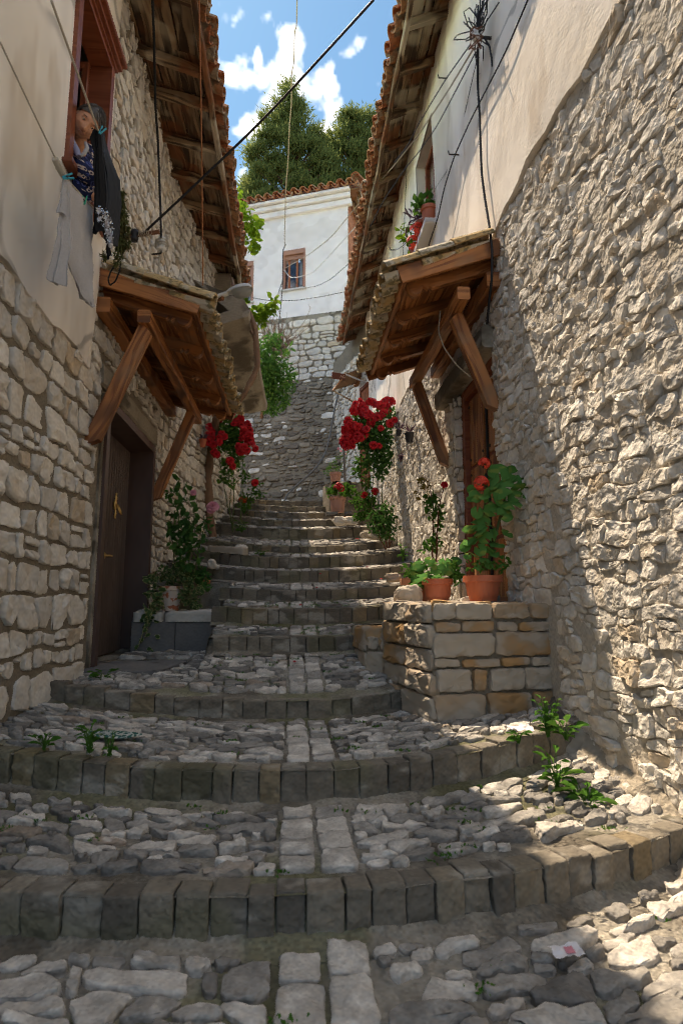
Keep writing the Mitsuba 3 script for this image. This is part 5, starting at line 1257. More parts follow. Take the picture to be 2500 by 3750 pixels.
pot(IV, c, .076, .108, .235, 'pale_pot_material')
m = M(); scatter(m, [(-1.154, 6.077, 0.281, 0.061), (-1.071, 6.077, 0.282, 0.061), (-1.216, 6.077, 0.252, 0.052), (-1.021, 6.043, 0.209, 0.060), (-0.953, 6.021, 0.145, 0.060), (-0.966, 5.999, 0.041, 0.069), (-1.029, 5.999, 0.083, 0.051), (-0.924, 5.999, 0.000, 0.043), (-1.291, 6.043, 0.250, 0.052), (-1.347, 6.021, 0.220, 0.039), (-1.260, 6.077, 0.306, 0.035), (-1.095, 5.999, 0.186, 0.026)], 330, .060, r, .68, .4, .15, .2, .3)
scatter(m, [(-1.336, 5.976, 0.185, 0.038), (-1.293, 5.943, 0.122, 0.042), (-1.333, 5.932, 0.069, 0.042), (-1.274, 5.909, 0.040, 0.042), (-1.301, 5.898, -0.028, 0.042), (-1.324, 5.887, -0.080, 0.038), (-1.360, 5.876, -0.108, 0.029), (-1.271, 5.909, -0.040, 0.030), (-1.318, 5.876, -0.160, 0.029)], 84, .068, r, .7, .2, .15, .2, .5)
for q in [(-1.374, 5.876, -0.220), (-1.342, 5.876, -0.244), (-1.304, 5.876, -0.279), (-1.272, 5.876, -0.291), (-1.405, 5.876, -0.323), (-1.361, 5.876, -0.331), (-1.418, 5.876, -0.378), (-1.341, 5.876, -0.417), (-1.305, 5.876, -0.445), (-1.398, 5.876, -0.132), (-1.336, 5.876, -0.188)]: leaves(m, [q], [r.normal(0, 1, 3) + A([.3, -.3, -.6])], [A([0, -1, .5])], .062, .7)
m.tube([(-1.297, 5.887, -0.060), (-1.344, 5.876, -0.180), (-1.380, 5.876, -0.259), (-1.389, 5.876, -0.319), (-1.414, 5.876, -0.386), (-1.436, 5.854, -0.454)], .003, 4)
labels[put(IV + '__trailing_leaves', m, 'variegated_material')] = {'kind': 'stuff'}
m = M(); scatter(m, [(-0.972, 6.244, 0.303, 0.062), (-0.906, 6.244, 0.281, 0.054), (-0.937, 6.188, 0.171, 0.044), (-0.865, 6.133, 0.148, 0.031)], 90, .07, r, .6); labels[put(IV + '__weeds_behind', m, 'dark_leaf_material')] = {'kind': 'stuff'}


def wall_pot(label, c, r1, h, bsdf, leafmat, n, size, key='wall_pot', spiky=True):
    k = thing(key, label, 'wall pot'); c = A(c); put(k + '__pot', M().lathe([(.001, 0), (r1 * .74, 0), (r1 * .74, 0), (r1, h * .82), (r1, h * .82), (r1 * 1.1, h * .83), (r1 * 1.1, h), (r1 * 1.1, h), (r1 * .95, h), (r1 * .9, h * .8), (.001, h * .78)], c, 24), bsdf, True)
    m = M(); a = r.uniform(0, 6.283, n); d = np.c_[np.cos(a), np.sin(a), r.uniform(.5, 1.6, n)]; leaves(m, np.tile(c + A([0, 0, h]), (n, 1)) + d * .01, d, np.tile([0, 0, 1.], (n, 1)) + r.normal(0, .3, (n, 3)), size * r.uniform(.6, 1.2, n), .14, .1); labels[put(k + '__leaves', m, leafmat)] = {'kind': 'stuff'}
    return k


wall_pot('small terracotta pot with a spiky plant hung on the left wall under the red roses', (-1.240, 8.150, 2.092), .048, .105, 'terracotta_material', 'purple_leaf_material', 16, .10)
wall_pot('larger black plastic pot tilted on the right wall, beside the red roses', (1.443, 7.380, 2.003), .058, .125, 'black_pot_material', 'purple_leaf_material', 16, .12)
wall_pot('smaller black plastic pot on the right wall, nearest the red roses', (1.435, 8.080, 2.289), .038, .08, 'black_pot_material', 'purple_leaf_material', 14, .12)
k = thing('hanging_plant', 'small purple leafed tuft rooted in the right wall below the black pots', 'plant'); m = M(); n = 18; a = r.uniform(0, 6.28, n); c = A((1.489, 8.100, 1.999)); c[0] = 1.50; leaves(m, np.tile(c, (n, 1)), np.c_[-np.abs(np.cos(a)), np.sin(a), r.normal(0, .6, n)], np.tile([0, 0, 1.], (n, 1)), .10, .18); labels[put(k + '__leaves', m, 'purple_leaf_material')] = {'kind': 'stuff'}
# pots on the sill of the upper right window
for i, (lab, q, rr_, hh) in enumerate((('dark red pot on the white window sill with small purple plant, uppermost', (1.46, 6.12, 4.157), .085, .20), ('middle dark red pot on the white window sill with spiky purple leaves', (1.45, 6.42, 4.157), .088, .21), ('lowest dark red pot on the white window sill with scarlet geranium', (1.45, 6.80, 4.157), .078, .17))):
    k = thing('sill_pot', lab, 'flower pot', None); pot(k, A(q), rr_ * .72, rr_, hh, 'red_wood_material' if False else 'terracotta_material')
    m = M(); b = [(q[0] - .02, q[1], q[2] + hh + .05, .10), (q[0] - .10, q[1], q[2] + hh + .02, .08)]
    if i == 2: b += [(q[0] - .10, q[1] - .02, q[2] + hh + .12, .09), (q[0] - .14, q[1], q[2] + hh + .2, .07)]
    scatter(m, b, 60, .085 if i != 1 else .14, r, .65 if i != 1 else .16, .4); labels[put(k + '__foliage', m, 'vine_leaf_material' if i == 2 else 'purple_leaf_material' if i == 1 else 'weed_leaf_material')] = {'kind': 'stuff'}
    if i == 2:
        for q2 in ((1.385, 6.400, 4.284), (1.352, 6.500, 4.176)): put(k + '__flower_head', umbel(q2, .075, r, 26), 'geranium_material')

# weeds in the joints of the steps
def weed(label, c, h, n, size, seed, spread=.5, key='weed', width=.55):
    rr = np.random.default_rng(seed); k = thing(key, label, 'weed'); c = A(c); m = M(); P, D, S = [], [], []
    for i in range(n):
        t = rr.uniform(.1, 1); a = rr.uniform(0, 6.283); q = c + A([math.cos(a), math.sin(a), 0]) * spread * h * t * rr.uniform(.2, .8) + A([0, 0, h * t]); m.tube(wander(c, q, rr, 4, .004), .0022, 3, False, (.5, .5)); P.append(q); D.append(A([math.cos(a), math.sin(a), rr.uniform(-.1, .6)])); S.append(size * rr.uniform(.55, 1.2) * (1.1 - .4 * t))
    leaves(m, P, D, A([0, 0, 1.]) + rr.normal(0, .35, (n, 3)), A(S), width, .25); labels[put(k + '__leaves', m, 'weed_leaf_material')] = {'kind': 'stuff'}


weed('broad leafed weed at the foot of the doorstep, above the third row of kerb stones', (-1.299, 4.466, -0.575), .11, 18, .085, 1, .8)
weed('bushy weed beside the patterned glass patch on the second tread', (-0.871, 2.844, -0.640), .115, 22, .06, 2, .5)
weed('small weed at far left of the second tread', (-1.084, 2.908, -0.640), .075, 12, .06, 3, .8)
weed('thin upright weed just right of the patterned glass patch', (-0.764, 2.774, -0.640), .09, 16, .035, 4, .4)
weed('upright leafy weed at the right end of the second tread, below the platform', (1.198, 2.892, -0.615), .17, 46, .055, 5, .45)
weed('broad leafed sprawling weed next to the upright one, by the cement apron', (1.251, 2.814, -0.615), .07, 16, .085, 6, 1.0)
weed('little weed beside the white tissue on the second tread', (1.044, 2.861, -0.635), .06, 14, .05, 7, .8)
weed('tall pointed weed on the first tread near the right wall', (1.150, 2.700, -0.800), .16, 22, .10, 8, .5, width=.4)
weed('low pointed weed spreading on the first tread by the cement apron', (1.227, 2.588, -0.860), .11, 26, .10, 9, .9, width=.4)
weed('fresh weed in the joint between the platform step and the stairs', (0.889, 6.340, -0.200), .08, 14, .045, 10, .8)
weed('green weed at the foot of the vine trunk', (-0.709, 8.400, 0.964), .16, 24, .085, 11, .9)
weed('weed on the tread right of the long pale stone', (-0.405, 7.600, 0.587), .05, 18, .07, 12, 1.6)
weed('leafy weed below the orange bag on the upper steps', (-0.750, 9.200, 1.334), .18, 26, .09, 13, .9)
weed('weed climbing out of the step beside the right wall', (1.250, 6.900, 0.468), .22, 22, .06, 14, .3)
k = thing('moss', 'small green moss and seedlings in the joints of the cobbles', 'moss'); labels[k]['kind'] = 'stuff'; m = M()
rr = np.random.default_rng(12)
for i in range(150):
    st = int(rr.integers(-1, 5)); x = rr.uniform(-1.3, 1.3) if st < 2 else rr.uniform(-.6, .6); c = tread(st, x, rr.uniform(.45 if st < 0 else .12, .95)).reshape(3); n = int(rr.integers(6, 22)); p = c + rr.normal(0, 1, (n, 3)) * A([.022, .010, 0]) + A([0, 0, .004]); leaves(m, p, rr.normal(0, .6, (n, 3)) + A([0, 0, .8]), rr.normal(0, .5, (n, 3)) + A([0, 0, 1]), rr.uniform(.008, .018, n), .6)
put(k + '__tufts', m, 'weed_leaf_material')

# pines behind the white house
def pine(label, blobs, base, top, seed, n):
    k = thing('pine_tree', label, 'pine tree'); rr = np.random.default_rng(seed); B = A(blobs); w = B[:, 3] ** 2; m = M(); V, U = [], []
    lean = wander(base, top, rr, 14, .12); put(k + '__trunk', M().tube(lean, np.linspace(.42, .04, 14), 9), 'bark_material', True)
    mb = M()
    for q in rr.choice(len(B), n, p=w / w.sum()):
        v = rr.normal(size=3); v = unit(v); c = B[q, :3] + v * B[q, 3] * rr.uniform(.75, 1.0); s = rr.uniform(.5, 1.0)
        ax = unit(v + A([0, 0, .9])); z = np.clip((c[2] - base[2]) / (top[2] - base[2]) - .06, 0, 1); t0 = lean[int(z * 13)]
        if rr.random() < .45: mb.tube([t0, (t0 + c) / 2 + A([0, 0, -.1]), c], [.07, .04, .015], 5, False)
        nn = 120; d = rr.normal(size=(nn, 3)) * .6 + ax * 1.2; d /= np.linalg.norm(d, axis=1, keepdims=True); o = c + rr.normal(0, .26, (nn, 3)) * s * A([1, 1, .75]); L = rr.uniform(.16, .34, nn)[:, None]; sd = np.cross(d, rr.normal(size=(nn, 3))); sd /= np.linalg.norm(sd, axis=1, keepdims=True)
        V.append(np.stack([o - sd * .038, o + sd * .038, o + d * L], 1).reshape(-1, 3))
    V = np.concatenate(V); m.add(V, np.arange(len(V)).reshape(-1, 3), (.5, .5)); labels[put(k + '__needles', m, 'pine_material')] = {'kind': 'stuff'}
    labels[put(k + '__limbs', mb, 'bark_material', True)] = {'kind': 'stuff'}


pine('tallest pine tree, pointed, in the gap between the two roofs', [(-0.445, 28.000, 26.338, 0.220), (-0.460, 28.000, 25.780, 0.340), (-0.740, 28.000, 25.056, 0.440), (-0.026, 28.000, 24.906, 0.440), (-1.170, 28.000, 24.154, 0.600), (0.229, 28.000, 23.877, 0.720), (-1.682, 28.000, 23.206, 0.480), (0.967, 28.000, 23.307, 0.480), (-1.947, 28.000, 22.212, 0.560), (-0.859, 28.000, 22.574, 0.960), (0.354, 28.000, 22.284, 0.960), (1.240, 28.000, 21.851, 0.640), (-1.813, 28.000, 20.940, 0.720), (-0.506, 28.000, 20.777, 1.040), (0.851, 28.000, 20.615, 0.880), (-1.833, 28.000, 19.745, 0.640), (-0.922, 28.000, 19.439, 0.880), (0.164, 28.000, 19.261, 0.920)], (-0.334, 28.000, 15.739), (-0.404, 28.000, 26.722), 5, 330)
pine('second pine tree, broad topped, right of the tallest one', [(2.271, 29.000, 25.697, 0.373), (2.667, 29.000, 25.152, 0.621), (3.369, 29.000, 25.330, 0.621), (3.953, 29.000, 25.110, 0.580), (2.318, 29.000, 24.097, 0.787), (3.480, 29.000, 24.173, 0.829), (4.250, 29.000, 24.094, 0.704), (2.663, 29.000, 22.843, 0.994), (3.774, 29.000, 22.784, 0.911), (2.203, 29.000, 21.554, 0.870), (3.350, 29.000, 21.369, 0.953), (2.887, 29.000, 20.097, 0.870), (1.976, 29.000, 20.295, 0.746)], (3.213, 29.000, 16.460), (3.371, 29.000, 25.721), 6, 230)
pine('small pale pine tree at left, beside the eave of the rubble house', [(-2.768, 33.000, 24.359, 0.377), (-2.926, 33.000, 23.507, 0.660), (-2.361, 33.000, 23.119, 0.660), (-3.106, 33.000, 22.522, 0.660), (-2.091, 33.000, 22.299, 0.707), (-2.710, 33.000, 21.713, 0.754)], (-2.480, 33.000, 16.856), (-2.726, 33.000, 24.785), 7, 120)
# ------------------------------------------------------------------ the woman at the window
PS = thing('person', 'elderly woman in a navy patterned blouse leaning out of the left window', 'person')
rr = np.random.default_rng(40)
eye = A((-1.358, 3.660, 3.084)); dv = unit(eye); Rv = unit(np.cross(dv, (0, 0, 1))); Uv = np.cross(Rv, dv)
e1 = unit(.80 * Rv - .60 * Uv); eu = unit(.60 * Rv + .80 * Uv); ef = unit(-dv * .98 + .04 * e1 + .04 * eu); e1 = unit(np.cross(ef, eu)) * (1 if np.cross(ef, eu) @ e1 > 0 else -1); eu = unit(np.cross(e1, ef)) * (1 if np.cross(e1, ef) @ eu > 0 else -1)


def hd(p): p = A(p, float).reshape(-1, 3); return eye + p[:, :1] * e1 + (p[:, 1:2] - .088) * ef + p[:, 2:] * eu


ic = trimesh.creation.icosphere(subdivisions=4); q = ic.vertices.copy()
P = q * A([.077, .094, .118])
low = np.clip(-q[:, 2], 0, 1); P[:, 0] *= 1 - .20 * low ** 2 + .08 * np.exp(-((q[:, 2] + .35) / .25) ** 2); P[:, 1] += .012 * low * (q[:, 1] > 0)
x, z = P[:, 0], P[:, 2]; fr = np.clip(q[:, 1], 0, 1) ** .6


def gs(cx, cz, sx, sz): return np.exp(-((x - cx) / sx) ** 2 - ((z - cz) / sz) ** 2)


d = .031 * gs(0, -.040, .0125, .013) + .015 * gs(0, -.016, .009, .024) + .007 * (gs(.013, -.044, .008, .008) + gs(-.013, -.044, .008, .008)) - .013 * (gs(.032, .000, .017, .012) + gs(-.032, .000, .017, .012)) + .006 * (gs(.030, .021, .022, .008) + gs(-.030, .021, .022, .008)) \
    + .008 * (gs(.043, -.034, .018, .018) + gs(-.043, -.034, .018, .018)) + .007 * gs(0, -.070, .024, .013) - .008 * gs(0, -.0715, .026, .0028) + .011 * gs(0, -.100, .020, .013) - .004 * (gs(.030, -.058, .004, .018) + gs(-.030, -.058, .004, .018)) - .003 * gs(0, -.085, .02, .004) - .0045 * (gs(.024, -.050, .004, .014) + gs(-.024, -.050, .004, .014)) - .0018 * np.sin(z * 520) * gs(0, .045, .04, .014) + .006 * (gs(.045, -.075, .014, .016) + gs(-.045, -.075, .014, .016)) - .0022 * (gs(.030, -.016, .014, .003) + gs(-.030, -.016, .014, .003))
P[:, 1] += d * fr; P[:, 2] -= .006 * gs(0, -.040, .012, .012) * fr
put(PS + '__head', (hd(P), ic.faces, np.zeros((len(P), 2))), 'skin_material', True)
for s in (-1, 1):
    put(PS + '__eye', M().ball(hd((s * .032, .0755, -.001))[0], .0105, 2), 'eye_white_material', True)
    put(PS + '__iris', M().ball(hd((s * .0318, .0835, -.002))[0], .0050, 2), 'eye_dark_material', True)
    a = np.linspace(-1, 1, 9)
    put(PS + '__eyelid', M().tube(hd(np.c_[s * .032 + .0155 * a, .0845 - .006 * a ** 2, .0062 - .006 * a ** 2]), .0034, 6), 'skin_material', True)
    put(PS + '__lower_lid', M().tube(hd(np.c_[s * .032 + .0145 * a, .0835 - .006 * a ** 2, -.0085 + .004 * a ** 2]), .0028, 6), 'skin_material', True)
    put(PS + '__eyebrow', M().tube(hd(np.c_[s * .033 + .019 * a, .0885 - .007 * a ** 2, .0205 - .003 * a ** 2]), .0024, 5), 'hair_material', True)
    ear = M(); ear.ball((0, 0, 0), (.009, .018, .030), 2); V, F_, U_ = ear.get(); put(PS + '__ear', (hd(V + A([s * .079, -.012, -.012])), F_, U_), 'skin_material', True)
    put(PS + '__nostril', M().ball(hd((s * .0068, .1045, -.0500))[0], .0026, 1), 'lip_material', True)
a = np.linspace(-1, 1, 11)
put(PS + '__mouth', M().tube(hd(np.c_[.022 * a, .0975 - .010 * a ** 2, -.0730 + .0035 * a ** 2]), .0027, 6), 'lip_material', True)
# short swept hair: a shell of strands over the crown
m = M(); q2 = trimesh.creation.icosphere(subdivisions=4); S = q2.vertices
keep = (S[:, 2] > .36 - .55 * np.clip(-S[:, 1], 0, 1) * 2 - .22 * np.abs(S[:, 0]) ** 2 + .0) | (S[:, 1] < -.12)
face_keep = keep[q2.faces].all(1); H = S * A([.089, .104, .127]) + A([0, -.006, .004]); H = H * (1 + .05 * nz(S * A([3, 9, 3]), 3, 6))[:, None]
m.add(hd(H), q2.faces[face_keep]); put(PS + '__hair', m, 'hair_material', True)
ms, mg = M(), M()
for i in range(420):
    t = rr.uniform(-1, 1); up = rr.uniform(-.15, 1.0); st = unit(A([t * .9, .35 - .4 * abs(t) + rr.uniform(-.9, .3), .62 + up * .4])); en = unit(st + A([.55 * np.sign(t + .25), -.25, -.75 - .2 * abs(t)]) * rr.uniform(.4, .95))
    pts = []
    for w in np.linspace(0, 1, 6): v = unit(st * (1 - w) + en * w); pts.append(v * A([.090, .106, .128]) * (1.0 + .035 * math.sin(w * 3) + rr.normal(0, .008)) + A([0, -.006, .004]))
    (mg if rr.random() < .14 else ms).tube(hd(pts), np.linspace(.0032, .0010, 6), 4, False)
put(PS + '__hair_strands', ms, 'hair_material', True); put(PS + '__grey_hair_strands', mg, 'grey_hair_material', True)

import manifold3d as m3


def chain(parts, edge=.02, it=8):
    """one continuous smoothed surface: hulls of the spheres at the two ends of each bone"""
    def sp(c, r): return m3.Manifold.sphere(r, 20).translate(list(map(float, c)))
    tot = m3.Manifold()
    for (a, ra), (b, rb) in parts: tot += m3.Manifold.batch_hull([sp(a, ra), sp(b, rb)])
    tot = tot.refine_to_length(edge); g = tot.to_mesh(); t = trimesh.Trimesh(g.vert_properties[:, :3], g.tri_verts, process=True); trimesh.smoothing.filter_taubin(t, iterations=it); return t


hc = hd((0, 0, 0))[0]; nb = A((-1.496, 3.860, 3.017)); rs, ls = A((-1.538, 3.860, 2.962)), A((-1.474, 4.020, 3.134)); ch, be = A((-1.533, 3.980, 2.957)), A((-1.549, 4.020, 2.813)); rel, lel = A((-1.328, 3.660, 2.712)), A((-1.397, 3.720, 2.636)); rw, lw = A((-1.222, 3.640, 2.673)), A((-1.290, 3.700, 2.590))
jaw = hd((0, -.02, -.075))[0]
t = chain([((jaw, .052), (nb, .056)), ((rel, .040), (rw, .026)), ((lel, .040), (lw, .026))], .012)
hands = []
for w, dirn in ((rw, unit(A([.25, .35, -.55]))), (lw, unit(A([.15, .6, -.35])))):
    side = unit(np.cross(dirn, (1, 0, .2))); pal = w + dirn * .065; hands += [((w, .024), (pal, .022)), ((w + side * .014, .018), (pal + side * .026, .016)), ((w - side * .014, .018), (pal - side * .026, .016))]
    for k, (o, L) in enumerate(((-.030, .052), (-.011, .062), (.010, .060), (.029, .047))):
        b0 = pal + side * o; k1 = b0 + dirn * L * .5 + side * o * .1; k2 = k1 + unit(dirn + A([-.5, 0, -.7])) * L * .55; hands += [((b0, .0098), (k1, .0090)), ((k1, .0090), (k2, .0078))]
    tb = w + dirn * .022 - side * .024; hands += [((tb, .012), (tb - side * .026 + dirn * .022, .0105)), ((tb - side * .026 + dirn * .022, .0105), (tb - side * .030 + dirn * .048, .009))]
th = chain(hands, .004, 5)
put(PS + '__body', (np.vstack([t.vertices, th.vertices]), np.vstack([t.faces, th.faces + len(t.vertices)]), np.zeros((len(t.vertices) + len(th.vertices), 2))), 'skin_material', True)
t = chain([((nb + A([0, .03, -.05]), .075), (ch, .135)), ((ch, .14), (be, .15)), ((rs, .075), (ls, .075)), ((rs, .075), (ch, .13)), ((ls, .075), (ch, .13)), ((rs, .072), (rel, .060)), ((ls, .070), (lel, .060)), ((lel, .058), (lel * .45 + lw * .55, .046)), ((rel, .060), (rel * .72 + rw * .28, .056))], .018)
V = t.vertices + nz(t.vertices, 16, 3)[:, None] * .016 * t.vertex_normals; put(PS + '__blouse', (V, t.faces, np.c_[(V - eye) @ Rv * 1.0 + (V - eye) @ dv * .4, (V - eye) @ Uv]), 'blouse_material', True)
put(PS + '__scarf', M().tube(np.array([(-1.518, 3.700, 3.127), (-1.492, 3.690, 3.044), (-1.459, 3.680, 2.959), (-1.420, 3.660, 2.883), (-1.404, 3.660, 2.843)]), [.014, .018, .020, .022, .016], 8), 'lavender_cloth_material', True)
put(PS + '__collar', M().tube(np.array([(-1.391, 3.720, 2.993), (-1.371, 3.700, 2.940), (-1.377, 3.680, 2.886), (-1.396, 3.660, 2.844)]), [.010, .014, .012, .008], 8), 'grey_cloth_material', True)

# ------------------------------------------------------------------ washing on the lines
def rope(key, label, pts, rad, bsdf, cat='rope', sag=0, n=10, group=None, sides=6):
    k = thing(key, label, cat, group); p = A(pts, float); t = np.linspace(0, len(p) - 1, (len(p) - 1) * n + 1); p = np.stack([np.interp(t, np.arange(len(p)), p[:, q]) for q in range(3)], 1)
    p = np.array([p[max(0, i - 2):i + 3].mean(0) if 2 <= i < len(p) - 2 else p[i] for i in range(len(p))]); p[:, 2] -= sag * np.sin(np.linspace(0, np.pi, len(p)))
    put(k + '__strand', M().tube(p, rad, sides), bsdf, True); return k


rope('clothes_line', 'dark clothes line from the upper left to the wooden spool under the window', [(-1.201, 2.250, 2.237), (-1.212, 2.520, 2.235), (-1.206, 2.850, 2.197)], .0042, 'rope_material', 'clothes line')
rope('clothes_line', 'pale rope running past the woman to the black garment', [(-1.164, 2.580, 2.805), (-1.193, 3.380, 2.797)], .0065, 'rope_material', 'clothes line')
rope('clothes_line', 'lower clothes line that carries the grey cloth', [(-1.195, 2.930, 2.168), (-1.251, 3.550, 2.408), (-1.595, 5.550, 3.510)], .004, 'rope_material', 'clothes line')
k = thing('line_spool', 'weathered wooden roller of the clothes line below the window corner', 'spool'); a, b = A((-1.212, 2.860, 2.202)), A((-1.198, 2.950, 2.173)); put(k + '__roller', M().tube([a, a * .5 + b * .5, b], [.016, .020, .016], 12), 'rope_material', True)


def cloth_rows(rows, n=14, amp=.018, freq=5., seed=0, lead=None, sub=5):
    """hanging cloth between left and right edge points, row by row, with soft vertical folds"""
    rows = A(rows, float); t = np.linspace(0, len(rows) - 1, (len(rows) - 1) * sub + 1); L_ = np.stack([[np.interp(t, np.arange(len(rows)), rows[:, e, k]) for k in range(3)] for e in (0, 1)]).transpose(2, 0, 1)
    s = np.linspace(0, 1, n); P = L_[:, :1] * (1 - s)[None, :, None] + L_[:, 1:] * s[None, :, None]
    f = np.sin(s[None] * freq * 6.283 / 2 + .8 * np.sin(t[:, None] * .9 + seed)) * np.linspace(.25, 1, len(t))[:, None] + .5 * np.sin(s[None] * freq * 9.1 + seed * 2)
    P[..., 1] += f * amp; P[..., 0] += f * amp * .6; P += (nz(P, 9, seed) * amp * .8)[..., None]; P[..., 2] += (np.linspace(0, 1, len(t)) ** 7)[:, None] * nz(P, 30, seed + 4) * .09
    Q = P + A([-.004, .003, 0]); m = M().grid(P).grid(Q, flip=True)
    for e in (0, -1): m.grid(A([P[:, e], Q[:, e]]))
    m.grid(A([P[-1], Q[-1]])); return m


k = thing('grey_cloth', 'torn grey cloth pegged to the lower clothes line, hanging down the plastered wall', 'cloth')
put(k + '__main_panel', cloth_rows([((-1.193, 2.950, 2.164), (-1.251, 3.550, 2.402)), ((-1.187, 2.950, 2.012), (-1.232, 3.500, 2.253)), ((-1.180, 2.950, 1.868), (-1.211, 3.450, 2.081)), ((-1.169, 2.970, 1.780), (-1.194, 3.400, 1.941)), ((-1.162, 3.000, 1.717), (-1.173, 3.350, 1.806)), ((-1.153, 3.080, 1.677), (-1.151, 3.300, 1.701)), ((-1.136, 3.150, 1.612), (-1.142, 3.300, 1.634))], 18, .022, 5, 1), 'grey_cloth_material', True)
put(k + '__side_strip', cloth_rows([((-1.189, 2.930, 2.149), (-1.179, 2.950, 2.147)), ((-1.190, 2.930, 1.998), (-1.163, 2.960, 1.948)), ((-1.182, 2.910, 1.818), (-1.154, 2.950, 1.797)), ((-1.189, 2.900, 1.671), (-1.147, 2.930, 1.667)), ((-1.193, 2.880, 1.560), (-1.140, 2.910, 1.540))], 12, .020, 3, 2), 'grey_cloth_material', True)
put(k + '__loose_sleeve', cloth_rows([((-1.185, 2.920, 2.142), (-1.180, 2.930, 2.145)), ((-1.187, 2.910, 2.032), (-1.176, 2.920, 2.028)), ((-1.190, 2.900, 1.936), (-1.170, 2.910, 1.932))], 8, .012, 3, 3), 'grey_cloth_material', True)
k = thing('black_garment', 'black garment with silver sequins hanging from the pale rope', 'garment')
put(k + '__front', cloth_rows([((-1.209, 3.360, 2.796), (-1.181, 3.380, 2.815)), ((-1.231, 3.360, 2.737), (-1.175, 3.380, 2.749)), ((-1.209, 3.360, 2.652), (-1.165, 3.380, 2.671)), ((-1.199, 3.360, 2.440), (-1.148, 3.380, 2.458)), ((-1.196, 3.360, 2.273), (-1.132, 3.380, 2.262)), ((-1.196, 3.360, 2.143), (-1.121, 3.380, 2.152))], 10, .016, 2, 4), 'black_cloth_material', True)
put(k + '__back_panel', cloth_rows([((-1.193, 3.400, 2.823), (-1.187, 3.420, 2.834)), ((-1.183, 3.400, 2.701), (-1.163, 3.440, 2.720)), ((-1.171, 3.400, 2.529), (-1.099, 3.480, 2.571)), ((-1.156, 3.400, 2.359), (-1.081, 3.480, 2.421)), ((-1.139, 3.400, 2.192), (-1.082, 3.460, 2.206)), ((-1.125, 3.400, 2.109), (-1.089, 3.440, 2.109))], 12, .020, 2.5, 5), 'shiny_cloth_material', True)
put(k + '__sleeve_end', cloth_rows([((-1.135, 3.390, 2.163), (-1.108, 3.400, 2.166)), ((-1.110, 3.390, 2.076), (-1.093, 3.400, 2.078)), ((-1.102, 3.390, 1.983), (-1.076, 3.400, 1.996))], 6, .008, 2, 6), 'black_cloth_material', True)
m = M(); qa = np.array([(-1.110, 3.330, 2.224, 0.033), (-1.093, 3.330, 2.175, 0.029), (-1.080, 3.330, 2.121, 0.026), (-1.073, 3.330, 2.073, 0.024), (-1.063, 3.330, 2.035, 0.017), (-1.146, 3.330, 2.249, 0.017), (-1.139, 3.330, 2.200, 0.012)])
for i in range(620):
    c = qa[rr.integers(len(qa))]; p = c[:3] + rr.normal(0, .55, 3) * c[3] * A([.7, .3, 1]); nn = unit(rr.normal(0, .5, 3) + A([.3, -1, -.3])); a = unit(np.cross(nn, (0, 0, 1))); b = np.cross(nn, a); g = np.arange(6) * 1.047; m.add(p + (np.cos(g)[:, None] * a + np.sin(g)[:, None] * b) * .0034, [[0, i_, i_ + 1] for i_ in range(1, 5)])
labels[put(k + '__sequins', m, 'sequin_material')] = {'kind': 'stuff'}


def peg(label, c, bsdf, ax=(.6, .2, .4)):
    k = thing('clothes_peg', label, 'clothes peg'); c = A(c); d = unit(A(ax)); s = unit(np.cross(d, (0, 1, .3)))
    for e in (-1, 1): put(k + '__leg', M().beam(c - d * .012 + s * e * .003, c + d * .042 + s * e * .012, .010, .007, ch=.002), bsdf)
    put(k + '__spring', M().tube([c + d * .012 - np.cross(d, s) * .008, c + d * .012 + np.cross(d, s) * .008], .005, 8), 'iron_material', True)


peg('turquoise clothes peg at the top corner of the grey cloth', (-1.177, 2.910, 2.139), 'turquoise_material', (.9, .1, .35)); peg('green clothes peg in the middle of the grey cloth edge', (-1.211, 3.280, 2.260), 'green_peg_material', (.0, .1, 1)); peg('teal clothes peg at the shoulder of the black garment', (-1.166, 3.340, 2.762), 'turquoise_material', (.5, .1, 1))
k = thing('herb_bunch', 'bunch of dried herbs hanging upside down beside the black garment', 'herbs'); m = M()
b = np.array([(-1.093, 3.550, 2.529, 0.018), (-1.084, 3.550, 2.456, 0.020), (-1.080, 3.550, 2.382, 0.028), (-1.071, 3.550, 2.309, 0.035), (-1.064, 3.550, 2.237, 0.035), (-1.043, 3.550, 2.180, 0.020), (-1.081, 3.550, 2.164, 0.023), (-1.071, 3.500, 2.076, 0.018), (-1.079, 3.500, 2.034, 0.015), (-1.152, 3.500, 2.072, 0.013)])
for i in range(34): e = b[rr.integers(3, len(b))]; m.tube([b[0, :3] + rr.normal(0, .008, 3), b[2, :3] + rr.normal(0, .014, 3), e[:3] + rr.normal(0, .6, 3) * e[3]], .0016, 3, False)
scatter(m, b, 900, .032, rr, .28, -.3, .2, .0, 1.0); labels[put(k + '__sprigs', m, 'herb_material')] = {'kind': 'stuff'}; put(k + '__tie', M().tube([b[0, :3] + A([0, 0, .35]), b[0, :3]], .003, 4), 'rope_material')

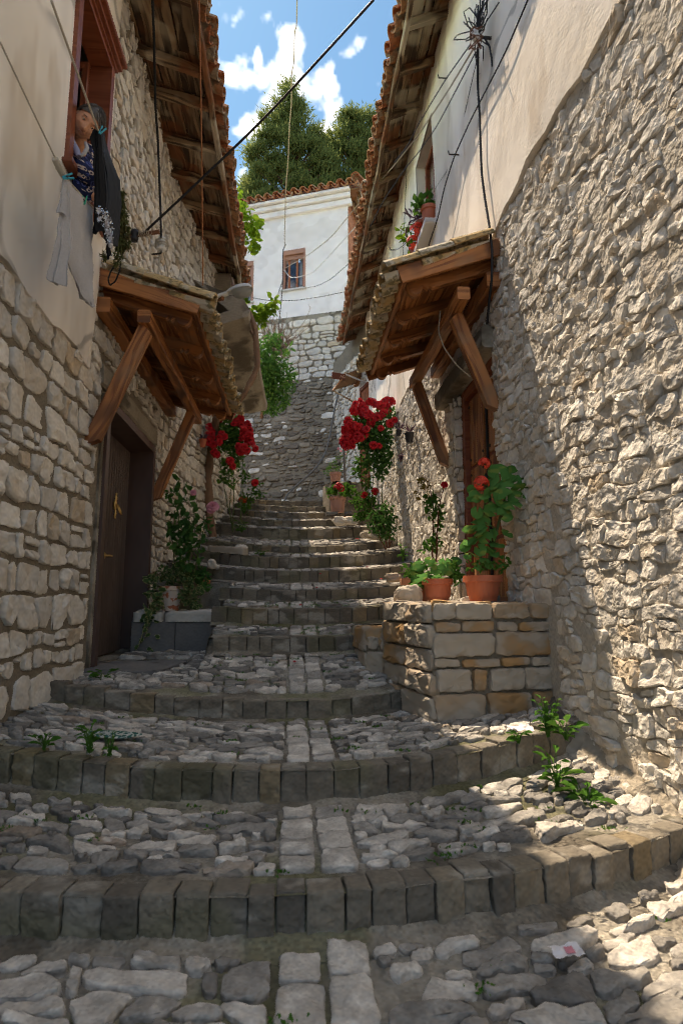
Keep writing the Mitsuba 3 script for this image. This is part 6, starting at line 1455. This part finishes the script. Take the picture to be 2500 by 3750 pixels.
# ------------------------------------------------------------------ wires, brackets and insulators
BR = thing('iron_bracket', 'rusty iron bar with wrapped wire ends on the left wall above the canopy', 'bracket')
a, b = A([-1.50, 5.117, 3.218]), A((-1.223, 5.117, 3.278)); put(BR + '__bar', M().beam(a, b, .02, .035, ch=.003), 'rust_material')
m = M(); mid = A((-1.341, 5.080, 3.227)); g = np.linspace(0, 40, 160); m.tube(mid + np.c_[(g / 40 - .5) * .11, .026 * np.cos(g), .026 * np.sin(g)] + nz(np.c_[g, g, g], .9, 3)[:, None] * .02, .0035, 4, False); put(BR + '__wire_wrap', m, 'pale_cable_material')
m = M(); e0 = A((-1.432, 5.100, 3.219)); m.lathe([(.001, -.05), (.03, -.05), (.035, -.02), (.022, 0), (.035, .02), (.03, .05), (.001, .05)], e0, 14); put(BR + '__insulator', m, 'black_pot_material', True)
rope('overhead_cable', 'thick black cable crossing the alley from the rusty bracket to the upper right', [(-1.354, 5.100, 3.248), (-0.312, 4.650, 4.065), (0.571, 4.050, 4.629)], .0105, 'black_cable_material', 'cable', .03)
rope('overhead_cable', 'black cable with knots running down the left wall to the coiled insulator', [(-1.178, 4.336, 4.800), (-1.230, 4.620, 4.801), (-1.374, 5.370, 4.694), (-1.375, 5.500, 4.547), (-1.376, 5.620, 4.262), (-1.375, 5.740, 3.968), (-1.375, 5.840, 3.675)], .011, 'black_cable_material', 'cable')
rope('thin_line', 'copper coloured line hanging from the left eave down to the lamp bracket', [(-0.823, 4.400, 4.905), (-0.964, 5.600, 4.561), (-1.127, 7.000, 3.804)], .006, 'copper_line_material', 'line')
k = thing('coiled_insulator', 'pale ceramic insulator with coiled wire on the left wall', 'insulator'); c = A((-1.375, 5.870, 3.622)); put(k + '__ceramic', M().lathe([(.001, -.07), (.035, -.07), (.055, -.05), (.03, -.02), (.055, .01), (.03, .04), (.04, .07), (.001, .075)], c, 18), 'ceramic_material', True); g = np.linspace(0, 22, 90); put(k + '__coil', M().tube(c + np.c_[.06 * np.cos(g), .06 * np.sin(g), (g / 22 - .5) * .10], .006, 5), 'rope_material', True)
put(k + '__hook', M().tube([A([-1.5, c[1] + .03, c[2] - .1]), c + A([0, 0, -.10]), c + A([0, 0, -.05])], .009, 6), 'iron_material', True)
for i, (lab, p) in enumerate((('faded cable dropping from the coiled insulator to the canopy, left one', [(-1.396, 5.920, 3.580), (-1.400, 5.880, 3.246), (-1.400, 5.890, 3.016)]), ('faded cable dropping from the coiled insulator to the canopy, right one', [(-1.396, 6.030, 3.648), (-1.393, 6.280, 3.573), (-1.394, 6.500, 3.335)]))): rope('wall_cable', lab, p, .008, 'rope_material', 'cable')
rope('hanging_cable', 'black cable loop dangling over the left canopy beside the herbs', [(-1.069, 3.600, 2.269), (-1.069, 3.600, 2.166), (-1.104, 3.600, 2.092), (-1.172, 3.700, 2.089), (-1.220, 3.800, 2.084), (-1.238, 3.900, 2.093), (-1.203, 3.900, 2.125), (-1.149, 3.800, 2.148), (-1.116, 3.700, 2.151)], .005, 'black_cable_material', 'cable')
rope('hanging_cable', 'kinked brown cable hanging down the middle of the sky to the white house', [(-0.039, 7.600, 8.588), (-0.041, 7.800, 8.350), (-0.073, 7.850, 8.327), (-0.076, 8.200, 8.129), (-0.115, 8.300, 8.073), (-0.115, 8.800, 7.962), (-0.150, 9.100, 7.825), (-0.169, 9.800, 7.824), (-0.224, 10.600, 7.818), (-0.239, 11.200, 7.783), (-0.266, 12.000, 7.682), (-0.262, 12.400, 7.732)], .0085, 'pale_cable_material', 'cable', 0, 6)
rope('hanging_cable', 'dark wires running down the facade beside the middle window', [(-0.286, 14.550, 9.134), (-0.361, 14.550, 8.949), (-0.341, 14.600, 8.199), (-0.376, 14.600, 7.605), (-0.422, 14.550, 7.050), (-0.407, 13.950, 6.260)], .012, 'iron_material', 'cable')
rope('hanging_cable', 'thin wire slanting from the window corner down to the vine', [(-0.339, 14.550, 8.171), (-0.437, 14.300, 7.677), (-0.529, 13.500, 6.915)], .010, 'iron_material', 'cable')
rope('overhead_wire', 'pale twisted wire from the far window up to the insulator on the right wall', [(-0.320, 14.500, 8.429), (0.185, 12.900, 7.798), (0.665, 11.000, 7.088), (0.989, 9.200, 6.537), (1.237, 7.200, 5.675), (1.330, 6.000, 5.149), (1.437, 5.100, 4.887), (1.387, 4.160, 4.381)], .0075, 'pale_cable_material', 'wire', 0, 8)
rope('overhead_wire', 'grey wire sagging below the far window towards the right eave', [(-0.320, 14.500, 8.405), (-0.170, 14.200, 8.028), (0.045, 13.800, 7.812), (0.389, 13.000, 7.492), (0.867, 11.400, 7.211), (1.175, 10.200, 6.947), (1.470, 9.000, 6.735), (1.603, 8.000, 6.426)], .0075, 'grey_plastic_material', 'wire')
rope('overhead_wire', 'slack wire looping lowest from the far window to the right eave', [(-0.319, 14.500, 8.358), (-0.061, 14.200, 7.929), (0.122, 14.000, 7.711), (0.259, 13.900, 7.605), (0.509, 13.500, 7.452), (0.788, 13.000, 7.349), (1.098, 12.000, 7.148), (1.332, 11.200, 7.108), (1.471, 10.600, 7.097), (1.665, 9.500, 7.033)], .0070, 'iron_material', 'wire')
rope('overhead_wire', 'thin dark wire across the foot of the white facade', [(-1.117, 14.800, 7.762), (-0.662, 14.600, 7.593), (-0.001, 14.000, 7.318), (0.600, 13.200, 7.022), (1.086, 12.400, 6.740)], .008, 'iron_material', 'wire')
rope('overhead_wire', 'black wire from the insulator past the upper right window', [(1.397, 4.150, 4.333), (1.418, 4.750, 4.579), (1.360, 5.300, 4.656), (1.304, 5.900, 4.852), (1.255, 6.400, 5.054), (1.148, 7.400, 5.342), (1.073, 8.200, 5.487)], .0055, 'black_cable_material', 'wire')
rope('overhead_wire', 'upper black wire close beside the pale twisted one', [(1.353, 4.140, 4.390), (1.342, 4.900, 4.783), (1.266, 5.700, 5.020), (1.240, 6.100, 5.118), (1.179, 6.700, 5.360)], .0055, 'black_cable_material', 'wire')
rope('overhead_wire', 'black wire running from the top edge down the plastered wall to the sill pots', [(1.478, 3.320, 3.885), (1.460, 3.700, 3.873), (1.447, 4.500, 4.035), (1.439, 5.000, 4.088), (1.435, 5.350, 4.036), (1.426, 5.600, 3.880), (1.365, 5.750, 3.683), (1.327, 5.800, 3.517)], .0060, 'black_cable_material', 'wire')
rope('overhead_wire', 'thin wire from the insulator to the lower window hook', [(1.413, 4.160, 4.297), (1.490, 4.600, 4.443), (1.523, 5.000, 4.409), (1.544, 5.400, 4.366), (1.487, 5.900, 4.446), (1.442, 6.600, 4.560), (1.395, 7.200, 4.596), (1.363, 7.600, 4.769)], .0032, 'iron_material', 'wire')
rope('thin_line', 'thin vertical line hanging from the right eave beside the upper window', [(1.265, 5.900, 6.783), (1.368, 6.600, 6.440), (1.452, 7.200, 6.040), (1.503, 7.800, 5.244), (1.491, 8.000, 4.568)], .004, 'iron_material', 'line')
rope('wall_cable', 'thick black cable running down the plastered wall to the right canopy', [(1.419, 4.160, 4.376), (1.454, 4.300, 4.158), (1.464, 4.310, 3.929), (1.462, 4.310, 3.654), (1.460, 4.300, 3.376), (1.466, 4.260, 3.121), (1.468, 4.190, 2.852), (1.450, 4.100, 2.597), (1.431, 4.080, 2.359), (1.435, 4.180, 2.206), (1.440, 4.250, 2.085)], .0095, 'black_cable_material', 'cable')
rope('hanging_cable', 'yellowish wire looped around the braces of the right canopy', [(1.161, 4.550, 2.336), (1.126, 4.500, 2.137), (1.159, 4.450, 1.971), (1.244, 4.400, 1.811), (1.338, 4.380, 1.718)], .0045, 'pale_cable_material', 'cable')
rope('hanging_cable', 'yellowish wire end curling on the rubble wall beside the right canopy', [(1.469, 4.250, 1.964), (1.496, 4.220, 1.883), (1.512, 4.200, 1.789), (1.482, 4.200, 1.687), (1.448, 4.250, 1.661)], .004, 'pale_cable_material', 'cable')
INS = thing('cable_insulator', 'white insulator with a tangle of black cable ends high on the plastered wall', 'insulator'); c = A([1.40, 4.40, 4.11]); c = A((1.395, 4.109, 4.447))
put(INS + '__ceramic', M().lathe([(.001, -.05), (.026, -.05), (.036, -.03), (.036, -.014), (.022, -.007), (.034, .007), (.036, .03), (.022, .045), (.001, .048)], c, 20), 'ceramic_material', True)
put(INS + '__arm', M().tube([A([1.53, c[1], c[2] - .02]), c + A([.02, 0, -.02])], .012, 8), 'iron_material', True)
m = M()
for i in range(16):
    v = unit(rr.normal(size=3) * A([.5, 1, 1]) + A([0, -.2, 1.1 if i < 11 else -.8])); p1 = c + v * rr.uniform(.12, .34); s = unit(np.cross(v, rr.normal(size=3))); m.tube([c + rr.normal(0, .02, 3), c + v * .1 + s * .03, p1 + s * .02, p1 - s * .03, c + v * .12 - s * .05, c + rr.normal(0, .03, 3)] if i % 2 else [c, c + v * .1 + s * .02, p1], .0048, 5)
for q in [(1.408, 4.080, 4.686), (1.418, 4.050, 4.725), (1.434, 4.050, 4.695), (1.431, 4.000, 4.662), (1.445, 3.980, 4.648), (1.459, 3.960, 4.627)]: m.tube([c, (c + A(q)) / 2 + rr.normal(0, .02, 3), A(q)], .0062, 5)
m.tube(np.array([c, *[(1.454, 4.100, 4.415), (1.486, 4.080, 4.319), (1.497, 4.080, 4.223), (1.501, 4.080, 4.146)]]), .0075, 6); put(INS + '__cable_ends', m, 'black_cable_material', True)
m = M(); g = np.linspace(0, 60, 240); m.tube(c + np.c_[.05 * np.cos(g), .05 * np.sin(g * 1.1), -.03 + .05 * np.sin(g * .37)] * (1 + .35 * np.sin(g * .71))[:, None] * .8, .0045, 4, False); put(INS + '__binding', m, 'rust_material')
for i, (lab, q) in enumerate((('small iron hook near the top of the plastered wall', (1025, 178)), ('bent iron hook left of the white sill', (908, 573)), ('little iron peg in the sunlit edge of the plaster', (1050, 354)), ('lowest iron hook on the plastered wall, above the far awning', (858, 749)))):
    k = thing('wall_hook', lab, 'hook'); c = A([((1.500, 5.392, 5.300), (1.500, 8.515, 5.335), (1.500, 5.092, 4.193), (1.500, 11.052, 5.300))][0][i]); put(k + '__rod', M().tube([c + A([.05, 0, 0]), c + A([-.08, 0, 0]), c + A([-.085, 0, .035])], .007, 6), 'iron_material', True)

# street lamp on its arm
LP = thing('street_lamp', 'grey street lamp with a clear bowl on a short arm above the left canopy', 'street lamp')
c = A((-0.673, 6.750, 3.615)); d = unit(A([.93, -.25, .10])); s = unit(np.cross(d, (0, 0, 1))); u = np.cross(s, d)
P = []
for t, w, h in ((-.14, .035, .035), (-.10, .055, .055), (0, .085, .075), (.08, .09, .075), (.14, .075, .06), (.165, .035, .03)):
    g = np.linspace(0, np.pi, 11); P.append(c + d * t + s * (np.cos(g) * w)[:, None] + u * (np.sin(g) * h)[:, None])
put(LP + '__housing', M().grid(A(P)), 'grey_plastic_material', True)
P = []
for t, w, h in ((-.060, .055, .045), (-.045, .072, .075), (.03, .082, .092), (.09, .082, .09), (.13, .066, .07), (.155, .035, .025)):
    g = np.linspace(0, np.pi, 11); P.append(c + d * t + s * (np.cos(g) * w)[:, None] - u * (np.sin(g) * h)[:, None])
put(LP + '__bowl', M().grid(A(P)), 'lamp_bowl_material', True); put(LP + '__bulb', M().ball(c + d * .03 - u * .012, (.030, .024, .024), 2), 'lamp_glass_material', True)
put(LP + '__neck', M().beam(c - d * .13, c - d * .36 - u * .02, .05, .045, ch=.008), 'grey_plastic_material'); a = A((-1.038, 7.000, 3.622)); put(LP + '__arm', M().beam(a, c - d * .20 - u * .045, .04, .05, ch=.004), 'old_timber_material'); put(LP + '__clamp', M().tube([a + A([-.16, .2, -.03]), a], .02, 8), 'iron_material', True)

# hose on the retaining wall
rope('garden_hose', 'grey-green hose draped down the retaining wall to the top of the steps', [(1.723, 14.300, 7.069), (1.474, 14.350, 6.507), (1.196, 14.300, 5.681), (1.031, 14.100, 4.991), (0.900, 14.000, 4.359), (0.809, 13.850, 3.782), (0.694, 13.750, 3.390), (0.522, 13.700, 3.097), (0.243, 13.600, 2.807), (-0.001, 13.550, 2.572), (-0.145, 13.500, 2.412), (-0.209, 13.400, 2.246)], .022, 'shutter_material' if False else 'slate_material', 'hose', 0, 6)

# small awning, sign and door at the far end of the plastered house
AW = thing('awning', 'small brown cloth awning on a wooden frame at the far end of the right-hand house', 'awning')
A1, A2, A3, A4 = A((1.022, 11.900, 4.644)), A((1.553, 12.700, 5.272)), A((0.751, 11.700, 4.221)), A((1.289, 12.400, 4.642))
P = A([[A1 * (1 - s) + A2 * s + A([0, 0, -.05 * math.sin(s * 3.14)]) for s in np.linspace(0, 1, 8)], [(A1 + A3) / 2 * (1 - s) + (A2 + A4) / 2 * s + A([0, 0, -.09 * math.sin(s * 3.14)]) for s in np.linspace(0, 1, 8)], [A3 * (1 - s) + A4 * s for s in np.linspace(0, 1, 8)]]); m = M().grid(P); m.grid(P + A([0, 0, .012])); put(AW + '__cloth', m, 'awning_material', True)
for (p, q, w, mt) in ((A2, A4 + A([.0, 0, -.05]), .10, 'timber_material'), (A1, A3, .035, 'timber_material'), (A1, A((1.498, 12.200, 4.584)), .035, 'sill_material'), (A3, A((1.242, 12.500, 4.269)), .03, 'old_timber_material'), (A3, A4, .025, 'old_timber_material')): put(AW + '__bar', M().beam(p, q, w, w * .7, ch=.004), mt)
SG = thing('hanging_sign', 'small dark brown wooden sign beside the awning', 'sign'); a, b = A((0.739, 11.800, 4.578)), A((1.018, 11.850, 4.560)); put(SG + '__board', M().beam(a, b, .03, .135, ch=.004), 'sign_material')
tm = meshkit.text_mesh('AG', .055, .004, True); v = np.array(tm.vertices); dx = unit(b - a); put(SG + '__lettering', (a * .42 + b * .58 + A([0, -.0185, -.03]) + v[:, :1] * dx + v[:, 1:2] * A([0, 0, 1.]) - v[:, 2:] * A([0, 1., 0]), np.array(tm.faces)), 'sign_letter_material')
GD = thing('side_door', 'narrow reddish wooden door beyond the climbing rose at the end of the right-hand house', 'door')
dc0, dc1 = garden_xyz(A([[gl - .46, 2.2, .05]]))[0], garden_xyz(A([[gl - .02, 2.2, .05]]))[0]
for i, t in enumerate((.04, .36, .68)):
    p = dc0 * (1 - t) + dc1 * t; q = dc0 * (1 - t - .30) + dc1 * (t + .30); put(GD + '__plank', M().beam((*((p + q) / 2)[:2], 2.35), (*((p + q) / 2)[:2], 4.45), np.linalg.norm(q - p) - .01, .05, up=(gn[0], gn[1], 0), ch=.006), 'window_wood_material')
put(GD + '__frame', M().beam((*dc0[:2], 2.3), (*dc0[:2], 4.55), .07, .10, up=(gn[0], gn[1], 0)), 'red_wood_material'); put(GD + '__frame', M().beam((*dc0[:2], 4.5), (*dc1[:2], 4.5), .10, .07), 'red_wood_material')
p = garden_xyz(A([[gl - .62, 2.2, .04]]))[0]; put(GD + '__plaster_jamb', M().beam((*p[:2], 2.1), (*p[:2], 4.8), .22, .10, up=(gn[0], gn[1], 0), ch=.02), 'plaster_material')

# concrete block at the top of the steps
CB = thing('concrete_block', 'pale concrete block carrying a flower pot at the top of the steps', 'block')
q = A([(0.489, 10.350, 1.576), (0.592, 9.950, 1.517), (1.208, 9.950, 1.539), (1.360, 11.200, 1.732), (0.667, 11.200, 1.724)])[:, :2]
for it in stones([Polygon(q)], lambda W: np.c_[W[:, :2], W[:, 2] + 1.45], (.56, .56), .04, N=50, seed=4, tilt=0, rings=((1.0, -.1), (1., .35), (.995, .70), (.985, .95), (.95, 1.0), (.5, 1.))): put(CB + '__body', it[:3], 'concrete_material', True)
put(CB + '__post', M().tube([(0.853, 10.300, 2.818), (0.875, 10.300, 2.083)], .022, 8), 'slate_material', True)

# loose stones, bricks and litter
def rock(label, c, size, bsdf, seed, key='loose_stone', cat='stone'):
    q = trimesh.creation.icosphere(subdivisions=3); v = q.vertices.copy(); v = np.sign(v) * np.abs(v) ** .78; n = nz(v + seed * 3.1, 1.5, seed, 3) + .45 * nz(v + seed, 4.5, seed + 1, 3); v = v * (1 + .75 * n)[:, None] * A(size) / 2; tag = thing(key, label, cat); v[:, 2] -= v[:, 2].min(); put(tag + '__body', (v + A(c), q.faces, np.tile([[(seed * .37) % 1 * .5 + .1, .5]], (len(v), 1))), bsdf, True)


def slab(label, p0, p1, w, h, bsdf, key='loose_brick', cat='brick', seed=1):
    k = thing(key, label, cat); p0, p1 = A(p0), A(p1); L = np.linalg.norm(p1 - p0); d = unit(p1 - p0); s = unit(np.cross(d, (0, 0, 1))); poly = Polygon([(0, -w / 2), (L, -w / 2), (L, w / 2), (0, w / 2)]).buffer(-.008).buffer(.008)
    for it in stones([poly], lambda W: p0 + W[:, :1] * d + W[:, 1:2] * s + W[:, 2:] * A([0, 0, 1.]), (h, h), .35, N=24, seed=seed, tilt=0, rings=((.98, 0), (1., .1), (1., .85), (.96, 1.), (.5, 1.))): put(k + '__body', it[:3], bsdf, True)


rock('large angular ochre rock leaning on the pots at the platform edge', (0.849, 4.500, -0.035), (.20, .16, .155), 'platform_material', 3); rock('rounded pale stone on the step left of the broken brick', (0.943, 5.750, 0.192), (.15, .11, .085), 'platform_material', 4)
slab('broken brick between the rounded stone and the pair of pots', (0.991, 5.600, 0.163), (1.117, 5.600, 0.171), .09, .062, 'brick_material', seed=2); slab('broken brick on the step beside the ivy', (-0.953, 6.400, 0.199), (-0.851, 6.400, 0.199), .10, .055, 'brick_material', seed=3)
slab('broken brick beside the pink pot on the upper steps', (0.746, 9.100, 1.230), (0.865, 9.100, 1.231), .12, .065, 'brick_material', seed=4); slab('long pale stone laid across the step at the foot of the vine', (-1.032, 7.750, 0.633), (-0.582, 7.550, 0.582), .16, .085, 'platform_material', 'long_stone', 'stone', 5)
rock('pale stone on the end of the long stone by the vine', (-0.658, 7.750, 0.624), (.16, .14, .11), 'wall_stone_material', 6); rock('cube-like pale stone at the left end of a middle step', (-0.884, 6.750, 0.361), (.10, .10, .10), 'wall_stone_material', 7); rock('small pale stone beside the cube-like one', (-0.834, 6.800, 0.364), (.06, .06, .05), 'wall_stone_material', 8)
rock('white stone below the broken brick on the right of the upper steps', (0.684, 8.800, 1.112), (.22, .16, .13), 'wall_stone_material', 9); rock('pale stone next to the white one under the slender rose', (0.837, 8.800, 1.126), (.22, .16, .12), 'wall_stone_material', 10); rock('flat pale stone at the foot of the low rose, left', (0.999, 8.100, 0.862), (.2, .14, .09), 'platform_material', 11); rock('rounded pale stone at the foot of the low rose, right', (1.085, 8.000, 0.829), (.20, .14, .085), 'platform_material', 12)
slab('flat grey slab at the left foot of the pink pot', (0.496, 9.350, 1.336), (0.686, 9.350, 1.358), .16, .05, 'slate_material', 'flat_stone', 'stone', 6); slab('flat grey slab at the right foot of the pink pot', (0.798, 9.400, 1.360), (0.908, 9.400, 1.361), .16, .05, 'slate_material', 'flat_stone', 'stone', 7)
slab('pale stone at the left foot of the tall potted geranium', (1.191, 4.300, -0.009), (1.273, 4.300, -0.003), .09, .055, 'wall_stone_material', 'wedge_stone', 'stone', 8); slab('grey slate chunk at the right foot of the tall potted geranium', (1.279, 4.280, -0.003), (1.460, 4.280, -0.003), .10, .06, 'slate_material', 'wedge_stone', 'stone', 9)
k = thing('plastic_bag', 'crumpled orange plastic bag on the upper left steps', 'bag'); q = trimesh.creation.icosphere(subdivisions=3); v = q.vertices * (1 + .9 * nz(q.vertices, 2.3, 5))[:, None] * A([.075, .05, .06]); put(k + '__body', (v + A((-0.788, 9.600, 1.621)), q.faces), 'orange_bag_material'); rock('smooth grey stone right of the orange bag', (-0.678, 9.600, 1.560), (.15, .10, .085), 'sett_material', 14)
# patterned glass patch and paper litter on the treads
def on_tread(i, x, y, w=0.):
    y0, y1 = float(edge_y(i, x)) if i >= 0 else -1.2, float(edge_y(i + 1, x)); t = (y - y0) / (y1 - y0); P = tread(i, x, t).reshape(3); P[2] += w; return P


k = thing('glass_patch', 'patch of patterned green and white glass set in the second tread at left', 'glass pane')
c0 = A((-0.864, 3.196, -0.650))
g = np.linspace(0, 6.283, 26)[:-1]; pts = A([on_tread(1, c0[0] + .125 * math.cos(a) * (1 + .15 * math.sin(a * 3)), c0[1] - .02 + .10 * math.sin(a) * (1 + .15 * math.cos(a * 2)), .034) for a in g]); cen = on_tread(1, c0[0], c0[1] - .02, .037)
put(k + '__pane', (np.vstack([pts, cen]), A([[i, (i + 1) % 25, 25] for i in range(25)]), np.vstack([pts, cen])[:, :2] * 2.2), 'speckled_glass_material')


def paper(label, c, s, seed, bsdf='tissue_material', print_=False):
    k = thing('paper_litter', label, 'paper'); g = np.linspace(-1, 1, 9); P = A([[(a * s, b * s * .7, 0) for b in g] for a in g]); P[..., 2] += np.abs(nz(P * 1, 22 / (s * 20), seed)) * s * 1.1 + .004; P[..., :2] += nz(P, 30, seed + 2)[..., None] * s * .6; put(k + '__sheet', M().grid(P + A(c)), bsdf)
    if print_: put(k + '__print', M().grid(P[4:7, 2:7] + A(c) + A([0, 0, .003])), 'pink_print_material')


x_ = A((1.123, 3.039, -0.640)); paper('crumpled white tissue on the second tread by the weeds', on_tread(1, x_[0], x_[1], .030), .06, 3)
x_ = A((0.749, 1.754, -1.000)); paper('crumpled white and pink sweet wrapper on the lowest cobbles', on_tread(-1, x_[0], x_[1], .030), .042, 5, print_=True)
k = thing('fallen_petals', 'scattered red petals on the middle steps', 'petals'); labels[k]['kind'] = 'stuff'; m = M()
for q in [(0.285, 6.450, 0.304), (0.226, 5.850, 0.144), (0.802, 6.600, 0.384), (0.882, 6.100, 0.238), (0.874, 8.200, 0.860), (0.851, 8.200, 0.866), (0.018, 4.600, -0.427), (0.067, 5.300, -0.018)]: m.ball(A(q) + A([0, 0, .004]), (.014, .012, .005), 1)
put(k + '__petals', m, 'rose_material')
